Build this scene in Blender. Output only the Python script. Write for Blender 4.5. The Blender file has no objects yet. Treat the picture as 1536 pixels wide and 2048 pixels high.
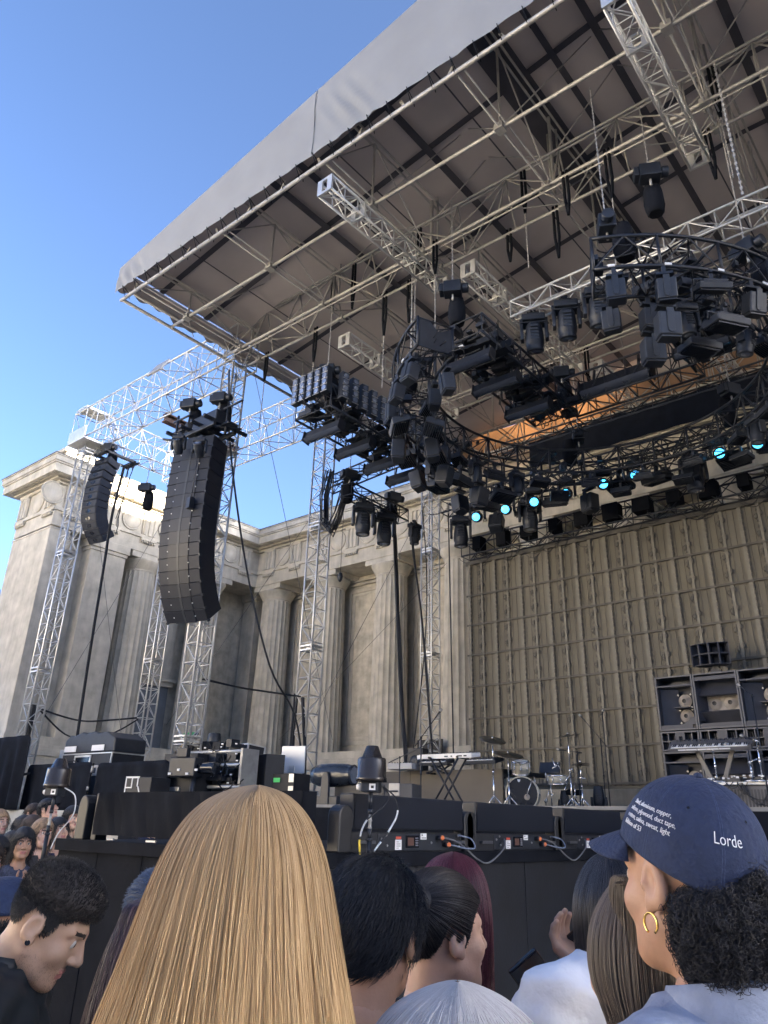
import bpy, math, random
import numpy as np
from mathutils import Vector, Matrix, Euler
random.seed(7); RNG = np.random.default_rng(7)
PI = math.pi
S = bpy.context.scene
COL = S.collection

# ---------------------------------------------------------------- camera
cam = bpy.data.cameras.new('camera'); camo = bpy.data.objects.new('camera', cam); COL.objects.link(camo)
cam.sensor_fit = 'VERTICAL'; cam.sensor_height = 36.0; cam.sensor_width = 27.0
cam.lens = 36.0*1512.07/2048
cam.shift_x = -14.8/2048; cam.shift_y = -49.4/2048
YAW, PIT, ROL = math.radians(39.824), math.radians(24.065), math.radians(-1.503)
fw = Vector((-math.sin(YAW)*math.cos(PIT), math.cos(YAW)*math.cos(PIT), math.sin(PIT)))
rt = Vector((math.cos(YAW), math.sin(YAW), 0)); dn = fw.cross(rt)
r2 = rt*math.cos(ROL)+dn*math.sin(ROL); d2 = dn*math.cos(ROL)-rt*math.sin(ROL)
mw = Matrix((r2, -d2, -fw)).transposed().to_4x4(); mw.translation = (0, 0, 1.65)
camo.matrix_world = mw
cam.clip_start = 0.05; cam.clip_end = 3000
S.camera = camo

# ---------------------------------------------------------------- sky, sun, exposure
SUN_EL, SUN_AZ = math.radians(7.6), math.radians(70)      # azimuth measured from +Y (into the stage) towards +X
W = bpy.data.worlds.new('World'); S.world = W; W.use_nodes = True
nt = W.node_tree
sky = nt.nodes.new('ShaderNodeTexSky'); sky.sky_type = 'NISHITA'; sky.sun_disc = False
sky.sun_elevation = SUN_EL; sky.sun_rotation = SUN_AZ; sky.air_density = .31; sky.dust_density = 2.0; sky.ozone_density = 1.6; sky.altitude = 0
nt.links.new(sky.outputs[0], nt.nodes['Background'].inputs[0])
nt.nodes['Background'].inputs[1].default_value = 0.05
sl = bpy.data.lights.new('sun', 'SUN'); sl.energy = 5.0; sl.angle = math.radians(0.6); sl.color = (1.0, 0.86, 0.66)
so = bpy.data.objects.new('sun', sl); COL.objects.link(so)
sd = Vector((math.sin(SUN_AZ)*math.cos(SUN_EL), math.cos(SUN_AZ)*math.cos(SUN_EL), math.sin(SUN_EL)))
so.rotation_euler = sd.to_track_quat('Z', 'Y').to_euler(); so.location = (60, 60, 60)
S.view_settings.view_transform = 'Standard'; S.view_settings.look = 'None'
S.view_settings.exposure = 4.4; S.view_settings.gamma = 1; S.view_settings.use_curve_mapping = False
S.cycles.max_bounces = 6; S.cycles.diffuse_bounces = 4; S.cycles.glossy_bounces = 3; S.cycles.transparent_max_bounces = 12
S.cycles.transmission_bounces = 4; S.cycles.caustics_reflective = False; S.cycles.caustics_refractive = False
S.cycles.use_denoising = True; S.cycles.sample_clamp_indirect = 6

# ---------------------------------------------------------------- materials
def M(name, col, rough=.6, metal=0., var=.18, scale=3., bump=.0, bscale=40., spec=.5, emit=0., stretch=None,
      stain=0., transl=None, alpha=None, sheen=0., detail=5.):
    m = bpy.data.materials.new(name); m.use_nodes = True
    t = m.node_tree; N = t.nodes; Lk = t.links; b = N['Principled BSDF']
    b.inputs['Roughness'].default_value = rough; b.inputs['Metallic'].default_value = metal
    b.inputs['Specular IOR Level'].default_value = spec
    if sheen: b.inputs['Sheen Weight'].default_value = sheen
    tc = N.new('ShaderNodeTexCoord'); mp = N.new('ShaderNodeMapping'); Lk.new(tc.outputs['Object'], mp.inputs[0])
    if stretch: mp.inputs['Scale'].default_value = stretch
    n = N.new('ShaderNodeTexNoise'); n.inputs['Scale'].default_value = scale; n.inputs['Detail'].default_value = detail
    Lk.new(mp.outputs[0], n.inputs['Vector'])
    cr = N.new('ShaderNodeValToRGB'); Lk.new(n.outputs[0], cr.inputs[0])
    c = np.array(col[:3])
    cr.color_ramp.elements[0].position = .3; cr.color_ramp.elements[1].position = .7
    cr.color_ramp.elements[0].color = (*np.clip(c*(1-var), 0, 1), 1); cr.color_ramp.elements[1].color = (*np.clip(c*(1+var), 0, 1), 1)
    out = cr.outputs[0]
    if stain:
        mp2 = N.new('ShaderNodeMapping'); mp2.inputs['Scale'].default_value = (1.6, 1.6, .16); Lk.new(tc.outputs['Object'], mp2.inputs[0])
        n2 = N.new('ShaderNodeTexNoise'); n2.inputs['Scale'].default_value = 2.2; n2.inputs['Detail'].default_value = 8; n2.inputs['Roughness'].default_value = .65
        Lk.new(mp2.outputs[0], n2.inputs['Vector'])
        r2_ = N.new('ShaderNodeValToRGB'); Lk.new(n2.outputs[0], r2_.inputs[0])
        r2_.color_ramp.elements[0].position = .36; r2_.color_ramp.elements[1].position = .62
        r2_.color_ramp.elements[0].color = (1-stain, 1-stain, 1-stain*1.05, 1); r2_.color_ramp.elements[1].color = (1, 1, 1, 1)
        mx = N.new('ShaderNodeMix'); mx.data_type = 'RGBA'; mx.blend_type = 'MULTIPLY'; mx.inputs[0].default_value = 1
        Lk.new(out, mx.inputs[6]); Lk.new(r2_.outputs[0], mx.inputs[7]); out = mx.outputs[2]
    Lk.new(out, b.inputs['Base Color'])
    if bump:
        nb = N.new('ShaderNodeTexNoise'); nb.inputs['Scale'].default_value = bscale; nb.inputs['Detail'].default_value = 4
        Lk.new(mp.outputs[0], nb.inputs['Vector'])
        bp = N.new('ShaderNodeBump'); bp.inputs['Strength'].default_value = bump; bp.inputs['Distance'].default_value = .02
        Lk.new(nb.outputs[0], bp.inputs['Height']); Lk.new(bp.outputs[0], b.inputs['Normal'])
    if emit:
        b.inputs['Emission Color'].default_value = (*col, 1); b.inputs['Emission Strength'].default_value = emit
    if transl:
        tr = N.new('ShaderNodeBsdfTranslucent'); tr.inputs[0].default_value = (*transl, 1)
        ad = N.new('ShaderNodeAddShader'); Lk.new(b.outputs[0], ad.inputs[0]); Lk.new(tr.outputs[0], ad.inputs[1])
        Lk.new(ad.outputs[0], N['Material Output'].inputs[0])
    if alpha is not None:
        tr = N.new('ShaderNodeBsdfTransparent'); ms = N.new('ShaderNodeMixShader'); ms.inputs[0].default_value = alpha
        Lk.new(tr.outputs[0], ms.inputs[1]); Lk.new(b.outputs[0], ms.inputs[2]); Lk.new(ms.outputs[0], N['Material Output'].inputs[0])
    return m

CONC = M('concrete', (.52, .485, .415), .85, var=.17, scale=2.6, bump=.45, bscale=26, detail=10., stain=.17, spec=.2)
CONC2 = M('concrete panel', (.51, .47, .39), .88, var=.22, scale=3.5, bump=.45, bscale=14, stain=.16, spec=.2)
ALU = M('aluminium', (.60, .60, .59), .42, .7, var=.10, scale=9)
STEEL = M('galvanised steel', (.34, .335, .325), .5, .35, var=.14, scale=7)
BLKM = M('black painted metal', (.016, .020, .029), .45, .2, var=.25, scale=6)  # blue cast of the haze veil is put into these blacks
BLKP = M('black plastic', (.014, .018, .027), .48, var=.2, scale=8, bump=.05)
BLKG = M('black gloss', (.012, .014, .02), .15, var=.2, scale=4)
BLKC = M('black cloth', (.0075, .009, .0135), .92, var=.25, scale=5, bump=.35, bscale=9, spec=.15)
BLKB = M('black box paint', (.0085, .0105, .016), .55, var=.3, scale=5, bump=.08, bscale=60)
RUBB = M('black rubber', (.012, .014, .02), .6, var=.15)
WHT = M('white plastic', (.75, .75, .74), .4, var=.06)
LABW = M('white label', (.72, .73, .74), .5, var=.05)
RED = M('red label', (.55, .08, .05), .5, var=.1)
ORNG = M('orange connector', (.75, .20, .07), .45, var=.1)
YEL = M('yellow sleeve', (.75, .55, .06), .45, var=.1)
LENS = M('lens glass', (.30, .34, .42), .12, .6, var=.15, scale=20)
FABO = M('roof fabric', (.21, .22, .235), .75, var=.07, scale=1.2, bump=.12, bscale=4, transl=(.045, .032, .024))
FABL = M('roof lining fabric', (.46, .42, .405), .8, var=.08, scale=1.0, transl=(.012, .008, .006))
FABS = M('roof seam band', (.06, .06, .075), .8, var=.15)
FABR = M('rear curtain fabric', (.2, .13, .085), .8, var=.12, scale=1.5, transl=(.055, .026, .011))
BROWN = M('brown steel beam', (.12, .075, .06), .6, .3, var=.2)
DECK = M('stage deck paint', (.20, .20, .20), .6, var=.3, scale=2)
RISER = M('taupe riser cloth', (.13, .115, .095), .85, var=.1, scale=2, bump=.1)
GROUND = M('pale gravel floor', (.30, .28, .25), .9, var=.25, scale=2, bump=.3)
SEATC = M('seating concrete', (.50, .475, .43), .85, var=.15, scale=.8)
STRIPM = M('video strip', (.155, .142, .113), .6, .2, var=.15, scale=8)
STRIPD = M('video strip dark edge', (.065, .06, .05), .6, .2, var=.2)
SCRIM = M('scrim mesh', (.17, .155, .122), .9, var=.1, scale=1, alpha=.92, spec=.05)
CYAN = M('lit blue lens', (.04, .43, .95), .2, var=.45, scale=30, emit=.42)

# ---------------------------------------------------------------- object helpers
def link(name, data, m=None, parent=None, smooth=None):
    o = bpy.data.objects.new(name, data); COL.objects.link(o)
    if m is not None and data is not None and not data.materials: data.materials.append(m)
    if parent is not None: o.parent = parent
    return o
def tag(o, label=None, cat=None, group=None, kind=None):
    for k, v in (('label', label), ('category', cat), ('group', group), ('kind', kind)):
        if v: o[k] = v
    return o
def thing(name, label, cat, loc=(0, 0, 0), rz=0., group=None):
    o = bpy.data.objects.new(name, None); COL.objects.link(o); o.location = loc; o.rotation_euler = (0, 0, rz)
    o.empty_display_size = .1
    return tag(o, label, cat, group)
def dup(o, parent=None):
    c = o.copy(); COL.objects.link(c)
    if parent is not None: c.parent = parent
    for ch in o.children: dup(ch, c)
    return c
def rot(axis, a):
    return Matrix.Rotation(a, 3, axis)

class MB:
    """collects shapes and links them as one mesh object"""
    def __init__(s): s.v = []; s.f = []; s.sm = []; s.mi = []; s.cur = 0
    def add(s, vs, fs, smooth=False):
        b = len(s.v); s.v.extend(tuple(v) for v in vs); s.f.extend(tuple(i+b for i in f) for f in fs)
        s.sm.extend([smooth]*len(fs)); s.mi.extend([s.cur]*len(fs)); return s
    def box(s, c, d, R=None, taper=None):
        x, y, z = d[0]/2, d[1]/2, d[2]/2; c = Vector(c)
        vs = [Vector((sx*x, sy*y, sz*z)) for sz in (-1, 1) for sy in (-1, 1) for sx in (-1, 1)]
        if taper:
            for v in vs:
                if v.z > 0: v.x *= taper[0]; v.y *= taper[1]
        if R is not None: vs = [R @ v for v in vs]
        return s.add([v+c for v in vs], [(0, 2, 3, 1), (4, 5, 7, 6), (0, 1, 5, 4), (2, 6, 7, 3), (0, 4, 6, 2), (1, 3, 7, 5)])
    def bx(s, x0, x1, y0, y1, z0, z1):
        return s.box(((x0+x1)/2, (y0+y1)/2, (z0+z1)/2), (x1-x0, y1-y0, z1-z0))
    def tube(s, pts, r, n=6, cap=True, smooth=True):
        pts = [Vector(p) for p in pts]; k = len(pts); rs = r if hasattr(r, '__len__') else [r]*k
        vs = []; up = None
        for i, p in enumerate(pts):
            d = (pts[min(i+1, k-1)]-pts[max(i-1, 0)])
            if d.length < 1e-9: d = Vector((0, 0, 1))
            d.normalize()
            if up is None:
                up = d.orthogonal().normalized()
            else:
                up = up-d*up.dot(d)
                up = up.normalized() if up.length > 1e-6 else d.orthogonal().normalized()
            w = d.cross(up)
            for j in range(n):
                a = 2*PI*j/n; vs.append(p+(up*math.cos(a)+w*math.sin(a))*rs[i])
        fs = [(i*n+j, i*n+(j+1) % n, (i+1)*n+(j+1) % n, (i+1)*n+j) for i in range(k-1) for j in range(n)]
        s.add(vs, fs, smooth)
        if cap:
            b = len(s.v)-k*n
            s.f.append(tuple(b+j for j in range(n-1, -1, -1))); s.f.append(tuple(b+(k-1)*n+j for j in range(n)))
            s.sm.extend([False]*2); s.mi.extend([s.cur]*2)
        return s
    def lathe(s, prof, n=16, R=None, c=(0, 0, 0), smooth=True, cap=True):
        c = Vector(c); vs = []
        for r, z in prof:
            for j in range(n):
                a = 2*PI*j/n; v = Vector((r*math.cos(a), r*math.sin(a), z)); vs.append((R @ v if R is not None else v)+c)
        k = len(prof)
        fs = [(i*n+j, i*n+(j+1) % n, (i+1)*n+(j+1) % n, (i+1)*n+j) for i in range(k-1) for j in range(n)]
        s.add(vs, fs, smooth)
        if cap:
            b = len(s.v)-k*n
            s.f.append(tuple(b+j for j in range(n-1, -1, -1))); s.f.append(tuple(b+(k-1)*n+j for j in range(n)))
            s.sm.extend([False]*2); s.mi.extend([s.cur]*2)
        return s
    def prism(s, poly, h, R=None, c=(0, 0, 0)):
        """poly in XY, extruded 0..h in Z"""
        c = Vector(c); n = len(poly)
        vs = [Vector((x, y, 0)) for x, y in poly]+[Vector((x, y, h)) for x, y in poly]
        vs = [(R @ v if R is not None else v)+c for v in vs]
        return s.add(vs, [tuple(range(n-1, -1, -1)), tuple(range(n, 2*n))]+[(i, (i+1) % n, n+(i+1) % n, n+i) for i in range(n)])
    def mesh(s, name):
        me = bpy.data.meshes.new(name); me.from_pydata(s.v, [], s.f)
        me.polygons.foreach_set('use_smooth', s.sm)
        if any(s.mi): me.polygons.foreach_set('material_index', s.mi)
        me.update(); return me
    def build(s, name, m=None, parent=None, bevel=0., seg=2, loc=None, ang=35):
        me = s.mesh(name)
        if isinstance(m, (list, tuple)):
            for q in m: me.materials.append(q)
            m = None
        o = link(name, me, m, parent)
        if loc is not None: o.location = loc
        if bevel:
            md = o.modifiers.new('bevel', 'BEVEL'); md.width = bevel; md.segments = seg; md.limit_method = 'ANGLE'; md.angle_limit = math.radians(ang)
        return o
def sheet(fn, nu, nv):
    """grid sheet, fn(u,v)->xyz"""
    vs = [fn(i/nu, j/nv) for j in range(nv+1) for i in range(nu+1)]
    fs = [(j*(nu+1)+i, j*(nu+1)+i+1, (j+1)*(nu+1)+i+1, (j+1)*(nu+1)+i) for j in range(nv) for i in range(nu)]
    return vs, fs
def catenary(p, q, sag, n=14):
    p, q = Vector(p), Vector(q)
    return [p.lerp(q, i/n)-Vector((0, 0, sag*4*(i/n)*(1-i/n))) for i in range(n+1)]
def wob(pts, a, rng=random):
    return [p+Vector((rng.uniform(-a, a), rng.uniform(-a, a), 0)) for p in pts]
# ================================================================ setting
g = MB(); g.bx(-160, 160, -160, 160, -.5, 0); o = g.build('ground', GROUND); tag(o, kind='structure')
# sunlit concrete seating bowl that rises behind the audience
g = MB()
for k in range(26):
    r0, r1 = 13+k*1.05, 13+(k+1)*1.05
    z = .5+k*.45
    n = 40; vs = []; 
    for i in range(n+1):
        a = math.radians(180+180*i/n)
        for r, zz in ((r0, z-.45 if k else 0), (r0, z), (r1, z)): vs.append((-3+r*math.cos(a), 3+r*math.sin(a), zz))
    fs = []
    for i in range(n):
        for j in range(2): fs.append((i*3+j, (i+1)*3+j, (i+1)*3+j+1, i*3+j+1))
    g.add(vs, fs)
o = g.build('seating_terrace', SEATC); tag(o, kind='structure')
# unseen hillside added behind the right wing, crest shaped to block the sun
def hillf(u, v):
    x = 27+13*u; y = 12+90*v; e = min(1, v*9)*min(1, (1-v)*4)*math.sin(PI*u)**.6
    return (x, y, e*(21.2-3.4*math.exp(-((y-33.6)/1.5)**2)+.3*math.sin(y*.45)+.5*math.sin(x*.7+y*.9)))
g = MB(); g.add(*sheet(hillf, 40, 150), True); o = g.build('sun_blocking_hill', M('hill blocker green', (.05, .065, .03), .95, var=.5, scale=.8, bump=.6, bscale=3)); tag(o, kind='structure')
# ---------------------------------------------------------------- stage house
HX, HY = -22.84, 19.0            # cornice edges of wing and rear wall
FX, FY = HX-.63, HY+.63          # entablature faces
ZCT, ZCB, ZFT, ZTA, ZAR, ZCOL, ZB = 12.64, 11.92, 11.98, 11.06, 10.42, 10.22, 3.86
house = thing('amphitheatre_building', 'grey concrete classical stage house with fluted columns and round medallions behind the stage', 'building', (FX, FY, 1.8))
HB = Vector((FX, FY, 1.8))
def hpart(mb, name, m=CONC, bevel=0., parent=None):
    o = mb.build(name, m, parent or house, bevel)
    o.location = -HB if parent is None else (0, 0, 0)
    return o
XR = 22.0                         # rear wall runs past the right frame edge
YF = 10.75                        # front end of the wing
PX0 = -26.05                      # outer face of the wing end
# rear wall, panels recessed between columns
w = MB(); w.bx(FX-.6, XR, 21.0, 22.4, 0, ZTA-.3); hpart(w, 'wall', CONC2)
w = MB(); w.bx(-26.05, FX-1.5, 13.0, 22.4, 0, ZTA-.3); hpart(w, 'wall', CONC2)
# entablature following the L plan: profile pieces
def L_run(name, out, z0, z1, m=CONC, back=1.9, bevel=.01):
    """a course standing 'out' metres proud of the frieze face, along rear wall, wing and wing end"""
    q = MB()
    poly = [(XR, FY-out), (FX+out, FY-out), (FX+out, YF-out), (PX0-out, YF-out), (PX0-out, FY+back), (XR, FY+back)]
    q.prism(poly, z1-z0, None, (0, 0, z0)); return hpart(q, name, m, bevel)
L_run('architrave', .0, ZAR, ZTA-.12)
L_run('taenia', .055, ZTA-.12, ZTA)
L_run('frieze', -.012, ZTA, ZFT-.1)
L_run('bed_mould', .07, ZFT-.1, ZFT)
L_run('soffit', .22, ZFT, ZFT+.07)
L_run('cornice', .52, ZFT+.07, ZFT+.36)
L_run('cornice_band', .565, ZFT+.36, ZFT+.42)
L_run('cornice_crown', .60, ZFT+.42, ZFT+.6)
L_run('cornice_lip', .63, ZFT+.6, ZCT-.02)
L_run('parapet', .64, ZCT-.02, ZCT+.02, M('flashing', (.12, .115, .105), .8))
w = MB(); w.bx(PX0+.4, PX0+1.9, YF+.3, YF+2.0, ZCT+.02, ZCT+.75); w.bx(PX0+.3, PX0+2.0, YF+.2, YF+2.1, ZCT+.75, ZCT+.9); hpart(w, 'roof_block', CONC, .02)
PITCH = 1.515
tx = [-22.74+PITCH*k for k in range(0, 16)]
TRI = None; MED = None
def tri_mesh():
    q = MB()
    q.bx(-.30, .30, -.05, .012, 0, .82)                       # back slab
    for k in (-1, 0, 1):
        q.prism([(k*.195-.075, -.05), (k*.195-.045, -.095), (k*.195+.045, -.095), (k*.195+.075, -.05)], .74, None, (0, 0, 0))
    q.bx(-.30, .30, -.10, -.05, .745, .82)
    return q.mesh('triglyph')
def gut_mesh():
    q = MB(); q.bx(-.31, .31, -.10, 0, -.215, -.135)
    for k in range(6):
        q.lathe([(.042, -.30), (.032, -.215)], 8, None, (-.26+.104*k, -.055, 0))
    return q.mesh('guttae')
def med_mesh():
    q = MB(); R = rot('X', PI/2)
    q.lathe([(.40, 0), (.40, .035), (.375, .05), (.345, .03), (.335, .02), (.325, .035), (.30, .05), (.15, .065), (.0, .068)], 40, R)
    return q.mesh('medallion')
def den_mesh():
    q = MB()
    for i in range(7):
        for j in range(3): q.bx(-.30+.088*i, -.30+.088*i+.06, -.20-.1*j-.06, -.20-.1*j, ZFT+.045, ZFT+.075)
    q.bx(-.33, .34, -.5, -.19, ZFT+.066, ZFT+.085)
    return q.mesh('mutule')
mt, mg, mm, md_ = tri_mesh(), gut_mesh(), med_mesh(), den_mesh()
for me in (mt, mg, mm, md_): me.materials.append(CONC)
def fput(me, name, x, y, z, rz):
    o = link(name, me, None, house); o.location = Vector((x, y, z))-HB; o.rotation_euler = (0, 0, rz)
for x in tx:
    fput(mt, 'triglyph', x, FY-.0, ZTA, 0); fput(mg, 'guttae', x, FY-.0, ZTA, 0)
    fput(mm, 'medallion', x+PITCH/2+.0, FY+.012, (ZTA+ZFT-.1)/2+.02, 0)
    fput(md_, 'mutule', x, FY, 0, 0); fput(md_, 'mutule', x+PITCH/2, FY, 0, 0)
wy = [18.9-PITCH*k for k in range(0, 6)]
for i, y in enumerate(wy):
    fput(mt, 'triglyph', FX, y, ZTA, PI/2); fput(mg, 'guttae', FX, y, ZTA, PI/2)
    fput(mm, 'medallion', FX-.012, y-PITCH/2, (ZTA+ZFT-.1)/2+.02, PI/2)
    fput(md_, 'mutule', FX, y, 0, PI/2); fput(md_, 'mutule', FX, y-PITCH/2, 0, PI/2)
for x in (-23.83, -25.7):
    fput(mt, 'triglyph', x, YF, ZTA, 0); fput(mg, 'guttae', x, YF, ZTA, 0)
for x in (-23.83, -24.35, -24.87, -25.4, -25.9): fput(md_, 'mutule', x, YF, 0, 0)
fput(mm, 'medallion', -24.77, YF+.012, (ZTA+ZFT-.1)/2+.02, 0)
# fluted columns
def col_mesh():
    q = MB(); n = 20; sub = 6; H = ZCOL-.42-ZB; rings = 9; vs = []
    m_ = n*sub
    for i in range(rings+1):
        t = i/rings; r = .66-.10*t-.03*t*t*0
        for j in range(m_):
            a = 2*PI*j/m_; ph = (j % sub)/sub
            rr = r*(1-.055*math.sin(PI*ph)**.8)
            vs.append((rr*math.cos(a), rr*math.sin(a), ZB+H*t))
    fs = [(i*m_+j, i*m_+(j+1) % m_, (i+1)*m_+(j+1) % m_, (i+1)*m_+j) for i in range(rings) for j in range(m_)]
    q.add(vs, fs, False); return q.mesh('column')
def cap_mesh():
    q = MB()
    q.lathe([(.555, ZCOL-.43), (.565, ZCOL-.40), (.555, ZCOL-.385), (.575, ZCOL-.36), (.67, ZCOL-.20), (.735, ZCOL-.07), (.745, ZCOL-.02), (.70, ZCOL)], 40)
    return q.mesh('capital')
mc, mk = col_mesh(), cap_mesh(); mc.materials.append(CONC); mk.materials.append(CONC)
for me in (mk,): me.polygons.foreach_set('use_smooth', [True]*len(me.polygons))
def column(x, y):
    o = link('column', mc, None, house); o.location = Vector((x, y, 0))-HB; o.rotation_euler = (0, 0, random.random())
    c = link('capital', mk, None, o); 
    q = MB(); q.bx(x-.77, x+.77, y-.6, y+.75, ZCOL, ZAR-.004) if y > 19 else q.bx(x-.77, x+.6, y-.77, y+.77, ZCOL, ZAR-.004)
    hpart(q, 'abacus', CONC, .008)
cols = [-22.82+3.03*k for k in range(0, 10)]
for x in cols: column(x, FY+.62)
for y in (14.62, 17.65): column(FX-.62, y)
# square corner pier in the angle
w = MB(); w.bx(FX-1.35, FX-.55, FY+.55, FY+1.4, ZB, ZCOL-.12); hpart(w, 'pier', CONC, .015)
w = MB(); w.bx(FX-1.42, FX-.48, FY+.48, FY+1.45, ZCOL-.12, ZCOL+.02); w.bx(FX-1.45, FX-.45, FY+.45, FY+1.5, ZCOL+.02, ZAR-.004); hpart(w, 'capital', CONC, .01)
# panels in the bays: stepped frames with a rough field
for k in range(0, 9):
    xc = (cols[k]+cols[k+1])/2
    w = MB()
    for (a, z0, z1, y0, t) in ((1.18, 4.20, 9.92, 20.955, .14), (.98, 4.38, 9.76, 20.985, .10)):
        w.bx(xc-a, xc-a+t, y0, 21.02, z0, z1); w.bx(xc+a-t, xc+a, y0, 21.02, z0, z1)
        w.bx(xc-a+t, xc+a-t, y0, 21.02, z0, z0+t); w.bx(xc-a+t, xc+a-t, y0, 21.02, z1-t, z1)
    hpart(w, 'panel_frame', CONC, .006)
    w = MB(); w.bx(xc-.86, xc+.86, 20.995, 21.01, 4.5, 9.64); hpart(w, 'wall_panel', CONC2)
    w = MB(); w.bx(xc-1.5, xc+1.5, 20.90, 21.02, 10.05, 10.16); w.bx(xc-1.5, xc+1.5, 20.86, 21.02, 10.19, 10.26); hpart(w, 'moulding', CONC, .01)
# plinth of the rear wall and wing
def P_run(name, out, z0, z1, m=CONC):
    q = MB(); q.prism([(XR, FY-out), (FX+out, FY-out), (FX+out, YF-out), (PX0-out, YF-out), (PX0-out, 22.3), (XR, 22.3)], z1-z0, None, (0, 0, z0)); return hpart(q, name, m, .012)
P_run('plinth', .16, 1.8, 3.30)
P_run('plinth_mould', .22, 3.30, 3.42); P_run('plinth_cap', .18, 3.42, 3.52); P_run('plinth_cap', .12, 3.52, 3.62)
P_run('stylobate', .03, 3.62, ZB)
# wing end pillar, recess and anta
w = MB(); w.bx(PX0, FX, YF, 11.45, ZB, ZAR-.12); hpart(w, 'pillar', CONC, .012)
w = MB(); w.bx(PX0-.02, FX+.02, YF-.02, 11.47, ZAR-.12, ZAR-.06); hpart(w, 'pillar_band', CONC, .01)
w = MB(); w.bx(PX0, FX-.55, 11.45, 12.28, ZB, ZAR); hpart(w, 'wall', CONC)
w = MB(); w.bx(PX0, FX-.01, 12.28, 13.62, ZB, ZCOL-.22); hpart(w, 'pilaster', CONC, .012)
w = MB(); w.bx(PX0, FX+.03, 12.24, 13.66, ZCOL-.22, ZCOL-.1); w.bx(PX0, FX+.08, 12.19, 13.71, ZCOL-.1, ZAR-.004); hpart(w, 'pilaster_cap', CONC, .012)
# door bay between the wing columns
w = MB(); w.bx(FX-1.52, FX-1.30, 15.3, 17.2, 6.15, 6.32); w.bx(FX-1.52, FX-1.22, 15.1, 17.4, 6.32, 6.45); w.bx(FX-1.5, FX-1.4, 15.45, 17.1, 6.45, 9.3)
hpart(w, 'lintel', CONC, .01)
w = MB(); w.bx(FX-1.5, FX-1.44, 15.4, 17.1, ZB, 6.15); hpart(w, 'door', M('grey blue door', (.16, .18, .21), .6, var=.1))
# small dark niche at the foot of the fourth bay
w = MB(); w.bx(-15.6, -14.6, FY-.175, FY-.15, 3.0, 3.58); 
# ---------------------------------------------------------------- stage
ZD = 1.9
g = MB(); g.bx(-21.5, XR, 10.6, FY-.1, 0, 1.8); o = g.build('concrete_stage_floor', CONC); tag(o, kind='structure')
g = MB(); g.bx(-30, -13.45, 9.3, 10.6, 0, 1.77); o = g.build('pale_stage_ledge', CONC, bevel=.02); tag(o, kind='structure')
def skirt(x0, y0, x1, y1, z0, z1, amp=.018, nfold=None):
    L = math.hypot(x1-x0, y1-y0); ux, uy = (x1-x0)/L, (y1-y0)/L; nf = nfold or L*2.2
    def fn(u, v):
        d = amp*(math.sin(u*nf*2*PI)+.5*math.sin(u*nf*4.7+2))*(1.1-v)
        return (x0+ux*L*u+uy*d, y0+uy*L*u-ux*d, z0+(z1-z0)*v)
    return sheet(fn, int(L*24), 6)
stage = thing('stage_platform', 'broad black stage deck that carries the drum kit and keyboards', 'stage', (-5, 9, 0))
SB = Vector((-5, 9, 0))
def spart(mb, name, m, bevel=0., t=None, b=None):
    o = mb.build(name, m, t or stage, bevel); o.location = -(b if b is not None else SB); return o
w = MB(); w.bx(-13.4, XR, 8.6, 18.9, 1.805, ZD); spart(w, 'deck', DECK)
w = MB(); w.add(*skirt(-13.4, 8.58, XR, 8.58, 0, 1.86, .012), True); spart(w, 'skirt', BLKC)
runway = thing('stage_runway', 'narrow black runway that juts from the stage into the crowd', 'runway', (-4.4, 5.8, 0)); RB = Vector((-4.4, 5.8, 0))
w = MB(); w.bx(-5.69, -3.09, 3.17, 8.55, 1.44, 1.50); spart(w, 'deck', BLKC, .006, runway, RB)
w = MB(); w.bx(-5.69, -3.07, 3.14, 3.17, 1.43, 1.506); w.bx(-3.10, -3.07, 3.17, 8.55, 1.43, 1.506); spart(w, 'edge_rail', BLKC, .004, runway, RB)
w = MB(); w.bx(-5.67, -3.12, 3.20, 8.55, 0.02, 1.44); spart(w, 'frame_box', BLKB, 0, runway, RB)
for i in range(5):
    x0 = -5.69+i*.522
    w = MB(); w.bx(x0+.004, x0+.518, 3.175, 3.195, 0, 1.43); spart(w, 'front_panel', BLKC, .003, runway, RB)
for i in range(5):
    y0 = 3.18+i*1.07
    w = MB(); w.bx(-3.115, -3.095, y0+.005, y0+1.065, 0, 1.43); spart(w, 'side_panel', BLKB, .003, runway, RB)
# right wing of the stage house, beyond the frame
w = MB(); w.bx(22.0, 25.2, 9.0, 22.4, 0, ZCT); hpart(w, 'wall', CONC)
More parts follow.
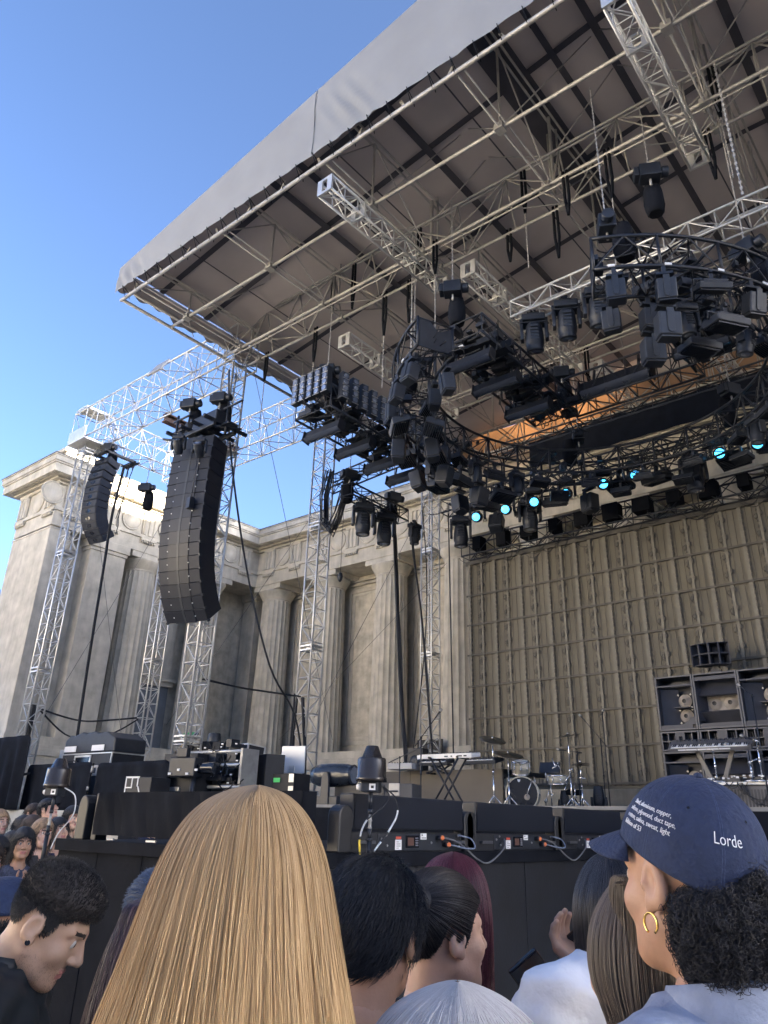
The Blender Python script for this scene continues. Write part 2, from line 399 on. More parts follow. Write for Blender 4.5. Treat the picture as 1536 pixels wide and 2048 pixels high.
# ================================================================ trusses
def frame_of(p0, p1):
    d = (Vector(p1)-Vector(p0)); L = d.length; d.normalize()
    if abs(d.z) > .9: sd_ = Vector((1, 0, 0)); up = Vector((0, 1, 0))
    else:
        sd_ = d.cross(Vector((0, 0, 1))).normalized(); up = sd_.cross(d).normalized()
    return d, sd_, up, L
def truss_parts(t, base, p0, p1, w, h, nseg, m, rc=.025, rb=.012, tri=False, plates=0, faces=None, zig=True, inner=None):
    """chord tubes as parts of t, one bracing part; optional joint plates every 'plates' segments"""
    d, sd_, up, L = frame_of(p0, p1); p0 = Vector(p0)-Vector(base)
    ch = [sd_*(-w/2)-up*(h/2), sd_*(w/2)-up*(h/2), sd_*(w/2)+up*(h/2), sd_*(-w/2)+up*(h/2)] if not tri else [sd_*(-w/2), sd_*(w/2), up*h]
    nc = len(ch)
    for c in ch:
        MB().tube([p0+c, p0+c+d*L], rc, 8).build('chord', m, t)
    q = MB(); st = L/nseg
    prs = [(i, (i+1) % nc) for i in range(nc)]
    if faces: prs = [prs[i] for i in faces]
    for fi, (a, b) in enumerate(prs):
        for k in range(nseg):
            A, B = (a, b) if (k+fi) % 2 == 0 or not zig else (b, a)
            q.tube([p0+ch[A]+d*st*k, p0+ch[B]+d*st*(k+1)], rb, 5, False)
            if k % 1 == 0: q.tube([p0+ch[a]+d*st*k, p0+ch[b]+d*st*k], rb, 5, False)
        q.tube([p0+ch[a]+d*L, p0+ch[b]+d*L], rb, 5, False)
    q.build('bracing', m, t)['kind'] = 'stuff'
    if plates:
        k = 0.
        while k <= L+.01:
            pos = p0+d*min(k, L)
            q = MB(); R = Matrix((sd_, up, d)).transposed()
            for dz in (-.028, .028):
                for a, b in prs:
                    A, B = pos+ch[a]+d*dz, pos+ch[b]+d*dz
                    q.tube([A, B], .02, 4, True, False)
            q.box(pos-d*.0, (w*.92, h*.92, .012), R) if plates == 9 else None
            if plates != 9:
                for a, b in prs[:2]:
                    q.box(pos+(ch[a]+ch[b])*.5, (abs((ch[b]-ch[a]).dot(sd_))+.02 or .05, abs((ch[b]-ch[a]).dot(up))+.02, .07), R)
            q.build('joint_plate', m, t); k += inner or 2.0
    return t
def tower(name, label, x, y, z0, z1, w=.40, sect=1.63, first=None):
    t = thing(name, label, 'truss tower', (x, y, z0), 0, 'silver truss towers')
    B = Vector((x, y, z0)); n = max(4, round((z1-z0)/.42))
    truss_parts(t, B, (x, y, z0), (x, y, z1), w, w, n, ALU, .026, .0125)
    z = first if first is not None else z0+sect
    while z < z1-.2:
        q = MB()
        for dz in (-.05, .05):
            for i in range(4):
                a = [(-1, -1), (1, -1), (1, 1), (-1, 1)][i]; b = [(-1, -1), (1, -1), (1, 1), (-1, 1)][(i+1) % 4]
                q.tube([(a[0]*w/2, a[1]*w/2, z-z0+dz), (b[0]*w/2, b[1]*w/2, z-z0+dz)], .022, 4, True, False)
        q.lathe([(.13, -.03), (.16, 0), (.15, .03)], 12, None, (0, 0, z-z0-.0))
        q.bx(-w/2, w/2, -w/2, w/2, z-z0+.028, z-z0+.036)
        q.build('joint_frame', ALU, t); z += sect*2
    q = MB(); q.bx(-w*.9, w*.9, -w*.9, w*.9, 0, .03); q.build('base_plate', STEEL, t)
    return t
tA = tower('truss_tower', 'leftmost silver truss tower, rising beside the concrete end pillar', -20.28, 9.9, 1.77, 11.95, first=5.2)
tA2 = tower('truss_tower', 'silver truss tower behind the black road case with rounded lid', -20.25, 13.25, 1.8, 11.95, first=6.0)
tB = tower('truss_tower', 'silver truss tower just right of the big hanging speaker array', -13.5, 9.9, 1.8, 12.1, first=3.15)
tC = tower('truss_tower', 'silver truss tower wrapped in black cables near the wrapped spotlight', -13.5, 13.25, 1.9, 12.1, first=5.6)
tD = tower('truss_tower', 'farthest silver truss tower, behind the white keyboard', -13.5, 18.2, 1.9, 12.1, first=6.3)
tower('truss_tower', 'silver truss tower far off at the right roof side', 12.6, 9.9, 1.9, 12.1) if False else None
for t, x, y, z in ((tB, 0, 0, 0), (tC, 0, 0, 0), (tD, 0, 0, 0), (tA, 0, 0, 0), (tA2, 0, 0, 0)):
    q = MB(); 
    for dz in (0, .25): q.bx(-.28, .28, -.28, .28, .35+dz, .43+dz)
    q.build('base_sleeve', ALU, t, .01)

# ---------------------------------------------------------------- speaker wing grid left of the roof
grid = thing('speaker_hanging_grid', 'rectangular silver box truss frame holding both speaker arrays left of the roof', 'truss frame', (-17, 11.5, 12)); GB = Vector((-17, 11.5, 12))
for a, b in (((-20.8, 9.9, 12.55), (-13.1, 9.9, 12.55)), ((-20.8, 13.25, 12.55), (-13.1, 13.25, 12.55))):
    truss_parts(grid, GB, a, b, .72, 1.05, 11, ALU, .028, .015, faces=[0, 1, 2, 3])
for a, b in (((-20.28, 10.3, 12.6), (-20.28, 12.9, 12.6)),):
    truss_parts(grid, GB, a, b, .72, .85, 5, ALU, .028, .015)
for d_ in ((-20.75, -19.8, 9.45, 10.35, 11.92, 12.0), (-20.75, -19.8, 9.45, 9.5, 12.0, 12.35), (-20.75, -20.70, 9.5, 10.35, 12.0, 12.35), (-20.7, -20.1, 9.5, 10.3, 13.1, 13.16)):
    o = MB().bx(*d_).build('corner_plate', ALU, grid, .01); o.location = -GB
q = MB(); q.bx(-17.05, -16.85, 10.25, 12.9, 11.86, 11.90); q.bx(-16.96, -16.94, 10.25, 12.9, 11.90, 12.08); q.bx(-17.05, -16.85, 10.25, 12.9, 12.08, 12.12)
o = q.build('brown_beam', BROWN, grid); o.location = -GB
fl = thing('work_light', 'small square floodlight clamped on the silver frame truss', 'floodlight', (-16.0, 9.46, 12.75))
R = rot('X', math.radians(62))
q = MB(); q.box((0, -.2, 0), (.62, .5, .05), R); q.build('housing', STEEL, fl, .01)
q = MB(); q.box(R @ Vector((0, 0, -.03))+Vector((0, -.2, 0)), (.55, .43, .008), R); q.build('lens', M('floodlight glass', (.45, .45, .42), .3), fl)
q = MB(); q.tube([(0, .05, 0), (0, -.15, .04)], .02); q.build('bracket', STEEL, fl)

# ================================================================ roof
XL, XRR, YR0, YR1, ZR = -13.5, 14.0, 6.65, 18.6, 12.2
RX = -.75
def zroof(x): return 13.03+.155*(x+13.6) if x < RX else 13.03+.155*(2*RX-x+13.6)
roof = thing('stage_roof', 'large grey fabric stage roof on a silver lattice frame', 'stage roof', (XL, YR0, ZR)); RO = Vector((XL, YR0, ZR))
def rpart(mb, name, m, parent=None, bevel=0.):
    o = mb.build(name, m, parent or roof, bevel); o.location = -RO if parent is None else (0, 0, 0); return o
# underside and top skin
vs, fs = sheet(lambda u, v: (XL-.06+(XRR-XL)*u, YR0-.1+(YR1-YR0+.2)*v, zroof(XL-.06+(XRR-XL)*u)-.05*abs(math.sin(PI*((XRR-XL)*u/2.8)))**.7*math.sin(PI*v*5)**2), 120, 40)
w = MB(); w.add(vs, fs, True); rpart(w, 'roof_skin', FABL)
# front fascia: panels with wrinkles, tied to the front beam
def fascia(x0, x1, first):
    def fn(u, v):
        x = x0+(x1-x0)*u; zt = zroof(x)+.02; zb = ZR+.14+.035*abs(math.sin(u*PI*(x1-x0)/.62))
        z = zb+(zt-zb)*v
        s_ = (x-x0)-.55*(zt-z)
        wr = .04*math.exp(-((s_-.25)/.5)**2)*math.sin(s_*19)+.006*math.sin(s_*5+z*3)*math.sin(PI*v)+.012*math.exp(-v*4)*math.sin(x*10.1)
        return (x, YR0-.14-.06*math.sin(PI*v)*0-wr*math.sin(PI*min(1, v+.15)), z)
    return sheet(fn, max(8, int((x1-x0)*22)), 14)
segs = [-13.62, -7.45, -1.3, 5.0, 14.0]
for i in range(4):
    w = MB(); w.add(*fascia(segs[i]+.004, segs[i+1]-.004, i == 0), True); rpart(w, 'fascia_panel', FABO)
for k_ in range(3):
    x = (-7.45, -1.3, 5.0)[k_]
    q = MB(); q.tube([(x+.02*math.sin(i), YR0-.155, ZR+.18+(zroof(x)-ZR-.18)*i/6) for i in range(7)], .007, 4, False); rpart(q, 'fascia_seam', M('fascia seam %d' % k_, (.15, .16, .17), .8) if k_ == 0 else bpy.data.materials['fascia seam 0'])
# left side fabric, ragged lower edge
def sidef(u, v):
    y = YR0-.12+(YR1-YR0+.1)*u; zt = zroof(XL); zb = ZR+.30+.09*math.sin(y*5.1)*math.sin(y*1.7)+.05*math.sin(y*13)
    return (XL-.10+.03*math.sin(y*6)*(1-v), y, zb+(zt-zb)*v)
w = MB(); w.add(*sheet(sidef, 160, 6), True); rpart(w, 'side_curtain', FABO)
# rear: translucent sunlit curtain under a darker gable
w = MB(); w.add(*sheet(lambda u, v: (-12.9+26*u, YR1+.02+.03*math.sin(u*90), 12.35+1.0*v), 130, 3), True); rpart(w, 'rear_curtain', FABR)
w = MB(); w.add(*sheet(lambda u, v: (-12.9+26*u, YR1+.02, 13.36+(zroof(-12.9+26*u)-13.36)*v), 40, 3), True); rpart(w, 'rear_gable', FABL)
# seams and dark bands under the skin
def seam_x(y, wd=.13):
    q = MB(); n = 14
    for i in range(n):
        xa, xb = XL+(XRR-XL)*i/n, XL+(XRR-XL)*(i+1)/n
        q.add([(xa, y-wd/2, zroof(xa)-.10), (xb, y-wd/2, zroof(xb)-.10), (xb, y+wd/2, zroof(xb)-.10), (xa, y+wd/2, zroof(xa)-.10)], [(0, 1, 2, 3)])
    rpart(q, 'seam_band', FABS)
def band_y(x, wd, y0=YR0, y1=YR1):
    q = MB(); z = zroof(x)-.13; q.bx(x-wd/2, x+wd/2, y0, y1, z, z+.006); rpart(q, 'seam_band', FABS)
for y in (7.55, 8.83, 11.3, 13.0, 15.2, 16.9): seam_x(y)
for x, wd in ((-12.0, .03), (-9.4, .16), (-8.7, .16), (-8.0, .03), (-6.65, .16), (-5.6, .03), (-4.63, .62), (-3.85, .12), (-3.05, .14), (-2.4, .03), (-1.2, .16), (.2, .4), (1.7, .14), (4, .3), (7, .3)): band_y(x, wd, 6.7 if wd > .1 else 6.6)
# front beam, purlins
def tubes(name, lst, r, m=STEEL, n=8):
    for a, b in lst:
        q = MB(); q.tube([a, b], r, n); rpart(q, name, m)
tubes('front_beam', [((XL-.05, YR0, ZR), (XRR, YR0, ZR))], .04)
tubes('purlin', [((XL, 7.94, ZR), (XRR, 7.94, ZR))], .034)
tubes('side_beam', [((XL, YR0, ZR), (XL, YR1, ZR)), ((XL+.02, YR0, ZR+.3), (XL+.02, YR1, ZR+.3))], .04)
# ties between fascia and front beam
q = MB(); x = XL+.2
while x < XRR:
    q.tube([(x, YR0-.16, ZR+.19), (x+.01, YR0-.05, ZR-.06)], .008, 4); q.tube([(x, YR0-.15, ZR+.19), (x-.02, YR0+.05, ZR+.1), (x, YR0+.055, ZR-.05)], .008, 4); x += .42
rpart(q, 'fabric_ties', BLKC)['kind'] = 'stuff'
q = MB(); x = XL+.45
while x < XRR:
    q.box((x, YR0+.03, ZR+.12), (.05, .05, .22), rot('Y', .5 if int(x*3) % 2 else -.4)); x += .94
rpart(q, 'beam_brackets', STEEL)['kind'] = 'stuff'
# rafters: tie tube below, chord under the skin, posts and diagonals
rx = [-12.85+2.79*k for k in range(0, 10)]
for k, x in enumerate(rx):
    zt = zroof(x)-.22
    q = MB()
    ys = [6.65, 7.94, 9.82, 11.6, 13.2, 14.8, 16.6, 18.4]
    for i, y in enumerate(ys):
        if i: q.tube([(x, y, ZR+.03), (x, y, zt)], .022 if i != 2 else .034, 6, False)
        if i+1 < len(ys):
            a, b = (ZR+.02, zt) if i % 2 == 0 else (zt, ZR+.02)
            q.tube([(x, y, a), (x, ys[i+1], b)], .015, 6, False)
    rp = rpart(q, 'rafter', STEEL)
    q = MB(); q.tube([(x-.06, 6.7, zt), (x-.06, 18.5, zt)], .024, 6); q.tube([(x+.06, 6.7, zt), (x+.06, 18.5, zt)], .024, 6); rpart(q, 'chord', STEEL, rp)
    q = MB(); q.tube([(x, 6.65, ZR), (x, 18.5, ZR)], .020, 6); q.tube([(x+.12, 6.65, ZR+.02), (x+.12, 18.5, ZR+.02)], .014, 6); rpart(q, 'chord', STEEL, rp)
    # fan braces in the X direction at the main truss
    q = MB()
    for s_ in (-1, 1):
        q.tube([(x, 9.82, ZR+1.0), (x+s_*1.35, 9.82, zroof(x+s_*1.35)-.15)], .014, 6); q.tube([(x, 14.8, ZR+.6), (x+s_*1.35, 14.8, zroof(x+s_*1.35)-.15)], .014, 6)
        q.tube([(x, 7.94, ZR), (x+s_*1.3, 9.0, zroof(x+s_*1.3)-.15)], .013, 6)
    for dx in (-.09, .09): q.tube([(x+dx, 9.9, ZR+.2), (x+dx, 9.9, ZR+1.7)], .022, 6)
    rpart(q, 'fan_brace', STEEL, rp)['kind'] = 'stuff'
    q = MB(); q.box((x, 7.94, ZR), (.16, .16, .13)); q.box((x, 9.5, ZR), (.14, .12, .12)); q.box((x, 10.12, ZR), (.14, .12, .12)); rpart(q, 'node_clamp', STEEL, rp)['kind'] = 'stuff'
def roof_truss(y0, y1, zt, yt):
    """triangular main truss along X: two lower chords and one upper"""
    t = bpy.data.objects.new('roof_truss', None); COL.objects.link(t); t.parent = roof; t.location = Vector((0, 0, 0))
    def p(mb, name):
        o = mb.build(name, STEEL, t); o.location = -RO
        if name == 'bracing': o['kind'] = 'stuff'
    for yy, zz, r in ((y0, ZR, .034), (y1, ZR, .034), (y0+.05, ZR-.07, .016), (yt-.04, zt, .027), (yt+.05, zt+.01, .027)):
        q = MB(); q.tube([(XL, yy, zz), (XRR, yy, zz)], r, 8); p(q, 'chord')
    q = MB(); n = 24; st = (XRR-XL)/n
    q2 = MB()
    for k in range(n):
        x = XL+st*k
        for yy, qq in ((y0, q), (y1, q2)):
            if k % 2 == 0: qq.tube([(x, yy, ZR), (x+st, yt, zt)], .016, 6, False)
            else: qq.tube([(x, yt, zt), (x+st, yy, ZR)], .016, 6, False)
            qq.tube([(x, yy, ZR), (x, yt, zt)], .018, 6, False)
        if k % 2: q.tube([(x, y0, ZR), (x+st, y1, ZR)], .014, 6, False)
        else: q.tube([(x, y1, ZR), (x+st, y0, ZR)], .014, 6, False)
    p(q, 'bracing'); p(q2, 'bracing')
    return t
roof_truss(9.5, 10.13, 13.25, 9.82)
roof_truss(14.5, 15.1, 13.2, 14.8)
roof_truss(17.9, 18.4, 13.1, 18.15)
# ================================================================ kits: a thing's parts built once, then linked again for every repeat
class Kit:
    def __init__(s): s.p = []
    def part(s, name, mb, m, loc=(0, 0, 0), parent=None, bevel=0., rx=0.):
        me = mb.mesh(name)
        for q in (m if isinstance(m, (list, tuple)) else [m]): me.materials.append(q)
        s.p.append((name, me, loc, parent, bevel, rx)); return len(s.p)-1
    def put(s, name, label, cat, loc, rot_=(0, 0, 0), group=None, tilt=None, scale=1., swap=None):
        t = thing(name, label, cat, loc, 0, group); t.rotation_euler = rot_; t.scale = (scale,)*3
        os_ = []
        for i, (n, me, l, par, bv, rx) in enumerate(s.p):
            if swap and n in swap: me = swap[n]
            o = link(n, me, None, t if par is None else os_[par]); o.location = l; o.rotation_euler = ((tilt or {}).get(n, 0)+rx, 0, 0)
            if bv:
                md = o.modifiers.new('bevel', 'BEVEL'); md.width = bv; md.segments = 2; md.limit_method = 'ANGLE'
            os_.append(o)
        return t
# hung moving-head light: clamp up at z=0, base, yoke, egg-shaped head below
def mover_kit(hs=1.):
    k = Kit()
    q = MB(); q.bx(-.04, .04, -.025, .025, -.10, .03); q.tube([(-.09, 0, -.02), (.09, 0, -.02)], .028, 8); k.part('clamp', q, BLKM)
    q = MB(); q.bx(-.17, .17, -.13, .13, -.21, -.10); q.bx(-.14, .14, -.135, .135, -.19, -.13); k.part('base', q, BLKP, bevel=.015)
    q = MB()
    for s_ in (-1, 1): q.prism([(-.05, -.08), (.05, -.08), (.075, .2), (.06, .3), (-.06, .3), (-.075, .2)], .05, rot('Y', PI/2) @ rot('Z', -PI/2), (s_*.18-.025, 0, -.21))
    q.bx(-.2, .2, -.08, .08, -.235, -.21)
    k.part('yoke', q, BLKP, bevel=.012)
    q = MB(); q.lathe([(.0, -.20), (.09, -.20), (.115, -.17), (.13, -.05), (.14, .06), (.135, .13), (.12, .17), (.128, .2), (.125, .235), (.10, .24)], 20, rot('X', 0))
    for j in range(5): q.bx(-.06, .06, .115, .142, -.14+.05*j, -.115+.05*j)
    h = k.part('head', q, BLKP, (0, 0, -.44))
    q = MB(); q.lathe([(.0, .245), (.06, .243), (.098, .236)], 20); k.part('lens', q, LENS, (0, 0, 0), h)
    return k
MOV = mover_kit()
def blue_lens_mesh():
    q = MB(); q.lathe([(.0, .252), (.06, .25), (.10, .238), (.102, .232)], 20); me = q.mesh('lit_lens'); me.materials.append(CYAN); return me
BLENS = blue_lens_mesh()
# rectangular wash panel with louvre fins, hung under a clamp
k = Kit()
q = MB(); q.bx(-.03, .03, -.02, .02, -.13, .03); q.bx(-.02, .02, -.05, .05, -.03, .03); k.part('clamp', q, BLKM)
q = MB(); q.tube([(-.26, 0, -.25), (-.26, 0, -.13), (.26, 0, -.13), (.26, 0, -.25)], .016, 6); k.part('yoke', q, BLKM)
q = MB(); q.box((0, 0, 0), (.48, .30, .10)); q.box((0, 0, .075), (.36, .22, .05)); h = k.part('housing', q, BLKP, (0, 0, -.27), bevel=.012)
q = MB()
for j in range(8): q.bx(-.21, .21, -.125+.034*j, -.118+.034*j, -.075, -.05)
k.part('louvre_fins', q, BLKM, (0, 0, 0), h)
q = MB(); q.bx(-.215, .215, -.135, .135, -.054, -.05); k.part('glass', q, BLKG, (0, 0, 0), h)
WASH = k
# compact strobe block with a round back handle
k = Kit()
q = MB(); q.bx(-.03, .03, -.02, .02, -.12, .03); q.bx(-.12, .12, -.05, .05, -.14, -.10); k.part('clamp', q, BLKM)
q = MB(); q.bx(-.14, .14, -.11, .11, -.2, .12); h = k.part('housing', q, BLKP, (0, 0, -.36), bevel=.02)
q = MB(); q.bx(-.045, .045, -.125, -.108, -.13, .16); q.lathe([(.045, 0), (.045, .016)], 12, rot('X', PI/2), (0, -.108, -.13)); k.part('handle', q, BLKP, (0, 0, 0), h, .005)
q = MB(); q.bx(-.12, .12, -.09, .09, -.225, -.2); k.part('front_frame', q, BLKM, (0, 0, 0), h, .004)
STRB = k
# long strip light with a curved lens face (axis X)
k = Kit()
q = MB(); q.bx(-.46, .46, -.06, .06, -.02, .12); q.bx(-.44, .44, -.03, .03, .12, .15); k.part('housing', q, BLKB, bevel=.008)
q = MB(); n = 8; pr = [(-.095+.19*i/n, -.055-.05*math.sin(PI*i/n)) for i in range(n+1)]
q.prism([(y, z) for y, z in pr]+[(.07, -.02), (-.07, -.02)], .9, rot('Z', PI/2) @ rot('X', PI/2), (-.45, 0, 0)); k.part('lens_bar', q, M('strip lens', (.05, .06, .085), .22, .3, var=.15, scale=3))
q = MB()
for s_ in (-1, 1): q.bx(s_*.47-.012, s_*.47+.012, -.1, .1, -.1, .13)
k.part('end_plate', q, BLKB, bevel=.006)
q = MB()
for s_ in (-1, 1): q.tube([(s_*.3, 0, .14), (s_*.3, 0, .34)], .02, 6)
k.part('hanger', q, BLKM)
STRIP = k
# four-lamp blinder (tall), faces -Y
k = Kit()
q = MB(); q.bx(-.085, .085, 0, .14, -.30, .30); k.part('housing', q, BLKP, bevel=.01)
for i in range(4):
    z = -.215+.143*i
    q = MB(); q.lathe([(.064, 0), (.058, .01), (.04, -.012), (.0, -.02)], 14, rot('X', PI/2), (0, -.004, z)); k.part('lamp', q, LENS)
q = MB()
for z in (-.295, -.143, 0, .143, .295): q.bx(-.085, .085, -.012, 0, z-.006, z+.006)
k.part('face_frame', q, STEEL)
BLIND = k
# chain hoist with a cloth chain bag
def hoist(x, y, z, ztop, label, rz=0., bag=True, sc=1.):
    t = thing('chain_hoist', label, 'hoist', (x, y, z), rz, 'chain hoists under the roof')
    q = MB(); q.bx(-.16, .16, -.12, .12, 0, .24); q.bx(-.24, -.16, -.1, .1, .03, .2); q.lathe([(.09, .16), (.09, .28)], 12, rot('Y', PI/2), (0, 0, .12)); q.build('motor', BLKM, t, .015)
    q = MB(); q.tube([(0, 0, .24), (0, 0, .34)], .025, 6); q.tube([(0, 0, -.12), (0, 0, 0)], .02, 6); q.build('hook', STEEL, t)
    q = MB(); zz = .34; L = ztop-z
    while zz < L: q.box((0, 0, zz), (.022, .009, .036), rot('Z', PI/2*(int(zz/.03) % 2))); zz += .034
    q.build('chain', STEEL, t)
    if bag:
        q = MB(); vs, fs = [], []
        q.lathe([(.02, .08), (.12, .05), (.15, -.1), (.16, -.34), (.13, -.50), (.10, -.52)], 10, None, (.05, .2, 0)); o = q.build('chain_bag', BLKC, t)
    return t
def black_truss(label, p0, p1, w, h, n, group='black lighting trusses', name='lighting_truss', m=BLKM, rc=.024, rb=.012):
    base = Vector(p0).lerp(Vector(p1), .5)
    t = thing(name, label, 'truss', base, 0, group)
    truss_parts(t, base, p0, p1, w, h, n, m, rc, rb)
    return t
def cable(pts, r=.012, n=5): return MB().tube(pts, r, n, False)
def tangle(name, label, cx, cy, cz, dx, dy, dz, n, parent=None, m=RUBB, r=.011, L=.9):
    """looping cables lying in a truss"""
    q = MB()
    for i in range(n):
        p = Vector((cx+random.uniform(-dx, dx), cy+random.uniform(-dy, dy), cz+random.uniform(-dz, dz)))
        a = random.uniform(0, 2*PI); d = Vector((math.cos(a)*dx, math.sin(a)*dy, 0)).normalized()*L*random.uniform(.5, 1)
        if dx > 2*dy: d = Vector((1, .1*math.sin(a), 0))*L*random.uniform(.4, 1)*random.choice((-1, 1))
        if dy > 2*dx: d = Vector((.1*math.sin(a), 1, 0))*L*random.uniform(.4, 1)*random.choice((-1, 1))
        q.tube(wob(catenary(p, p+d, random.uniform(.03, .28), 9), .012), r*random.uniform(.7, 1.2), 4, False)
    if parent is not None:
        o = q.build(name, m, parent); o.location = -parent.location; return o
    o = q.build(name, m); return tag(o, label, 'cables')

# ================================================================ speaker arrays
k = Kit()
q = MB(); q.prism([(-.02, -.105), (.40, -.085), (.40, .085), (-.02, .105)], .62, rot('Z', PI/2) @ rot('X', PI/2), (-.31, 0, 0)); k.part('cabinet', q, M('speaker paint', (.018, .022, .034), .6, var=.2, scale=6), bevel=.008)
q = MB(); q.bx(-.29, .29, -.034, -.02, -.092, .092); k.part('grille', q, M('speaker grille', (.016, .020, .03), .65, .2, var=.25, scale=60))
q = MB()
for s_ in (-1, 1):
    pl = [(s_*.012+s_*.085*math.sin(PI*i/8), -.062+.124*i/8) for i in range(9)]
    if s_ < 0: pl = pl[::-1]
    q.prism([(x, z) for x, z in pl], .006, rot('X', PI/2), (.0, -.034, 0))
k.part('horn_slots', q, BLKG)
RIG = M('sun yellow steel rigging', (.62, .60, .52), .4, .5)  # pale yellow puts low sunlight into the steel colour
for s_ in (-1, 1): q = MB(); q.bx(s_*.27-.02, s_*.27+.02, .40, .43, -.12, .12); q.bx(s_*.27-.012, s_*.27+.012, .1, .42, -.02, .02); k.part('rigging', q, RIG)
(lambda *a: None)(q, M('sun yellow steel rigging', (.62, .60, .52), .4, .5))
SMALL = k
arr = [(10.17, 11.40), (10.10, 11.14), (10.06, 10.89), (10.04, 10.64), (10.03, 10.41), (10.03, 10.19), (10.04, 9.96), (10.06, 9.74), (10.10, 9.53), (10.18, 9.33), (10.30, 9.15), (10.44, 8.98)]
sa = thing('line_array_speaker', 'small curved line array speaker hanging beside the leftmost tower', 'speaker array', (-19.78, 10.1, 11.6), 0, 'hanging line arrays')
for i, (y, z) in enumerate(arr):
    a = arr[max(0, i-1)]; b = arr[min(len(arr)-1, i+1)]
    th = math.atan2(b[0]-a[0], a[1]-b[1])
    c = bpy.data.objects.new('speaker_box', None); COL.objects.link(c); c.parent = sa
    c.location = (0, y-10.1, z-11.6); c.rotation_euler = (th, 0, math.radians(10))
    c.rotation_mode = 'ZXY' if False else 'XYZ'
    for n, me, l, par, bv, rx in SMALL.p: o = link(n, me, None, c)
q = MB(); q.bx(-.3, .3, -.06, .06, .0, .06); q.bx(-.3, -.24, -.1, 1.0, .0, .08); q.bx(.24, .3, -.1, 1.0, .0, .08); q.bx(-.3, .3, .9, .98, .0, .08); q.build('top_frame', BLKM, sa, .01)
q = MB(); q.bx(-.06, .06, 1.05, 1.1, -.02, .04); q.bx(-.3, .4, 1.0, 1.06, -.02, .03); q.build('spreader_bar', BLKM, sa, .005)
for i in range(5):
    x = random.uniform(-.1, .35); q = MB(); q.tube(wob(catenary((x, .95, .0), (x*.3+.1, .5+.1*i, -1.5-.2*i), .0, 8), .03), .012, 4, False); q.build('cable', RUBB, sa)
# large array
k = Kit()
BW, BD, BH = 1.06, .60, .290
pw = M('speaker paint large', (.009, .012, .02), .55, var=.15, scale=3)
q = MB(); q.prism([(0, -BH/2+.004), (BD, -BH/2+.03), (BD, BH/2-.03), (0, BH/2-.004)], BW*.5, rot('Z', PI/2) @ rot('X', PI/2), (-BW*.25, 0, 0))
k.part('cabinet', q, pw)
q = MB(); v = [(-BW/2, .10, -BH/2+.004), (-.03, -.0, -BH/2+.004), (-.03, 0, BH/2-.004), (-BW/2, .10, BH/2-.004)]
for s_ in (-1, 1):
    P_ = [(s_*BW/2, .035), (s_*.02, -.0), (s_*.02, .5), (s_*BW/2, BD)]
    if s_ > 0: P_ = P_[::-1]
    q.prism(P_, BH-.012, None, (0, 0, -BH/2+.006))
k.part('grille', q, M('large speaker grille', (.009, .012, .021), .6, .15, var=.25, scale=90), bevel=.006)
q = MB()
for x in (-.27, .27): q = MB(); q.bx(x-.012, x+.012, .0, .045, -.011, .011); k.part('badge', q, LABW)
q = MB(); q.bx(-.028, .028, -.006, .02, -BH/2, BH/2); k.part('centre_strut', q, M('strut', (.03, .033, .04), .5))
for s_ in (-1, 1):
    q = MB(); q.bx(s_*.53-.02, s_*.53+.02, .03, .09, -BH/2-.02, -BH/2+.03); k.part('rigging', q, BLKM)
BIG = k
ba = thing('line_array_speaker', 'tall black line array speaker hanging left of the front roof tower', 'speaker array', (-13.42, 8.95, 9.75), 0, 'hanging line arrays')
y, z, th = .0, -.2, math.radians(-3)
for i in range(15):
    c = bpy.data.objects.new('speaker_box', None); COL.objects.link(c); c.parent = ba
    c.location = (-y*math.sin(math.radians(17)), y*math.cos(math.radians(17)), z); c.rotation_euler = (th, 0, math.radians(17))
    for n, me, l, par, bv, rx in BIG.p:
        o = link(n, me, None, c)
        if bv: md = o.modifiers.new('bevel', 'BEVEL'); md.width = bv; md.limit_method = 'ANGLE'
    z -= BH*math.cos(th); y += BH*math.sin(th); th += math.radians(.6 if i < 6 else 3.2+(i-6)*.5)
def bpart(mb, n, m, bv=0.): return mb.build(n, m, ba, bv)
for y0 in (-.05, .55):
    q = MB(); q.bx(-.75, .75, y0, y0+.07, .02, .12); bpart(q, 'fly_bar', BLKM, .01)
for x0 in (-.72, -.2, .2, .66):
    q = MB(); q.bx(x0, x0+.07, -.3, .95, .12, .2); bpart(q, 'fly_bar', BLKM, .01)
q = MB(); q.bx(-.6, .6, .1, .5, .2, .55); q.bx(-.9, -.55, .0, .3, .3, .36); q.bx(.5, .95, .2, .5, .1, .17); bpart(q, 'fly_frame', BLKM, .02)
for x0, y0 in ((-.75, .0), (.75, .3)):
    q = MB(); q.tube([(x0, y0, -.1), (x0, y0, .75)], .03, 6); q.tube([(x0-.15, y0, .62), (x0+.5, y0, .62)], .03, 6); q.tube([(x0-.2, y0-.2, .1), (x0+.2, y0+.3, .1)], .03, 6); bpart(q, 'outrigger', BLKM)
q = MB(); q.tube([(.28, -.02, -.1), (.30, -.04, -1.7)], .012, 5); q.box((.3, -.05, -1.8), (.12, .12, .25)); bpart(q, 'laser_pointer', BLKM)
for i, (x, y, z) in enumerate(((-13.75, 8.95, 10.55), (-12.95, 9.2, 10.55))):
    t = hoist(x, y, z, 12.1, 'black chain hoist over the %s end of the tall speaker array' % ('outer', 'inner')[i], .4)
hoist(-19.75, 10.25, 11.75, 12.1, 'chain hoist above the small curved speaker array', .4)
hoist(-19.2, 11.4, 10.7, 12.2, 'wrapped chain hoist hanging under the left silver box truss', .6)
hoist(-19.6, 12.7, 11.55, 12.2, 'black hoist near the inner end of the left silver box truss', .2, False)
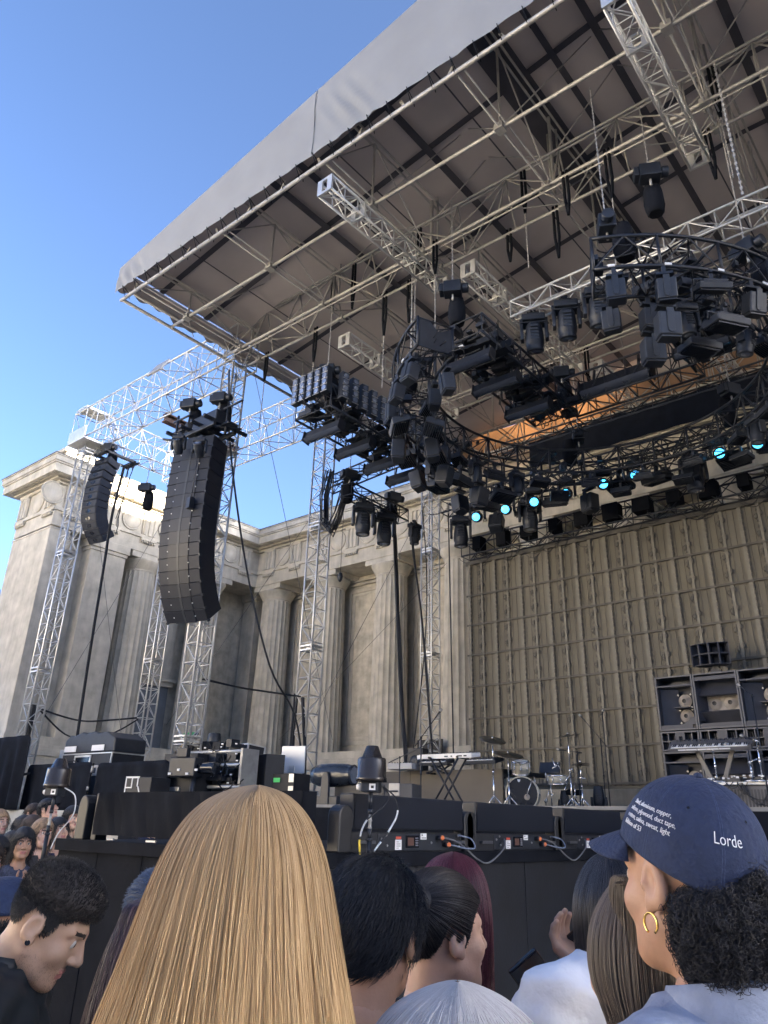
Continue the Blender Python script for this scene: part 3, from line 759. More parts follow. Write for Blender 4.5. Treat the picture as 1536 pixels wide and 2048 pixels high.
MOV.put('moving_light', 'round-nosed black lamp under the tall speaker frame, left one', 'stage light', (-13.45, 8.6, 9.65), (0, 0, .6), 'lamps on the tall speaker frame', {'head': .7}, .8)
MOV.put('moving_light', 'round-nosed black lamp under the tall speaker frame, right one', 'stage light', (-12.85, 8.75, 9.45), (0, 0, .6), 'lamps on the tall speaker frame', {'head': .9}, .8)

# ================================================================ circular lighting truss
RC = Vector((-4.62, 11.0, 0)); RO_, RI_ = 3.52, 2.88
ring = thing('circular_lighting_truss', 'black circular truss, open towards the crowd, carrying dozens of lamps', 'truss', (RC.x, RC.y, 8.9))
A0, A1 = math.radians(-90+25.5), math.radians(270-23.5)
def rp(r, a, z): return Vector((r*math.cos(a), r*math.sin(a), z-8.9))
for r, z in ((RO_, 9.0), (RO_, 8.48), (RI_, 9.0), (RI_, 8.48)):
    q = MB(); q.tube([rp(r, A0+(A1-A0)*i/80, z) for i in range(81)], .027, 8); q.build('chord', BLKM, ring)
NS = 44
q = MB(); q2 = MB(); q3 = MB()
for i in range(NS):
    a, b = A0+(A1-A0)*i/NS, A0+(A1-A0)*(i+1)/NS
    if i % 2: za, zb = 9.0, 8.48
    else: za, zb = 8.48, 9.0
    q.tube([rp(RO_, a, za), rp(RO_, b, zb)], .013, 5, False); q.tube([rp(RI_, a, zb), rp(RI_, b, za)], .013, 5, False)
    ra, rb_ = (RO_, RI_) if i % 2 else (RI_, RO_)
    q2.tube([rp(ra, a, 9.0), rp(rb_, b, 9.0)], .013, 5, False); q2.tube([rp(ra, a, 8.48), rp(rb_, b, 8.48)], .013, 5, False)
for i in range(0, NS+1, 2):
    a = A0+(A1-A0)*i/NS
    for r in (RO_, RI_): q4 = MB(); q4.tube([rp(r, a, 8.46), rp(r, a, 9.02)], .024, 6); q4.build('upright', BLKM, ring)
    for z in (9.0, 8.48): q3.tube([rp(RO_, a, z), rp(RI_, a, z)], .014, 5)
q.build('bracing', BLKM, ring)['kind'] = 'stuff'; q2.build('bracing', BLKM, ring)['kind'] = 'stuff'; q3.build('cross_bars', BLKM, ring)['kind'] = 'stuff'
for a in (A0, A1):
    u = Vector((-math.sin(a), math.cos(a), 0)); R = Matrix((Vector((math.cos(a), math.sin(a), 0)), u, Vector((0, 0, 1)))).transposed()
    q = MB(); q.prism([(-.34, -.26), (.34, -.26), (.30, -.05), (.34, .26), (.1, .26), (-.05, .1), (-.34, .26)], .012, R @ rot('X', PI/2), rp((RO_+RI_)/2, a, 8.74)); q.build('end_gusset', BLKM, ring)
q = MB()
for i in range(150):
    a = A0+(A1-A0)*random.random(); r = random.uniform(RI_, RO_); L = random.uniform(.08, .3); z = 8.75+random.uniform(-.2, .25)
    q.tube(wob(catenary(rp(r, a, z), rp(r+random.uniform(-.2, .2), a+L*.6, z+random.uniform(-.1, .1)), random.uniform(.02, .2), 7), .01), .011, 4, False)
o = q.build('cables', RUBB, ring); o['kind'] = 'stuff'
q = MB()
for i in range(60):
    a = A0+(A1-A0)*random.random(); r = random.uniform(RI_, RO_)
    q.box(rp(r, a, random.choice((8.5, 8.98, 8.7))), (random.uniform(.05, .22), random.uniform(.04, .14), random.uniform(.04, .12)), rot('Z', a))
o = q.build('truss_clamps_and_boxes', BLKM, ring); o['kind'] = 'stuff'
for i in range(26):
    a = A0+(A1-A0)*(i+.3)/26; q = MB(); q.box(rp(RO_+.03, a, 8.49), (.012, .09, .035), rot('Z', a)); q.build('white_tape', LABW, ring)
# lamps round the ring, outer and inner chords, kinds in turn
G1 = 'lamps hung round the circular truss'
kinds = ['wash', 'mov', 'wash', 'strb', 'wash', 'mov']
n_out = 30
def arc_name(a):
    d = math.degrees(a) % 360
    return 'far arc' if 45 <= d < 140 else 'left arc' if 140 <= d < 248 else 'near arc' if d < 330 and d >= 248 else 'right arc'
for i in range(n_out):
    a = A0+math.radians(4)+(A1-A0-math.radians(8))*i/(n_out-1)
    for j, r in enumerate((RO_, RI_)):
        kd = kinds[(i+3*j) % 6] if not (i < 2 or i > n_out-3) else 'strb'
        far = arc_name(a) == 'far arc'
        if far and (i+j) % 2: continue
        p = RC+Vector((r*math.cos(a), r*math.sin(a), 8.44)); rz = a+PI/2+random.uniform(-.25, .25); wh = '%s chord of the ring truss %s' % (('outer', 'inner')[j], arc_name(a)); k_ = .82 if far else .90
        if kd == 'wash': WASH.put('wash_panel', 'flat black finned wash panel on the '+wh, 'stage light', p, (0, 0, rz), G1, {'housing': random.uniform(-.55, .55)+.25*(-1)**j}, k_)
        elif kd == 'mov': MOV.put('moving_light', 'black moving-head lamp pointing down from the '+wh, 'stage light', p, (0, 0, rz), G1, {'head': PI+random.uniform(-.3, .3)}, k_*.95)
        else: STRB.put('strobe_light', 'boxy black strobe with back handle on the '+wh, 'stage light', p, (0, 0, rz), G1, {'housing': random.uniform(-.2, .3)}, k_)
# second row lower down on drop pipes at the left arc and the near arc
for i, adeg in enumerate((-135, -146, -157, -168, 180, 168, 156, -50, -36)):
    a = math.radians(adeg)
    for r in (RO_-.12, RI_-.05):
        p = RC+Vector((r*math.cos(a), r*math.sin(a), 8.02))
        (STRB if i % 2 else WASH).put('strobe_light' if i % 2 else 'wash_panel', ('boxy black strobe' if i % 2 else 'black finned wash panel')+' on %s drop pipe under the ring truss %s' % ('an outer' if r > 3.2 else 'an inner', arc_name(a)), 'stage light', p, (0, 0, a+PI/2), 'lamps on drop pipes under the circular truss', {'housing': random.uniform(-.4, .4)}, 1.05)
        q = MB(); q.tube([rp(r, a, 8.05), rp(r, a, 8.5)], .018, 6); q.build('drop_pipe', BLKM, ring)
for adeg, lb in ((-60, 'near'), (-20, 'right'), (60, 'far right'), (120, 'far'), (-152, 'left')):
    a = math.radians(adeg); p = RC+Vector((3.2*math.cos(a), 3.2*math.sin(a), 9.35)); hoist(p.x, p.y, p.z, 12.3, 'black chain hoist with cloth bag on the %s part of the circular truss' % lb, a)

# ================================================================ finger pods with strip lights
def pod(label, x0, x1, y0, y1, zb, zt, strips, sl):
    t = thing('lighting_pod', label, 'truss', ((x0+x1)/2, (y0+y1)/2, zb), 0, 'rectangular lighting pods'); B = t.location.copy()
    n = max(3, round((y1-y0)/.45))
    truss_parts(t, B, ((x0+x1)/2, y0, (zb+zt)/2), ((x0+x1)/2, y1, (zb+zt)/2), x1-x0, zt-zb, n, BLKM, .026, .013)
    q = MB()
    for i in range(int(26*(y1-y0))):
        q.box((random.uniform(x0, x1)-B.x, random.uniform(y0, y1)-B.y, random.uniform(.0, (zt-zb)*.75)), (random.uniform(.05, .4), random.uniform(.05, .3), random.uniform(.03, .14)))
    o = q.build('power_boxes', BLKB, t); o['kind'] = 'stuff'
    q = MB()
    for i in range(int(14*(y1-y0))):
        p = Vector((random.uniform(x0, x1)-B.x, random.uniform(y0, y1)-B.y, random.uniform(.05, zt-zb)))
        q.tube(wob(catenary(p, p+Vector((random.uniform(-.4, .4), random.uniform(-.7, .7), 0)), random.uniform(.05, .3), 8), .02), .011, 4, False)
    o = q.build('cables', RUBB, t); o['kind'] = 'stuff'
    q = MB()
    for i in range(10): q.box((random.uniform(x0, x1)-B.x, random.uniform(y0, y1)-B.y, random.uniform(.05, .3)), (.09, .05, .03))
    o = q.build('white_tape', LABW, t); o['kind'] = 'stuff'
    for i, ys in enumerate(strips):
        STRIP.put('strip_light', sl % ('nearest', 'second', 'third', 'fourth')[i], 'strip light', ((x0+x1)/2, ys, zb-.30), (math.radians(-12), 0, 0), 'strip lights under the pods', None, (x1-x0)/.94)
    return t
pod('black pod truss on the left, its front and side lined with round-lens blinders', -10.35, -9.35, 9.25, 12.3, 9.25, 9.75, (9.6, 10.55, 11.5, 12.3), 'strip light under the blinder-lined pod, %s to the crowd')
pod('black pod truss with open end frame, left of the middle of the roof', -6.62, -5.68, 9.1, 12.6, 9.35, 9.72, (9.4, 10.3, 11.45), 'strip light under the middle pod, %s to the crowd')
pod('black pod truss half hidden behind the near arc of the circular truss', -3.28, -2.35, 9.8, 12.6, 9.4, 9.75, (10.2, 11.4), 'strip light under the right-hand pod, %s to the crowd')
for i in range(5):
    BLIND.put('blinder_light', 'tall four-lamp blinder on the front end of the left pod', 'blinder', (-10.3+.215*i, 9.12, 9.85), (0, 0, 0), 'blinders on the front of the left pod')
for i in range(10):
    BLIND.put('blinder_light', 'four-lamp blinder in the long row on the side of the left pod', 'blinder', (-9.15, 9.45+.30*i, 9.75), (0, 0, PI/2-.15), 'blinders along the side of the left pod')
for x, y, z, lb in ((-9.85, 9.6, 10.3, 'over the blinder-lined pod'), (-6.2, 9.0, 10.3, 'in front of the middle pod'), (-5.9, 12.5, 10.2, 'at the far end of the middle pod'), (-2.6, 9.2, 10.9, 'beside the right-hand silver sub-truss')):
    hoist(x, y, z, 12.5, 'chain hoist in a black cover hanging '+lb, .5, True)
# ================================================================ straight trusses
t = black_truss('black truss holding one long strip light under the middle of the roof', (-5.6, 12.2, 9.48), (-3.1, 12.2, 9.48), .5, .62, 6)
STRIP.put('strip_light', 'long strip light slung inside the short black truss', 'strip light', (-4.6, 12.05, 9.4), (math.radians(-15), 0, 0), 'strip lights under the pods', None, 1.5)
black_truss('bare silver truss over the ring with three round moving heads', (-5.85, 10.6, 10.68), (.5, 10.6, 10.68), .36, .36, 15, 'silver sub-trusses under the roof', 'silver_truss', ALU)
for i, x in enumerate((-5.45, -4.79, -4.19)):
    MOV.put('moving_light', 'large round moving head under the silver truss, %s of three' % ('left', 'middle', 'right')[i], 'stage light', (x, 10.55, 10.5), (0, 0, .5), 'three round moving heads', {'head': PI+.25}, 1.25)
for lb, a, b in (('silver sub-truss whose end plate hangs just behind the front roof edge', (-7.3, 6.75, 11.75), (-7.25, 10.1, 11.75)), ('silver sub-truss behind the first one, above the middle pod', (-6.45, 9.9, 11.6), (-6.4, 14.4, 11.6)), ('silver ladder-like sub-truss at the upper right, near a long chain', (-2.0, 6.7, 11.75), (-2.05, 10.1, 11.75)), ('silver sub-truss over the blinder-lined pod', (-10.0, 10.2, 11.6), (-9.95, 14.4, 11.6)), ('silver sub-truss far back over the black border cloth', (-6.0, 14.6, 11.6), (-5.95, 17.6, 11.6)), ('silver sub-truss at the back beside the sunlit curtain', (-3.6, 14.6, 11.6), (-3.55, 17.6, 11.6))):
    t = black_truss(lb, a, b, .30, .30, 10, 'silver sub-trusses under the roof', 'silver_truss', ALU, .022, .011)
    for p in (a, b, ((a[0]+b[0])/2, a[1]*.75+b[1]*.25, a[2])):
        for d_ in ((-.17, -.06, -.02, .02, -.17, .17), (.06, .17, -.02, .02, -.17, .17), (-.06, .06, -.02, .02, .12, .17), (-.06, .06, -.02, .02, -.17, -.12)):
            o = MB().bx(*d_).build('end_plate', ALU, t); o.location = Vector(p)-t.location
# slings from the main truss
for i in range(26):
    x = -12.6+i*.62+random.uniform(-.2, .2); y = random.choice((9.5, 9.85, 10.13, 14.6))
    tp = 13.2 if y == 9.85 else 12.25
    q = MB(); L = random.uniform(.7, 1.2)
    for dx in (-.035, .035): q.tube([(dx, 0, .06), (dx*1.2, 0, -L*.6), (0, 0, -L)], .028, 5)
    o = q.build('round_sling', BLKC); o.location = (x, y, tp); tag(o, 'black round sling looped over a main roof truss chord', 'sling', 'black slings on the roof trusses')
    if i % 3 == 0:
        q = MB(); zz = 0
        while zz < 1.3: q.box((0, 0, -zz), (.022, .009, .036), rot('Z', PI/2*(int(zz/.03) % 2))); zz += .034
        o = q.build('hoist_chain', STEEL); o.location = (x, y, tp-L); tag(o, 'steel chain hanging below a black sling', 'chain', 'chains under the slings')
for x, y, z0, z1, lb in ((-1.35, 8.9, 9.6, 12.2, 'long steel chain beside the ladder-like silver truss'), (-7.6, 9.6, 8.9, 12.2, 'thin steel chain dropping to the left arc of the circular truss')):
    q = MB(); zz = 0
    while zz < z1-z0: q.box((0, 0, zz), (.034, .012, .055), rot('Z', PI/2*(int(zz/.05) % 2))); zz += .05
    o = q.build('hoist_chain', STEEL); o.location = (x, y, z0); tag(o, lb, 'chain')
# rear spot truss, lit blue lamps
black_truss('long black truss far back carrying the blue-lit spots', (-10.66, 15.0, 9.27), (4, 15.0, 9.27), .36, .36, 30)
for i, x in enumerate((-9.46, -8.63, -7.87, -7.03, -6.15, -5.37, -4.48, -3.62, -2.9)):
    if i == 6: continue
    MOV.put('spot_light', 'black spot with a lit pale blue lens on the rear truss', 'stage light', (x, 14.7, 9.10), (0, 0, math.radians(27-2*i)+(random.uniform(-.1, .1))), 'blue-lit spots', {'head': math.radians(112)}, 1.0, {'lens': BLENS})
for i in range(14):
    x = -9.1+i*.8
    (WASH if i % 3 else STRB).put('wash_panel' if i % 3 else 'strobe_light', ('black wash panel' if i % 3 else 'black strobe block')+' hung between the blue-lit spots', 'stage light', (x, 15.0+.15*(i % 2), 9.0), (0, 0, random.uniform(-.4, .4)), 'unlit lamps between the blue spots', {'housing': random.uniform(-.5, .5)}, 1.25)
for i, x in enumerate((-10.2, -8.2, -4.3, -2.2)):
    MOV.put('moving_light', 'big dark moving head hanging nose down from the rear truss', 'stage light', (x, 15.05, 9.05), (0, 0, .6), 'dark moving heads on the rear truss', {'head': PI}, 1.35)
tangle('cable_tangle', 'loops of black cable along the rear spot truss', -5, 15, 9.25, 5.6, .15, .15, 60)
black_truss('upper black truss behind the ring, above the border cloth', (-9, 15.35, 10.6), (4, 15.35, 10.6), .3, .3, 26)
q = MB(); q.add(*sheet(lambda u, v: (-8.2+12.2*u, 15.2+.015*math.sin(u*120), 9.82+.72*v), 200, 3), True)
o = q.build('border_cloth', BLKC); tag(o, 'flat black border cloth stretched across the rear of the ring', 'cloth')
tangle('cable_tangle', 'black cable bundle hanging in loops at the right of the ring', -2.0, 11.5, 9.9, .5, .5, .5, 30, None, RUBB, .014, .8)
tangle('cable_tangle', 'cable loops hanging between the middle pod and the strip-light truss', -5.75, 12.3, 9.2, .12, .3, .2, 10, None, RUBB, .014, .9)
# small side truss bar left, two heads
t = black_truss('short black truss bar left of the screen with two nose-down heads', (-11.5, 12.1, 9.0), (-11.5, 14.3, 9.0), .34, .3, 6)
for i, (y, lb) in enumerate(((12.75, 'nearer'), (13.55, 'farther'))): MOV.put('moving_light', 'dark moving head on the short side bar, the %s one' % lb, 'stage light', (-11.5, y, 8.95), (0, 0, .9), 'heads on the short side bar', {'head': PI}, 1.35)
MOV.put('moving_light', 'slim dark moving head hanging alone right of the short side bar', 'stage light', (-11.35, 14.6, 8.95), (0, 0, 1.6), None, {'head': PI}, .95)
for y in (12.2, 13.9): hoist(-11.5, y, 9.3, 12.2, 'chain hoist on the short side bar at its %s end' % ('near' if y < 13 else 'far'), 1.2)
q = MB()
for i in range(14):
    dx, dy = random.uniform(-.1, .1), random.uniform(-.1, .1); s_ = random.uniform(-.1, .25)
    q.tube(wob([Vector((-12.9+dx, 12.9+dy, 10.2)), Vector((-12.75+dx, 12.6+dy, 9.3)), Vector((-12.6+dx, 12.5+dy, 8.45+s_)), Vector((-12.35+dx, 12.5+dy, 8.2+s_)), Vector((-12.1+dx, 12.45+dy, 8.5+s_)), Vector((-11.75+dx, 12.3+dy, 9.1))], .015), .016, 5, False)
o = q.build('cable_loop', RUBB); tag(o, 'thick hank of black cables looping down beside the cable-wrapped tower', 'cables')
black_truss('short black truss stub reaching from the cable-wrapped tower to the pod', (-13.3, 13.3, 10.0), (-10.4, 13.3, 10.2), .34, .34, 7)
# ================================================================ screen
YS = 16.0
black_truss('black truss from which the see-through screen hangs', (-10.7, YS, 8.4), (4.5, YS, 8.4), .4, .45, 30)
for i in range(18):
    x = -10.2+i*.74
    q = MB(); q.box((0, 0, 0), (random.uniform(.15, .4), .3, random.uniform(.2, .45))); o = q.build('drape_bundle', BLKC); o.location = (x, YS-.1, 8.45)
    tag(o, 'bundled black cover on the screen truss', 'cover', 'bundled covers on the screen truss')
tangle('cable_tangle', 'loose loops of cable along the top of the screen', -5, YS-.05, 8.15, 5.5, .05, .12, 70, None, RUBB, .009, .7)
scr = thing('video_screen', 'see-through hanging video screen of vertical strips and thin crossbars', 'screen', (-4, YS, 2.4)); SO = Vector((-4, YS, 2.4))
sm = {}
def strip_mesh(w_, z0, z1, dash):
    q = MB(); q.bx(-w_/2, w_/2, -.012, .012, z0, z1)
    return q
XS0 = -10.60
i = 0; x = XS0
while x < 4.3:
    thick = i % 2 == 0
    q = MB(); q.bx(-(.040 if thick else .03), (.040 if thick else .03), -.012, .012, .12, 5.6)
    o = q.build('strip', STRIPM, scr); o.location = (x-SO.x, 0, 0)
    q = MB(); z = .16; 
    sd_ = .045 if thick else .035
    while z < 5.55: q.bx(sd_-.014 if thick else -sd_-.02, sd_+.016 if thick else -sd_+.004, -.02, .005, z, z+random.uniform(.05, .09)); z += .125
    o2 = q.build('connector_row', STRIPD, o); o2['kind'] = 'stuff'
    if not thick:
        q = MB(); z = .35
        while z < 5.5:
            q.box((-.055, -.02, z), (.04, .03, .10)); q.box((.05, -.02, z+.05), (.035, .03, .09)); q.tube([(-.06, -.03, z+.05), (-.11, -.03, z), (-.06, -.03, z-.08)], .007, 4); z += .19*2
        o3 = q.build('cable_clips', STRIPD, o); o3['kind'] = 'stuff'
    q = MB()
    for dx in (.12, .25): q.tube([(dx, 0, .1), (dx, 0, 5.6)], .006, 4)
    q.build('wire', STRIPD, o)
    x += .379; i += 1
for z in (7.12, 6.35, 5.59, 4.82, 4.05, 3.30, 2.55):
    q = MB(); q.bx(XS0-SO.x-.08, 8.3, -.025, .0, z-SO.z-.022, z-SO.z+.022); q.build('crossbar', STRIPD, scr)
q = MB(); q.bx(XS0-SO.x-.1, 8.3, -.03, .03, 5.56, 5.66); q.build('top_rail', STRIPD, scr)
q = MB(); q.add([(XS0-SO.x-.05, .045, .05), (8.3, .045, .05), (8.3, .045, 5.6), (XS0-SO.x-.05, .045, 5.6)], [(0, 1, 2, 3)]); q.build('scrim', SCRIM, scr)
# ================================================================ runway edge fixtures
k = Kit()
q = MB(); q.bx(-.07, .02, .0, 1.08, .0, .105); k.part('base', q, BLKB, bevel=.005)
q = MB(); q.bx(-.075, .03, .0, 1.08, .122, .302); hd = k.part('lamp_bar', q, M('fixture bar', (.014, .017, .025), .5, var=.2, scale=2), bevel=.006)
q = MB(); q.bx(.0325, .0365, .01, 1.07, .128, .296); k.part('front_glass', q, M('fixture glass', (.012, .015, .024), .3, var=.15, scale=1.5), (0, 0, 0), hd)
for y0 in (-.12, 1.085):
    q = MB(); pl = [(-.055, 0), (.055, 0), (.055, .19)]+[(.055*math.cos(a), .19+.05*math.sin(a)) for a in [PI*j/8 for j in range(1, 8)]]+[(-.055, .19)]
    q.prism(pl, .09, rot('Z', PI/2) @ rot('X', PI/2) , (-.05, y0+.058, 0)); k.part('yoke_arm', q, M('yoke plastic', (.016, .017, .021), .5, var=.1), bevel=.008)
q = MB(); q.bx(.02, .026, .23, 1.0, .008, .1); pn = k.part('control_panel', q, BLKP, bevel=.002)
q = MB(); q.bx(.026, .0275, .385, .445, .012, .066); k.part('warning_label', q, LABW, (0, 0, 0), pn)
q = MB(); q.bx(.026, .0277, .392, .44, .069, .083); k.part('warning_label', q, RED, (0, 0, 0), pn)
q = MB(); q.bx(.026, .0275, .63, .69, .068, .102); k.part('number_label', q, LABW, (0, 0, 0), pn)
q = MB()
for i in range(4): q.bx(.0275, .0281, .397, .397+random.uniform(.02, .04), .02+.011*i, .023+.011*i)
q.bx(.0275, .0281, .640, .652, .088, .096); q.bx(.0275, .0281, .64, .665, .074, .079); q.bx(.0275, .0281, .668, .684, .074, .079)
o_ = k.part('label_print', q, M('label ink', (.08, .08, .09), .6), (0, 0, 0), pn)
q = MB(); q.bx(.026, .03, .485, .61, .022, .09); k.part('display_bezel', q, BLKG, (0, 0, 0), pn)
q = MB(); q.bx(.03, .031, .50, .56, .034, .078); k.part('display', q, M('menu display', (.10, .055, .045), .3), (0, 0, 0), pn)
q = MB()
for i in range(4): q.lathe([(.0045, 0), (.004, .004)], 8, rot('Y', PI/2), (.03, .58, .036+.013*i)); q.lathe([(.0045, 0), (.004, .004)], 8, rot('Y', PI/2), (.03, .595, .036+.013*i))
k.part('buttons', q, M('grey button', (.3, .3, .32), .4), (0, 0, 0), pn)
for y0, z0 in ((.80, .078), (.87, .04)):
    q = MB(); q.lathe([(.016, 0), (.016, .03), (.012, .034)], 12, rot('Y', PI/2), (.026, y0, z0)); k.part('socket', q, BLKM, (0, 0, 0), pn)
    q = MB(); q.lathe([(.0135, 0), (.0145, .012), (.0145, .034), (.010, .04)], 12, rot('X', -PI/2), (.05, y0-.005, z0)); k.part('orange_plug', q, ORNG, (0, 0, 0), pn)
for y0 in (.06, .955):
    q = MB(); q.bx(.03, .045, y0, y0+.13, .045, .062); q.bx(.02, .03, y0, y0+.012, .045, .062); q.bx(.02, .03, y0+.118, y0+.13, .045, .062); k.part('grip_bar', q, M('grey grip', (.10, .105, .12), .35, .4), bevel=.002)
q = MB()
for y0, z0 in ((.26, .07), (.31, .035), (.3, .09), (1.03, .09), (1.04, .03), (.74, .05)): q.lathe([(.008, 0), (.006, .006)], 8, rot('Y', PI/2), (.026, y0, z0))
k.part('chrome_knob', q, STEEL, (0, 0, 0), pn)
FIX = k
for i, y in enumerate((3.42, 4.655, 5.905, 7.15)):
    FIX.put('edge_light_bar', 'long black light bar with control panel on the runway edge, %s from the corner' % ('nearest', 'second', 'third', 'fourth')[i], 'stage light', (-3.10, y, 1.506), (0, 0, 0), 'light bars along the runway edge')
def cab(name, label, pts, r=.006, m=RUBB, sleeves=()):
    q = MB(); q.tube(pts, r, 6, False); o = q.build(name, m); tag(o, label, 'cable')
    for i0, i1, mm in sleeves:
        q = MB(); q.tube(pts[i0:i1+1], r*1.35, 6); q.build('sleeve', mm, o)
    return o
def spline(pts, n=8):
    """smooth path through points"""
    P_ = [Vector(p) for p in pts]; out = []
    for i in range(len(P_)-1):
        p0, p1, p2, p3 = P_[max(i-1, 0)], P_[i], P_[i+1], P_[min(i+2, len(P_)-1)]
        for j in range(n):
            t = j/n; out.append(.5*((2*p1)+(p2-p0)*t+(2*p0-5*p1+4*p2-p3)*t*t+(3*p1-p0-3*p2+p3)*t**3))
    out.append(P_[-1]); return out
for i, y in enumerate((3.42, 4.655)):
    cab('power_cable', 'grey cable drooping from orange plugs of the %s edge light bar' % ('nearest', 'second')[i], spline([(-3.05, y+.84, 1.584), (-3.03, y+.95, 1.565), (-3.02, y+1.06, 1.515), (-3.0, y+1.15, 1.46), (-3.0, y+1.28, 1.44), (-3.02, y+1.5, 1.52), (-3.05, y+1.56, 1.58)]), .0055, M('grey cable %d' % i, (.14, .145, .16), .5))
    cab('data_cable', 'pale data cable looping under the %s edge light bar' % ('nearest', 'second')[i], spline([(-3.05, y+.92, 1.545), (-3.0, y+1.02, 1.525), (-2.99, y+1.1, 1.53), (-3.02, y+1.1, 1.58), (-3.05, y+1.0, 1.60)]), .005, M('blue grey cable %d' % i, (.16, .20, .28), .5))
# long black wrapped bar across the runway front
fb = thing('wrapped_light_bar', 'long black cloth-wrapped bar across the front of the runway', 'stage light', (-4.25, 3.2, 1.506))
q = MB(); q.add(*sheet(lambda u, v: (-.98+2.03*u, -.055-.008*math.sin(u*33)*math.sin(v*3)-.006*math.sin(u*71+v*4), .035+.27*v), 60, 8), True); q.bx(-.98, 1.05, -.05, .06, .035, .304); q.build('wrapped_bar', BLKC, fb)
q = MB(); pl = [(-.06, 0), (.06, 0), (.06, .2)]+[(.06*math.cos(a), .2+.09*math.sin(a)) for a in [PI*j/8 for j in range(1, 8)]]+[(-.06, .2)]
q.prism(pl, .09, rot('X', PI/2), (-1.15, .03, 0)); q.build('yoke_arm', M('yoke plastic brown', (.018, .017, .018), .5), fb, .008)
q = MB(); q.bx(-1.04, -.98, -.03, .06, .0, .3); q.build('end_arm', BLKP, fb, .005)
q = MB()
for x in (-.8, -.35, .0, .4, .8): q.bx(x, x+random.uniform(.03, .12), -.05, -.04, .006, .018)
q.build('pale_tabs', M('pale gloss', (.5, .5, .52), .2, .5), fb)  # short pale glossy pieces along the bar's lower edge
# domed sensor units on poles
def dome(name, label, x, y, s, zs):
    t = thing(name, label, 'dome unit', (x, y, zs), .5, 'black domed units on poles')
    q = MB(); q.lathe([(.086, .0), (.087, .02), (.083, .024), (.080, .115), (.076, .125), (.058, .128), (.034, .188), (.030, .19)], 28); q.build('dome', M('smoked plastic', (.03, .026, .025), .22, .1, var=.25, scale=4), t)
    q = MB(); q.bx(-.05, .05, -.05, .05, -.055, 0); q.build('body', BLKP, t, .006)
    q = MB(); q.bx(.0, .035, -.0525, -.051, -.045, -.012); q.build('label', LABW, t)
    q = MB(); q.bx(.01, .026, -.0532, -.0527, -.036, -.022); q.build('label_print', BLKM, t)
    q = MB(); q.lathe([(.02, 0), (.014, .03)], 10, rot('Y', -PI/2), (-.05, -.01, -.03)); q.build('lug', WHT, t)
    q = MB(); q.tube([(0, 0, -.055), (0, 0, -.14)], .012, 10); q.tube([(0, 0, -.14), (0, 0, -.165)], .014, 10); q.build('upper_pole', BLKM, t)
    q = MB(); q.lathe([(.009, -.24), (.013, -.235), (.009, -.225), (.009, -.205), (.013, -.2), (.009, -.19), (.008, -.165)], 10); q.build('chrome_joint', STEEL, t)
    q = MB(); q.tube([(0, 0, -.24), (0, 0, -.285)], .012, 10); q.lathe([(.018, -.285), (.018, -.3)], 10); q.tube([(0, 0, -.3), (0, 0, -.52)], .014, 10); q.build('lower_pole', BLKM, t)
    return t
dome('domed_sensor_unit', 'black domed unit on a pole at the runway corner, looped with white and yellow cables', -2.95, 3.43, 1, 1.868)
d2 = dome('domed_sensor_unit', 'brownish domed unit on a pole in front of the black cloth fence at left', -5.38, 2.9, 1, 1.832)
cab('sensor_cable', 'dark cable with white and yellow sleeves from the domed unit to the clamp', spline([(-2.93, 3.49, 1.85), (-2.90, 3.53, 1.80), (-2.92, 3.50, 1.74), (-2.93, 3.38, 1.67), (-2.93, 3.33, 1.59), (-2.93, 3.33, 1.52), (-2.94, 3.36, 1.47)], 10), .004, RUBB, ((42, 58, YEL), (30, 40, M('grey sleeve', (.35, .36, .38), .5))))
cab('sensor_cable', 'second dark cable with white sleeves beside the domed unit', spline([(-2.92, 3.50, 1.845), (-2.88, 3.56, 1.79), (-2.88, 3.58, 1.71), (-2.89, 3.53, 1.63), (-2.91, 3.46, 1.55), (-2.93, 3.41, 1.485), (-2.94, 3.37, 1.465)], 10), .004, RUBB, ((18, 32, M('pale sleeve', (.6, .62, .64), .5)), (38, 48, M('pale sleeve 2', (.5, .56, .6), .5))))
t = thing('pole_clamp', 'black camera-like clamp at the foot of the domed unit pole', 'clamp', (-2.93, 3.44, 1.44))
q = MB(); q.lathe([(.03, -.04), (.035, -.02), (.035, .02), (.028, .045)], 14, rot('X', PI/2), (-.01, -.03, 0)); q.build('barrel', BLKP, t)
q = MB(); q.box((.02, .04, .01), (.06, .05, .07)); q.box((.03, .07, .02), (.03, .03, .04), rot('X', .4)); q.build('jaw', BLKP, t, .006)
q = MB(); q.lathe([(.006, 0), (.006, .05)], 8, rot('X', PI/2), (.045, .05, .03)); q.build('knob', STEEL, t)
q = MB(); q.tube([(-5.38, 2.9, 1.32), (-5.38, 2.9, 1.0), (-5.42, 2.9, .2)], .014); o = q.build('pole_stand', BLKM); tag(o, 'thin dark pole carrying the brownish domed unit among the crowd', 'pole')
cab('sensor_cable', 'thin pale cables looping off the brownish domed unit', spline([(-5.3, 2.92, 1.83), (-5.2, 2.95, 1.78), (-5.18, 2.95, 1.66), (-5.27, 2.92, 1.55), (-5.30, 2.9, 1.45)]), .004, M('pale cable', (.5, .51, .53), .5))
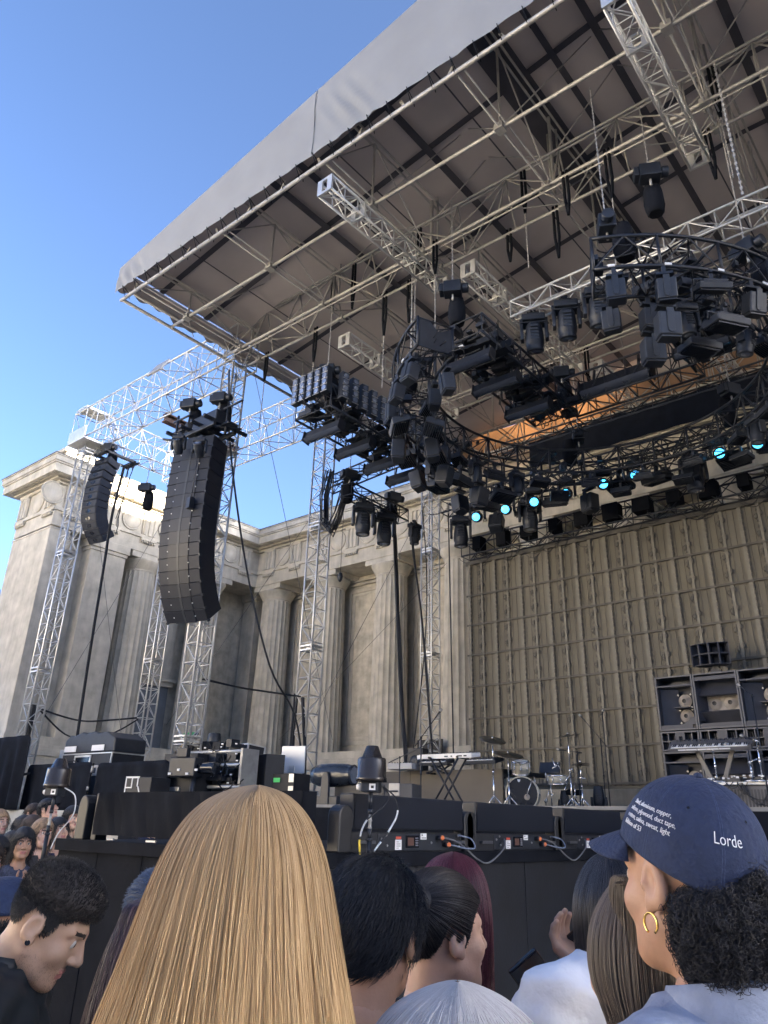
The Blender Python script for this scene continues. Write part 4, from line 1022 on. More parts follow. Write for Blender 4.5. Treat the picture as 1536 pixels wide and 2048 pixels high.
# ================================================================ black drapes at left
def drape(label, x0, x1, y, z0, z1, amp=.03, nf=None, name='black_drape', lean=0.):
    L = x1-x0
    def fn(u, v):
        x = x0+L*u; rnd = min(u, 1-u)*L; top = z1-.10*max(0, 1-rnd/.16)**2
        return (x, y+amp*math.sin(u*(nf or L*2)*PI)*(1-v)**.7+.4*amp*math.sin(u*L*9+v*2)+lean*v, z0+(top-z0)*v)
    q = MB(); q.add(*sheet(fn, int(L*26), 10), True); o = q.build(name, BLKC); tag(o, label, 'drape', 'black drapes left of the stage'); 
    md = o.modifiers.new('thick', 'SOLIDIFY'); md.thickness = .015
    return o
drape('tall black drape at the far left that hides the foot of the leftmost tower', -20.9, -18.72, 9.2, 1.76, 3.42, .06, 9)
drape('low black cloth fence left of the stage, outer panel', -19.05, -16.17, 9.45, 1.77, 2.76, .05)
drape('low black cloth fence left of the stage, panel nearer the stage', -15.98, -13.35, 9.45, 1.77, 2.72, .05)
t = thing('silver_stanchion', 'pair of silver bars leaning between drape and black fence', 'stand', (-19.0, 9.3, 1.78))
for dx in (0, .14):
    q = MB(); q.tube([(dx, 0, 0), (dx+.08, 0, .68)], .025, 8); q.build('bar', ALU, t)
q = MB(); q.tube([(-.05, -.05, .72), (.4, .0, .78)], .03, 8); q.build('knot', BLKC, t)
cab('webbing_strap', 'thin strap with silver buckles in the gap of the black fence', spline([(-16.05, 9.4, 2.72), (-16.06, 9.38, 2.4), (-16.09, 9.38, 2.1), (-16.12, 9.4, 1.8)]), .02, BLKC, ((2, 5, STEEL), (12, 14, STEEL)))
def case(name, label, x, y, z, w, d, h, rz=0., trim=True, m=BLKB, group=None, handles=1, tiltx=0.):
    t = thing(name, label, 'road case', (x, y, z), rz, group); t.rotation_euler = (tiltx, 0, rz)
    q = MB(); q.bx(-w/2, w/2, -d/2, d/2, 0, h); q.build('body', m, t, .01)
    if trim:
        e = .016
        for sx in (-1, 1):
            for sy in (-1, 1): q = MB(); q.bx(sx*w/2-e, sx*w/2+e*.5 if sx > 0 else sx*w/2+e, sy*d/2-e, sy*d/2+e, 0, h); q.build('edge_trim', ALU, t)
        for sy in (-1, 1):
            q = MB(); q.bx(-w/2, w/2, sy*d/2-e, sy*d/2+e, h-e, h+e*.5); q.bx(-w/2, w/2, sy*d/2-e, sy*d/2+e, 0, e*1.5); q.build('edge_trim', ALU, t)
        for sx in (-1, 1):
            q = MB(); q.bx(sx*w/2-e, sx*w/2+e, -d/2, d/2, h-e, h+e*.5); q.build('edge_trim', ALU, t)
    for i in range(handles):
        x0 = (-.25+.5*i/(max(1, handles-1)))*w if handles > 1 else 0
        q = MB(); q.bx(x0-.085, x0+.085, -d/2-.012, -d/2+.002, h*.45, h*.45+.17); q.build('handle_dish', STEEL, t, .008)
        q = MB(); q.tube([(x0-.06, -d/2-.02, h*.45+.06), (x0+.06, -d/2-.02, h*.45+.06)], .012, 6); q.build('handle', BLKM, t)
    return t
ca = case('road_case', 'large black road case with rounded lid and two silver handles by the rear tower', -17.55, 10.5, 1.8, 2.0, .9, 1.22, .05, True, handles=0)
for x0 in (.42, .82):
    q = MB(); q.bx(x0-.14, x0+.14, -.475, -.45, .72, .95); q.build('handle_dish', STEEL, ca, .01)
    q = MB(); q.bx(x0-.08, x0+.08, -.485, -.47, .78, .9); q.build('handle', BLKM, ca, .01)
q = MB(); n = 12; q.prism([(-1.02, 0)]+[(-1.0+2.0*i/n, .30+.16*math.sin(PI*i/n)**.35+.03*math.sin(i*2.1)) for i in range(n+1)]+[(1.02, 0)], .88, rot('X', PI/2), (0, .44, 1.24)); q.build('cloth_lid', BLKP, ca, .03)
for x0 in (-.95, .18): q = MB(); q.bx(x0, x0+.48, -.468, -.455, 1.27, 1.40); q.build('white_tape', LABW, ca)
q = MB(); q.bx(-.42, .2, -.47, -.455, .1, 1.15); q.bx(-.36, .14, -.46, -.44, .16, 1.1) ; q.build('rack_opening', BLKG, ca)
q = MB()
for x0 in (-.42, .2): q.bx(x0-.02, x0+.02, -.48, -.46, .05, 1.16)
q.bx(-.44, .22, -.48, -.46, 1.14, 1.18); q.build('rack_frame', ALU, ca)
for i in range(4): q = MB(); q.tube(catenary((-.75+.1*i, -.5, 1.0), (-.1+.08*i, -.5, .9), -.12+.18*i, 10), .014, 5, False); q.build('cable', RUBB, ca)
o = MB().bx(-20.1, -18.6, 10.75, 10.9, 2.85, 3.25).build('pale_stone_block', M('pale stone', (.5, .47, .41), .8), bevel=.02); tag(o, 'pale stone block with two dark holes near the building foot', 'block')
MB().lathe([(.06, 0), (.06, .01)], 12, rot('X', PI/2), (-19.8, 10.745, 3.1)).lathe([(.07, 0), (.07, .01)], 12, rot('X', PI/2), (-18.75, 10.745, 3.1)).build('drill_hole', BLKM, o)['kind'] = 'stuff'
t = thing('colourful_flag', 'small green, yellow and red cloth hanging behind the rear tower', 'flag', (-19.6, 14.2, 3.0))
for i, (c, nm) in enumerate((((.06, .3, .12), 'green'), ((.7, .5, .05), 'yellow'), ((.5, .06, .05), 'red'))):
    q = MB(); q.add(*sheet(lambda u, v: (.5*u-.1*i, .05*math.sin(u*7+i), .75-.25*i+.24*v), 8, 4), True); q.build('stripe_'+nm, M('flag '+nm, c, .8), t)
case('road_case', 'low black case with broad white edge strips just behind the front bar', -12.95, 8.75, 1.9, .62, .5, .44, .2, False, handles=0)
t = S.objects['road_case.001']
for b in ((-.31, -.29, 0, .44), (-.31, .02, .42, .45), (-.02, .0, .28, .44), (-.16, -.14, .25, .43), (-.31, -.14, .25, .27)): q = MB(); q.bx(b[0], b[1], -.262, -.25, b[2], b[3]); q.build('white_strip', WHT, t)
q = MB(); q.prism([(.0, .28), (.02, .28), (.12, .05), (.12, 0), (.1, 0), (.1, .05)], .012, rot('X', PI/2), (0, -.25, 0)); q.build('white_strip', WHT, t)
case('equipment_box', 'plain black box with a plug sticking out, on the cloth fence line', -13.35, 9.9, 1.9, .9, .5, .95, .15, False, handles=0)
q = MB(); q.tube([(-.1, -.28, .7), (.2, -.3, .76), (.32, -.3, .74)], .03); q.bx(.12, .26, -.27, -.255, .66, .84); q.build('plug', M('grey plug', (.12, .12, .13), .5), S.objects['equipment_box'])
# ---- camera operators' corner by tower B
t = thing('broadcast_camera', 'bulky black broadcast camera with long lens beside the front tower foot', 'camera', (-12.75, 9.6, 1.9), .3)
q = MB(); q.bx(-.5, .1, -.15, .15, .5, .85); q.build('body', BLKP, t, .02)
q = MB(); q.lathe([(.09, 0), (.10, .1), (.12, .35), (.125, .4)], 16, rot('Y', PI/2), (.1, 0, .66)); q.build('lens', BLKG, t)
q = MB(); q.bx(-.35, -.1, -.17, -.05, .85, 1.02); q.build('viewfinder', BLKP, t, .01)
q = MB(); q.lathe([(.05, 0), (.05, .5)], 10); q.build('pedestal', BLKM, t)
for i in range(4): q = MB(); q.box((-.45+.2*i, -.16, .55+.07*(i % 2)), (.06, .02, .04)); q.build('white_tag', LABW, t)
t = thing('silver_pipe_rack', 'cluttered rack of silver pipes and cables at the foot of the front tower', 'rack', (-13.0, 10.3, 1.9), .1)
for z in (.35, .75, 1.0): 
    q = MB(); q.tube([(-.9, -.2, z), (.9, -.2, z)], .035, 8); q.tube([(-.9, .2, z), (.9, .2, z)], .035, 8); q.build('pipe', ALU, t)
for x in (-.9, .0, .9): q = MB(); q.bx(x-.03, x+.03, -.23, .23, 0, 1.05); q.build('post', STEEL, t)
q = MB(); q.bx(-.88, .88, -.19, .19, .36, .40); q.bx(-.88, .88, -.19, .19, .76, .8); q.build('shelf', BLKB, t)
q = MB()
for i in range(34): q.box((random.uniform(-.8, .8), random.uniform(-.2, .15), random.choice((.48, .88, 1.1))+random.uniform(-.03, .06)), (random.uniform(.08, .25), random.uniform(.1, .25), random.uniform(.06, .2)))
o = q.build('small_gear', BLKP, t); o['kind'] = 'stuff'
q = MB()
for i in range(24): q.box((random.uniform(-.85, .85), -.22, random.uniform(.3, 1.15)), (.05, .015, .025))
o = q.build('white_tags', LABW, t); o['kind'] = 'stuff'
q = MB()
for i in range(26): p = Vector((random.uniform(-.8, .7), -.24, random.uniform(.4, 1.2))); q.tube(wob(catenary(p, p+Vector((random.uniform(-.4, .5), 0, random.uniform(-.3, .1))), random.uniform(.05, .2), 8), .02), .013, 4, False)
o = q.build('cables', RUBB, t); o['kind'] = 'stuff'
case('equipment_rack', 'tall black rack case leaning back with stickers on its lid', -12.72, 10.75, 2.02, .62, .4, 1.05, -.15, True, handles=0, tiltx=-.1)
t = S.objects['equipment_rack']
for i, (x, z, m) in enumerate(((-.05, .85, RED), (-.05, .68, LABW), (.08, .82, M('sticker grey', (.3, .3, .32), .5)), (-.18, .32, ORNG))): q = MB(); q.bx(x-.06, x+.06, -.222, -.205, z-.06, z+.06); q.build('sticker', m, t)
q = MB()
for i in range(9): q.bx(-.22+.05*i, -.19+.05*i, -.222, -.205, .42, .55)
q.build('vent', M('vent grey', (.08, .08, .085), .5), t)
case('equipment_rack', 'second black rack case with a bare slanted front, right of the crewman', -12.1, 10.95, 1.9, .5, .4, .98, -.35, False, handles=0)
t = thing('silver_monitor', 'silver flat computer monitor seen from behind among the racks', 'monitor', (-12.45, 11.9, 2.35), .35)
q = MB(); q.bx(-.28, .28, -.02, .02, .25, .80); q.build('shell', M('monitor silver', (.62, .64, .67), .35, .2, var=.05), t, .012)
q = MB(); q.bx(-.06, .06, -.05, .0, 0, .4); q.bx(-.14, .14, -.1, .1, -.02, .0); q.build('foot', ALU, t)
t = case('road_case', 'black case with silver corner plates and a small green label', -11.75, 11.1, 1.9, .78, .5, .62, .1, False, handles=0)
for sx in (-1, 1):
    for z in (0, .22, .44): q = MB(); q.bx(sx*.33-.06, sx*.33+.06, -.262, -.25, z+.02, z+.17); q.build('corner_plate', ALU, t)
q = MB(); q.bx(-.12, .04, -.263, -.25, .46, .54); q.build('green_label', M('green label', (.1, .75, .2), .5), t)
# large upright moving light and the wrapped one lying on the stage
def floor_mover(name, label, x, y, z, s, rz, ln=LENS):
    t = thing(name, label, 'stage light', (x, y, z), rz); t.scale = (s, s, s)
    q = MB(); q.bx(-.22, .22, -.18, .18, 0, .14); q.build('base', BLKP, t, .03)
    q = MB()
    for s_ in (-1, 1): q.prism([(-.07, .14), (.07, .14), (.1, .4), (.06, .56), (-.06, .56), (-.1, .4)], .07, rot('Z', PI/2) @ rot('X', PI/2), (s_*.22-.035, 0, 0))
    q.build('yoke', BLKP, t, .02)
    q = MB(); q.lathe([(.0, .25), (.1, .25), (.16, .30), (.175, .45), (.17, .62), (.15, .78), (.135, .86), (.125, .88)], 20); o = q.build('head', BLKP, t)
    for j in range(5): q2 = MB(); q2.bx(-.07, .07, -.185, -.155, .38+.06*j, .405+.06*j); q2.build('cooling_fin', BLKM, o)
    return t
floor_mover('floor_moving_light', 'big black moving head pointing straight up near the left columns', -14.3, 11.2, 2.55, 1.0, .4)
case('road_case', 'black case under the big upright moving head', -14.3, 11.2, 1.9, .9, .7, .64, .1, True, handles=0)
t = thing('wrapped_spotlight', 'large spotlight wrapped in black plastic lying on its side at the stage front', 'stage light', (-8.45, 8.95, 1.9), math.radians(10))
q = MB(); n = 14; q.lathe([(.02, -.36), (.13, -.35), (.16, -.25), (.17, -.05), (.165, .12), (.155, .26), (.14, .33), (.15, .36), (.11, .365)], 18, rot('Y', PI/2), (0, 0, .42)); o = q.build('wrapped_head', M('wet black wrap', (.02, .026, .036), .25, var=.3, scale=7, bump=.5, bscale=14), t)
q = MB(); q.lathe([(.0, 0), (.10, .0), (.12, .02)], 16, rot('Y', PI/2), (.35, 0, .42)); q.build('lens', LENS, t)
q = MB(); q.prism([(-.07, 0), (.09, 0), (.08, .36), (.05, .46), (-.02, .46), (-.05, .36)], .05, rot('X', PI/2), (-.03, -.17, .0)); q.bx(-.2, .2, -.2, .2, 0, .12); q.build('yoke', BLKP, t, .01)
case('small_amplifier', 'small dark grey amplifier cabinet with one handle at the stage front', -7.45, 9.3, 1.9, .55, .4, .3, .3, False, M('amp tolex', (.05, .052, .058), .6), handles=1)
case('equipment_box', 'low dark box half hidden behind the domed unit', -8.0, 9.2, 1.9, .9, .4, .28, .1, False, handles=0)
# ================================================================ riser with keyboards
t = thing('keyboard_riser', 'long riser fronted with taupe cloth behind the white keyboard', 'riser', (-9.5, 13.4, 1.9))
for x0, x1 in ((-2.0, -.95), (-.945, 1.3)): q = MB(); q.bx(x0, x1, 0, .04, 0, .80); q.build('front_panel', RISER, t, .004)
q = MB(); q.bx(-2.0, 1.3, .05, 1.7, .72, .80); q.build('top', BLKB, t)
def keyboard(name, label, x, y, z, L, rz, m, keys=True, tilt=.15, d=.3):
    t = thing(name, label, 'keyboard', (x, y, z), rz); t.rotation_euler = (tilt, 0, rz)
    q = MB(); q.bx(-L/2, L/2, -d/2, d/2, 0, .07); q.build('body', m, t, .012)
    q = MB(); q.bx(-L/2+.06, L/2-.06, -d/2-.003, -d/2+.12, .07, .078); q.build('keybed', WHT, t)
    q = MB(); n = int(L/.035)
    for i in range(n):
        if i % 7 in (0, 1, 3, 4, 5): q.bx(-L/2+.08+.033*i, -L/2+.098+.033*i, -d/2+.04, -d/2+.12, .078, .088)
    o = q.build('black_keys', BLKP, t); o['kind'] = 'stuff'
    q = MB()
    for i in range(int(L/.07)): q.lathe([(.011, 0), (.009, .02)], 8, None, (-L/2+.1+.066*i, d/2-.07, .07))
    o = q.build('knobs', BLKM, t); o['kind'] = 'stuff'
    return t
def xstand(label, x, y, z0, z1, w, rz):
    t = thing('keyboard_stand', label, 'stand', (x, y, z0), rz); h = z1-z0
    for dy in (-.14, .14):
        for s_ in (-1, 1): q = MB(); q.tube([(s_*w/2, dy, 0), (-s_*w/2, dy, h)], .018, 8); q.build('leg', BLKM, t)
    for s_ in (-1, 1):
        q = MB(); q.tube([(s_*w/2, -.22, .01), (s_*w/2, .22, .01)], .02, 6); q.build('foot', RUBB, t)
        q = MB(); q.tube([(s_*w/2, -.2, h), (s_*w/2, .2, h)], .02, 6); q.build('arm', BLKM, t)
    return t
kw = keyboard('stage_keyboard', 'white keyboard on a crossed black stand at the stage front', -7.95, 11.25, 2.72, 1.12, .02, WHT, tilt=0.12)
q = MB(); 
for i, w_ in enumerate((.12, .05, .16, .1)): q.bx(.02+.13*i, .02+.13*i+w_*.6, -.154, -.1505, .025, .045)
q.build('side_print', BLKM, kw)
xstand('crossed black stand under the white keyboard', -7.95, 11.25, 1.9, 2.72, .55, .1)
keyboard('stage_keyboard', 'black keyboard on the riser, right of the white one', -8.35, 13.0, 2.78, .72, -.05, BLKP, tilt=.25)
keyboard('stage_keyboard', 'small dark synthesiser on the riser, left of the white keyboard', -9.62, 13.2, 2.80, .70, .05, BLKP, tilt=.3)
xstand('short black stand under the small dark synthesiser', -9.62, 13.3, 2.62, 2.80, .35, .1)
t = thing('sound_mixer', 'compact grey mixer with cables on the riser end', 'mixer', (-10.35, 13.1, 2.70), .1)
q = MB(); q.bx(-.3, .3, -.22, .22, 0, .12); q.build('body', M('mixer grey', (.3, .31, .33), .5), t, .01)
q = MB()
for i in range(8):
    for j in range(3): q.lathe([(.013, 0), (.01, .025)], 6, None, (-.25+.07*i, -.12+.1*j, .12))
o = q.build('knobs', BLKM, t); o['kind'] = 'stuff'
t = thing('black_speaker', 'small black speaker wrapped in cable standing on the riser', 'speaker', (-10.4, 13.6, 2.7), .2)
q = MB(); q.bx(-.18, .18, -.15, .15, 0, .46); q.build('cabinet', BLKB, t, .01)
q = MB(); q.lathe([(.12, 0), (.1, .02), (.03, .03), (0, .025)], 14, rot('X', PI/2), (0, -.15, .2)); q.build('cone', BLKM, t)
def micstand(label, x, y, z, h, boom=None, tripod=True, mic=True, m=BLKM, r=.011):
    t = thing('microphone_stand', label, 'microphone stand', (x, y, z))
    q = MB(); q.tube([(0, 0, .05), (0, 0, h)], r, 8); q.tube([(0, 0, h*.5-.04), (0, 0, h*.5+.04)], r*1.7, 8); q.build('pole', m, t)
    if tripod:
        for i in range(3): a = 2*PI*i/3+.4; q = MB(); q.tube([(0, 0, .14), (.3*math.cos(a), .3*math.sin(a), .01)], .009, 6); q.build('leg', m, t)
    else: q = MB(); q.lathe([(.14, 0), (.14, .02), (.03, .04)], 16); q.build('round_base', m, t)
    top = Vector((0, 0, h))
    if boom is not None:
        b = Vector(boom); q = MB(); q.tube([top-b*.35, top+b], .008, 6); q.lathe([(.02, -.02), (.02, .02)], 8, None, top); q.build('boom', m, t); top = top+b
    if mic:
        d = (Vector(boom).normalized() if boom is not None else Vector((.5, -.7, .35))); 
        q = MB(); R = d.to_track_quat('Z', 'Y').to_matrix(); q.lathe([(.010, -.08), (.015, .06), (.016, .07)], 10, R, top); o = q.build('microphone', BLKM, t)
        q = MB(); q.lathe([(.016, .07), (.024, .085), (.025, .11), (.015, .13), (0, .133)], 10, R, top); q.build('mic_grille', STEEL, o)
    return t
micstand('boom microphone stand reaching up left of the white keyboard', -8.35, 11.0, 1.9, 1.15, (.28, .1, .38))
micstand('low boom microphone over the dark synthesiser', -10.1, 12.6, 1.9, 1.0, (.75, .1, .28))
micstand('tall straight microphone stand with black windscreen before the screen', -7.0, 15.5, 1.9, 2.0)
micstand('boom microphone stand leaning left in front of the screen', -6.95, 15.2, 1.9, 1.45, (-.35, .0, .42))
micstand('microphone on a stand aimed at the drum kit from the right', -7.0, 14.2, 1.9, 1.12, (-.3, 0, .05))
micstand('tall microphone stand in front of the speaker wall', -3.35, 13.0, 1.9, 1.75, (-.1, 0, .1))
micstand('second thin stand in front of the speaker wall', -3.1, 13.2, 1.9, 1.5, None)
# ================================================================ drum kit
CREAM = M('cream drum shell', (.50, .46, .37), .3, var=.2, scale=9)
CHR = M('chrome', (.75, .76, .78), .15, .9, var=.05)
SKIN = M('drum skin', (.72, .72, .70), .5, var=.04)
CYMB = M('dark cymbal', (.075, .065, .05), .35, .6, var=.2, scale=2)
def drum(name, label, c, r, L, R, m=CREAM, lugs=8, front=None, group='drums of the kit'):
    t = thing(name, label, 'drum', c, 0, group)
    q = MB(); q.lathe([(r, -L/2), (r, L/2)], 28, R, cap=True); q.build('shell', m, t)
    for s_ in (-1, 1):
        q = MB(); q.lathe([(r+.006, s_*L/2-.014), (r+.012, s_*L/2-.01), (r+.012, s_*L/2+.012), (r-.012, s_*L/2+.014)], 28, R, cap=False); q.build('hoop', CHR if r < .25 else m, t)
    q = MB(); q.lathe([(r-.012, L/2+.004), (0, L/2+.004)], 28, R, cap=False); q.build('drumhead', front or SKIN, t)
    q = MB(); q.lathe([(0, -L/2-.004), (r-.012, -L/2-.004)], 28, R, cap=False); q.build('drumhead', SKIN, t)
    for i in range(lugs):
        a = 2*PI*i/lugs; p = R @ Vector(((r+.012)*math.cos(a), (r+.012)*math.sin(a), 0)); d = R @ Vector((0, 0, 1))
        q = MB(); q.tube([p-d*L*.5, p+d*L*.5], .006, 6); q.tube([p-d*.03, p+d*.03], .014, 6); q.build('lug', CHR, t)
    return t
def facing(v): return Vector(v).normalized().to_track_quat('Z', 'Y').to_matrix()
bd = drum('bass_drum', 'big cream bass drum with a black front head', (-7.85, 13.55, 2.24), .30, .42, facing((.42, -.9, .02)), front=BLKG)
R = facing((.42, -.9, .02))
q = MB(); q.lathe([(.055, .216), (.05, .222), (0, .222)], 16, R, R @ Vector((.09, -.06, 0))); q.build('head_port', M('dull skin tone', (.28, .25, .22), .6), bd)
q = MB(); q.prism([(-.03, .02), (.03, .02), (.02, -.015), (0, -.03), (-.02, -.015)], .002, R, R @ Vector((-.05, .23, .216))); q.build('badge', LABW, bd)
q = MB(); q.tube([R @ Vector((.2, .25, .23)), R @ Vector((.08, -.05, .24))], .012, 6); q.build('claw', CHR, bd)
drum('tom_drum', 'cream rack tom tilted above the bass drum', (-7.86, 13.52, 2.72), .155, .22, facing((.15, -.25, 1)))
drum('snare_drum', 'cream snare drum on a chrome stand right of the bass drum', (-7.35, 14.0, 2.52), .18, .15, facing((0, -.1, 1)))
drum('floor_tom', 'cream floor tom behind the bass drum at left', (-8.25, 13.75, 2.35), .20, .38, facing((0, -.03, 1)))
drum('tambour_drum', 'white side drum standing at the right end of the table', (-3.15, 14.1, 2.72), .2, .4, facing((.1, -.3, 1)), WHT)
def cymbal(label, x, y, z, r, tilt, base=(0, 0), two=False):
    t = thing('cymbal_stand', label, 'cymbal', (x, y, 1.9), 0, 'cymbals of the drum kit'); h = z-1.9
    R = facing(tilt)
    for kx in ((0, .03) if two else (0,)):
        q = MB(); q.lathe([(0, .022), (.03, .02), (.045, .004), (r*.6, -.006), (r, -.016), (r*.98, -.019), (0, -.0)], 28, R, (0, 0, h-kx)); q.build('cymbal', CYMB, t)
    q = MB(); q.tube([(0, 0, h*.55), (0, 0, h+.05)], .010, 8); q.tube([(0, 0, .1), (0, 0, h*.55)], .015, 8); q.tube([(0, 0, h*.53), (0, 0, h*.57)], .022, 8); q.build('pole', CHR, t)
    q = MB(); q.lathe([(.014, .0), (.016, .03), (.008, .04)], 8, None, (0, 0, h+.01)); q.build('wing_nut', CHR, t)
    for i in range(3): a = 2*PI*i/3+.9; q = MB(); q.tube([(0, 0, .3), (.27*math.cos(a), .27*math.sin(a), .01)], .011, 6); q.tube([(0, 0, .1), (.15*math.cos(a), .15*math.sin(a), .14)], .007, 6); q.build('leg', CHR, t)
    return t
cymbal('dark cymbal tilted left, highest one left of the drums', -8.12, 12.95, 3.19, .26, (.35, -.25, 1))
cymbal('dark cymbal tilted left, just below the highest one', -7.88, 13.1, 2.93, .29, (.28, -.2, 1))
cymbal('dark ride cymbal level on the tallest chrome stand right of the drums', -7.12, 14.1, 3.33, .26, (-.1, -.2, 1))
cymbal('small pair of hi-hat cymbals right of the snare', -6.95, 14.2, 2.82, .18, (0, -.05, 1), two=True)
t = thing('drum_pad', 'black electronic drum pad screen above the snare', 'drum pad', (-7.55, 14.1, 2.62), .1)
q = MB(); q.box((0, 0, .12), (.42, .05, .22), rot('X', -.35)); q.build('pad', BLKP, t, .01)
q = MB(); q.tube([(0, 0, -.7), (0, 0, .1)], .014, 8); q.build('stand', CHR, t)
t = thing('drum_stool', 'black round drum stool behind the snare', 'stool', (-7.2, 14.35, 1.9))
q = MB(); q.lathe([(.02, .35), (.17, .36), (.18, .42), (.12, .46), (0, .465)], 18); q.build('seat', BLKC, t)
for i in range(3): a = 2*PI*i/3; q = MB(); q.tube([(0, 0, .32), (.22*math.cos(a), .22*math.sin(a), 0)], .012, 6); q.build('leg', CHR, t)
t = thing('drum_hardware', 'cluster of chrome clamps and pipes around the drum kit', 'drum hardware', (-7.3, 13.9, 1.9))
q = MB()
for i in range(26):
    p = Vector((random.uniform(-.5, .55), random.uniform(-.3, .3), random.uniform(.05, .9))); q.tube([p, p+Vector((random.uniform(-.12, .12), random.uniform(-.1, .1), random.uniform(-.25, .25)))], random.choice((.007, .01)), 6)
o = q.build('pipes', CHR, t); o['kind'] = 'stuff'
floor_mover('floor_moving_light', 'black upright moving head on the floor between drums and cap', -6.95, 14.9, 1.9, .62, .3)
floor_mover('floor_moving_light', 'black upright moving head at the right foot of the drum kit', -7.35, 14.25, 1.9, .5, .9)
# ================================================================ speaker wall
SPK = M('speaker wall paint', (.045, .048, .062), .55, var=.2, scale=4)
PAPER = M('grey speaker cone', (.34, .31, .28), .7, var=.15, scale=9)
DUST = M('dust cap', (.10, .095, .09), .6)
YW = 15.1
def cone(t, x, z, r, yb, frame=True):
    q = MB(); q.lathe([(r, 0), (r*.97, -.012), (r*.9, .0), (r*.86, .006), (r*.4, .06), (r*.3, .065)], 24, rot('X', PI/2), (x, yb, z), cap=False); o = q.build('cone', PAPER, t)
    q = MB(); q.lathe([(r*.34, .062), (r*.25, .035), (0, .025)], 16, rot('X', PI/2), (x, yb, z), cap=False); q.build('dust_cap', DUST, o)
    if frame:
        q = MB()
        for sx in (-1, 1):
            for sz in (-1, 1): q.box((x+sx*r*.92, yb-.005, z+sz*r*.92), (.03, .02, .03), rot('Y', PI/4))
        q.build('bolt_lugs', STEEL, o)
def cabinet(label, x0, x1, z0, z1, kind):
    t = thing('speaker_cabinet', label, 'speaker', ((x0+x1)/2, YW, z0), 0, 'cabinets of the speaker wall'); w = (x1-x0)/2-.006; h = z1-z0-.012; e = .022
    q = MB(); q.bx(-w, w, .5, .55, 0, h); q.bx(-w, -w+e, 0, .5, 0, h); q.bx(w-e, w, 0, .5, 0, h); q.bx(-w+e, w-e, 0, .5, 0, e); q.bx(-w+e, w-e, 0, .5, h-e, h); q.build('cabinet_box', SPK, t)
    q = MB()
    for a in ((-w, -w+.03, 0, h), (w-.03, w, 0, h)): q.bx(a[0], a[1], -.02, 0, a[2], a[3])
    q.bx(-w+.03, w-.03, -.02, 0, 0, .03); q.bx(-w+.03, w-.03, -.02, 0, h-.03, h); q.build('face_frame', M('speaker edge', (.085, .088, .10), .5), t, .004)
    if kind == 'two':       # bass bin: horn slot on top, two cones one above the other, angled cheek
        q = MB(); q.bx(-w+e, w-e, -.005, .06, h*.80, h*.83); q.prism([(-w+e, h*.83), (w-e, h*.83), (.1, h*.92), (-.1, h*.92)], .02, rot('X', PI/2), (0, .3, 0)); q.build('horn_shelf', SPK, t, .003)
        q = MB(); R = rot('Z', -.5); q.box((-w*.55, .28, h*.45), (w*.95, .03, h*.68), rot('Z', .55)); q.box((w*.75, .3, h*.45), (w*.4, .03, h*.68), rot('Z', -.75)); q.build('horn_cheek', SPK, t)
        for z in (h*.56, h*.28): cone(t, w*.22, z, w*.36, .30)
        q = MB(); q.bx(-w*.2, w*.6, .05, .3, h*.41, h*.425); q.build('divider', SPK, t)
        q = MB(); q.bx(-w+e, w-.1, .0, .04, .03, .10); q.prism([(w-.28, .1), (w-e, .1), (w-e, .26)], .04, rot('X', PI/2), (0, .04, 0)); q.build('lower_lip', SPK, t)
    elif kind == 'horn':    # wide horn with two cones side by side in its throat
        for (sz, zz) in ((1, h*.76), (-1, h*.16)):
            q = MB(); q.box((0, .25, zz), (2*w-2*e, .03, h*.42), rot('X', sz*-.72)); q.build('horn_flare', SPK, t)
        q = MB(); q.box((-w*.82, .25, h*.45), (.03, .5, h*.6), rot('Z', -.3)); q.box((w*.82, .25, h*.45), (.03, .5, h*.6), rot('Z', .3)); q.build('horn_flare', SPK, t)
        q = MB(); q.bx(-w*.72, w*.72, .34, .36, h*.34, h*.62); q.build('throat_plate', PAPER, t)
        for x in (-w*.36, w*.36): cone(t, x, h*.48, w*.34, .335, False)
        MB().bx(-w+e, w-e, .0, .03, h*.87, h*.94).build('lip', SPK, t); MB().bx(-w+e, w-e, .0, .03, .03, .1).build('lip', SPK, t)
    elif kind == 'grid':    # two four-cell mouths around a plain pillar
        q = MB(); q.bx(-.09, .09, -.012, .3, .03, h-.03); q.build('pillar', SPK, t)
        for s_ in (-1, 1):
            cx_ = s_*(w/2+.04); q = MB(); q.bx(cx_-.008, cx_+.008, -.01, .3, .03, h-.03); q.bx(cx_-w/2+.06, cx_+w/2-.06, -.01, .3, h/2-.008, h/2+.008); q.build('mouth_cross', M('speaker edge 2', (.085, .088, .10), .5), t)
            q = MB()
            for dx in (-.09, .09):
                for dz in (-.09, .07):
                    for e_ in (-.02, .02): q.bx(cx_+dx+e_-.004, cx_+dx+e_+.004, .1, .12, h/2+dz-.05, h/2+dz+.05)
            o = q.build('reed_slats', M('reed', (.12, .12, .13), .5), t); o['kind'] = 'stuff'
    return t
xs = (-5.66, -4.92, -4.10, -3.32)
for i, kd in enumerate(('two', 'horn', 'two')):
    cabinet('upper speaker cabinet, %s' % ('two cones stacked, at the left edge of the wall', 'wide horn with two cones side by side', 'two cones stacked, at the right behind a microphone')[i], xs[i], xs[i+1], 3.43, 4.46, kd)
    cabinet('flat speaker cabinet with four-cell mouths, %s in the middle tier' % ('left one', 'centre one', 'right one')[i], xs[i], xs[i+1], 3.06, 3.425, 'grid')
    cabinet('lower speaker cabinet, %s' % ('its single cone just above the blue cap', 'mostly hidden by the table keyboard', 'behind the chrome stands at right')[i], xs[i], xs[i+1], 2.02, 3.055, ('two', 'horn', 'two')[i])
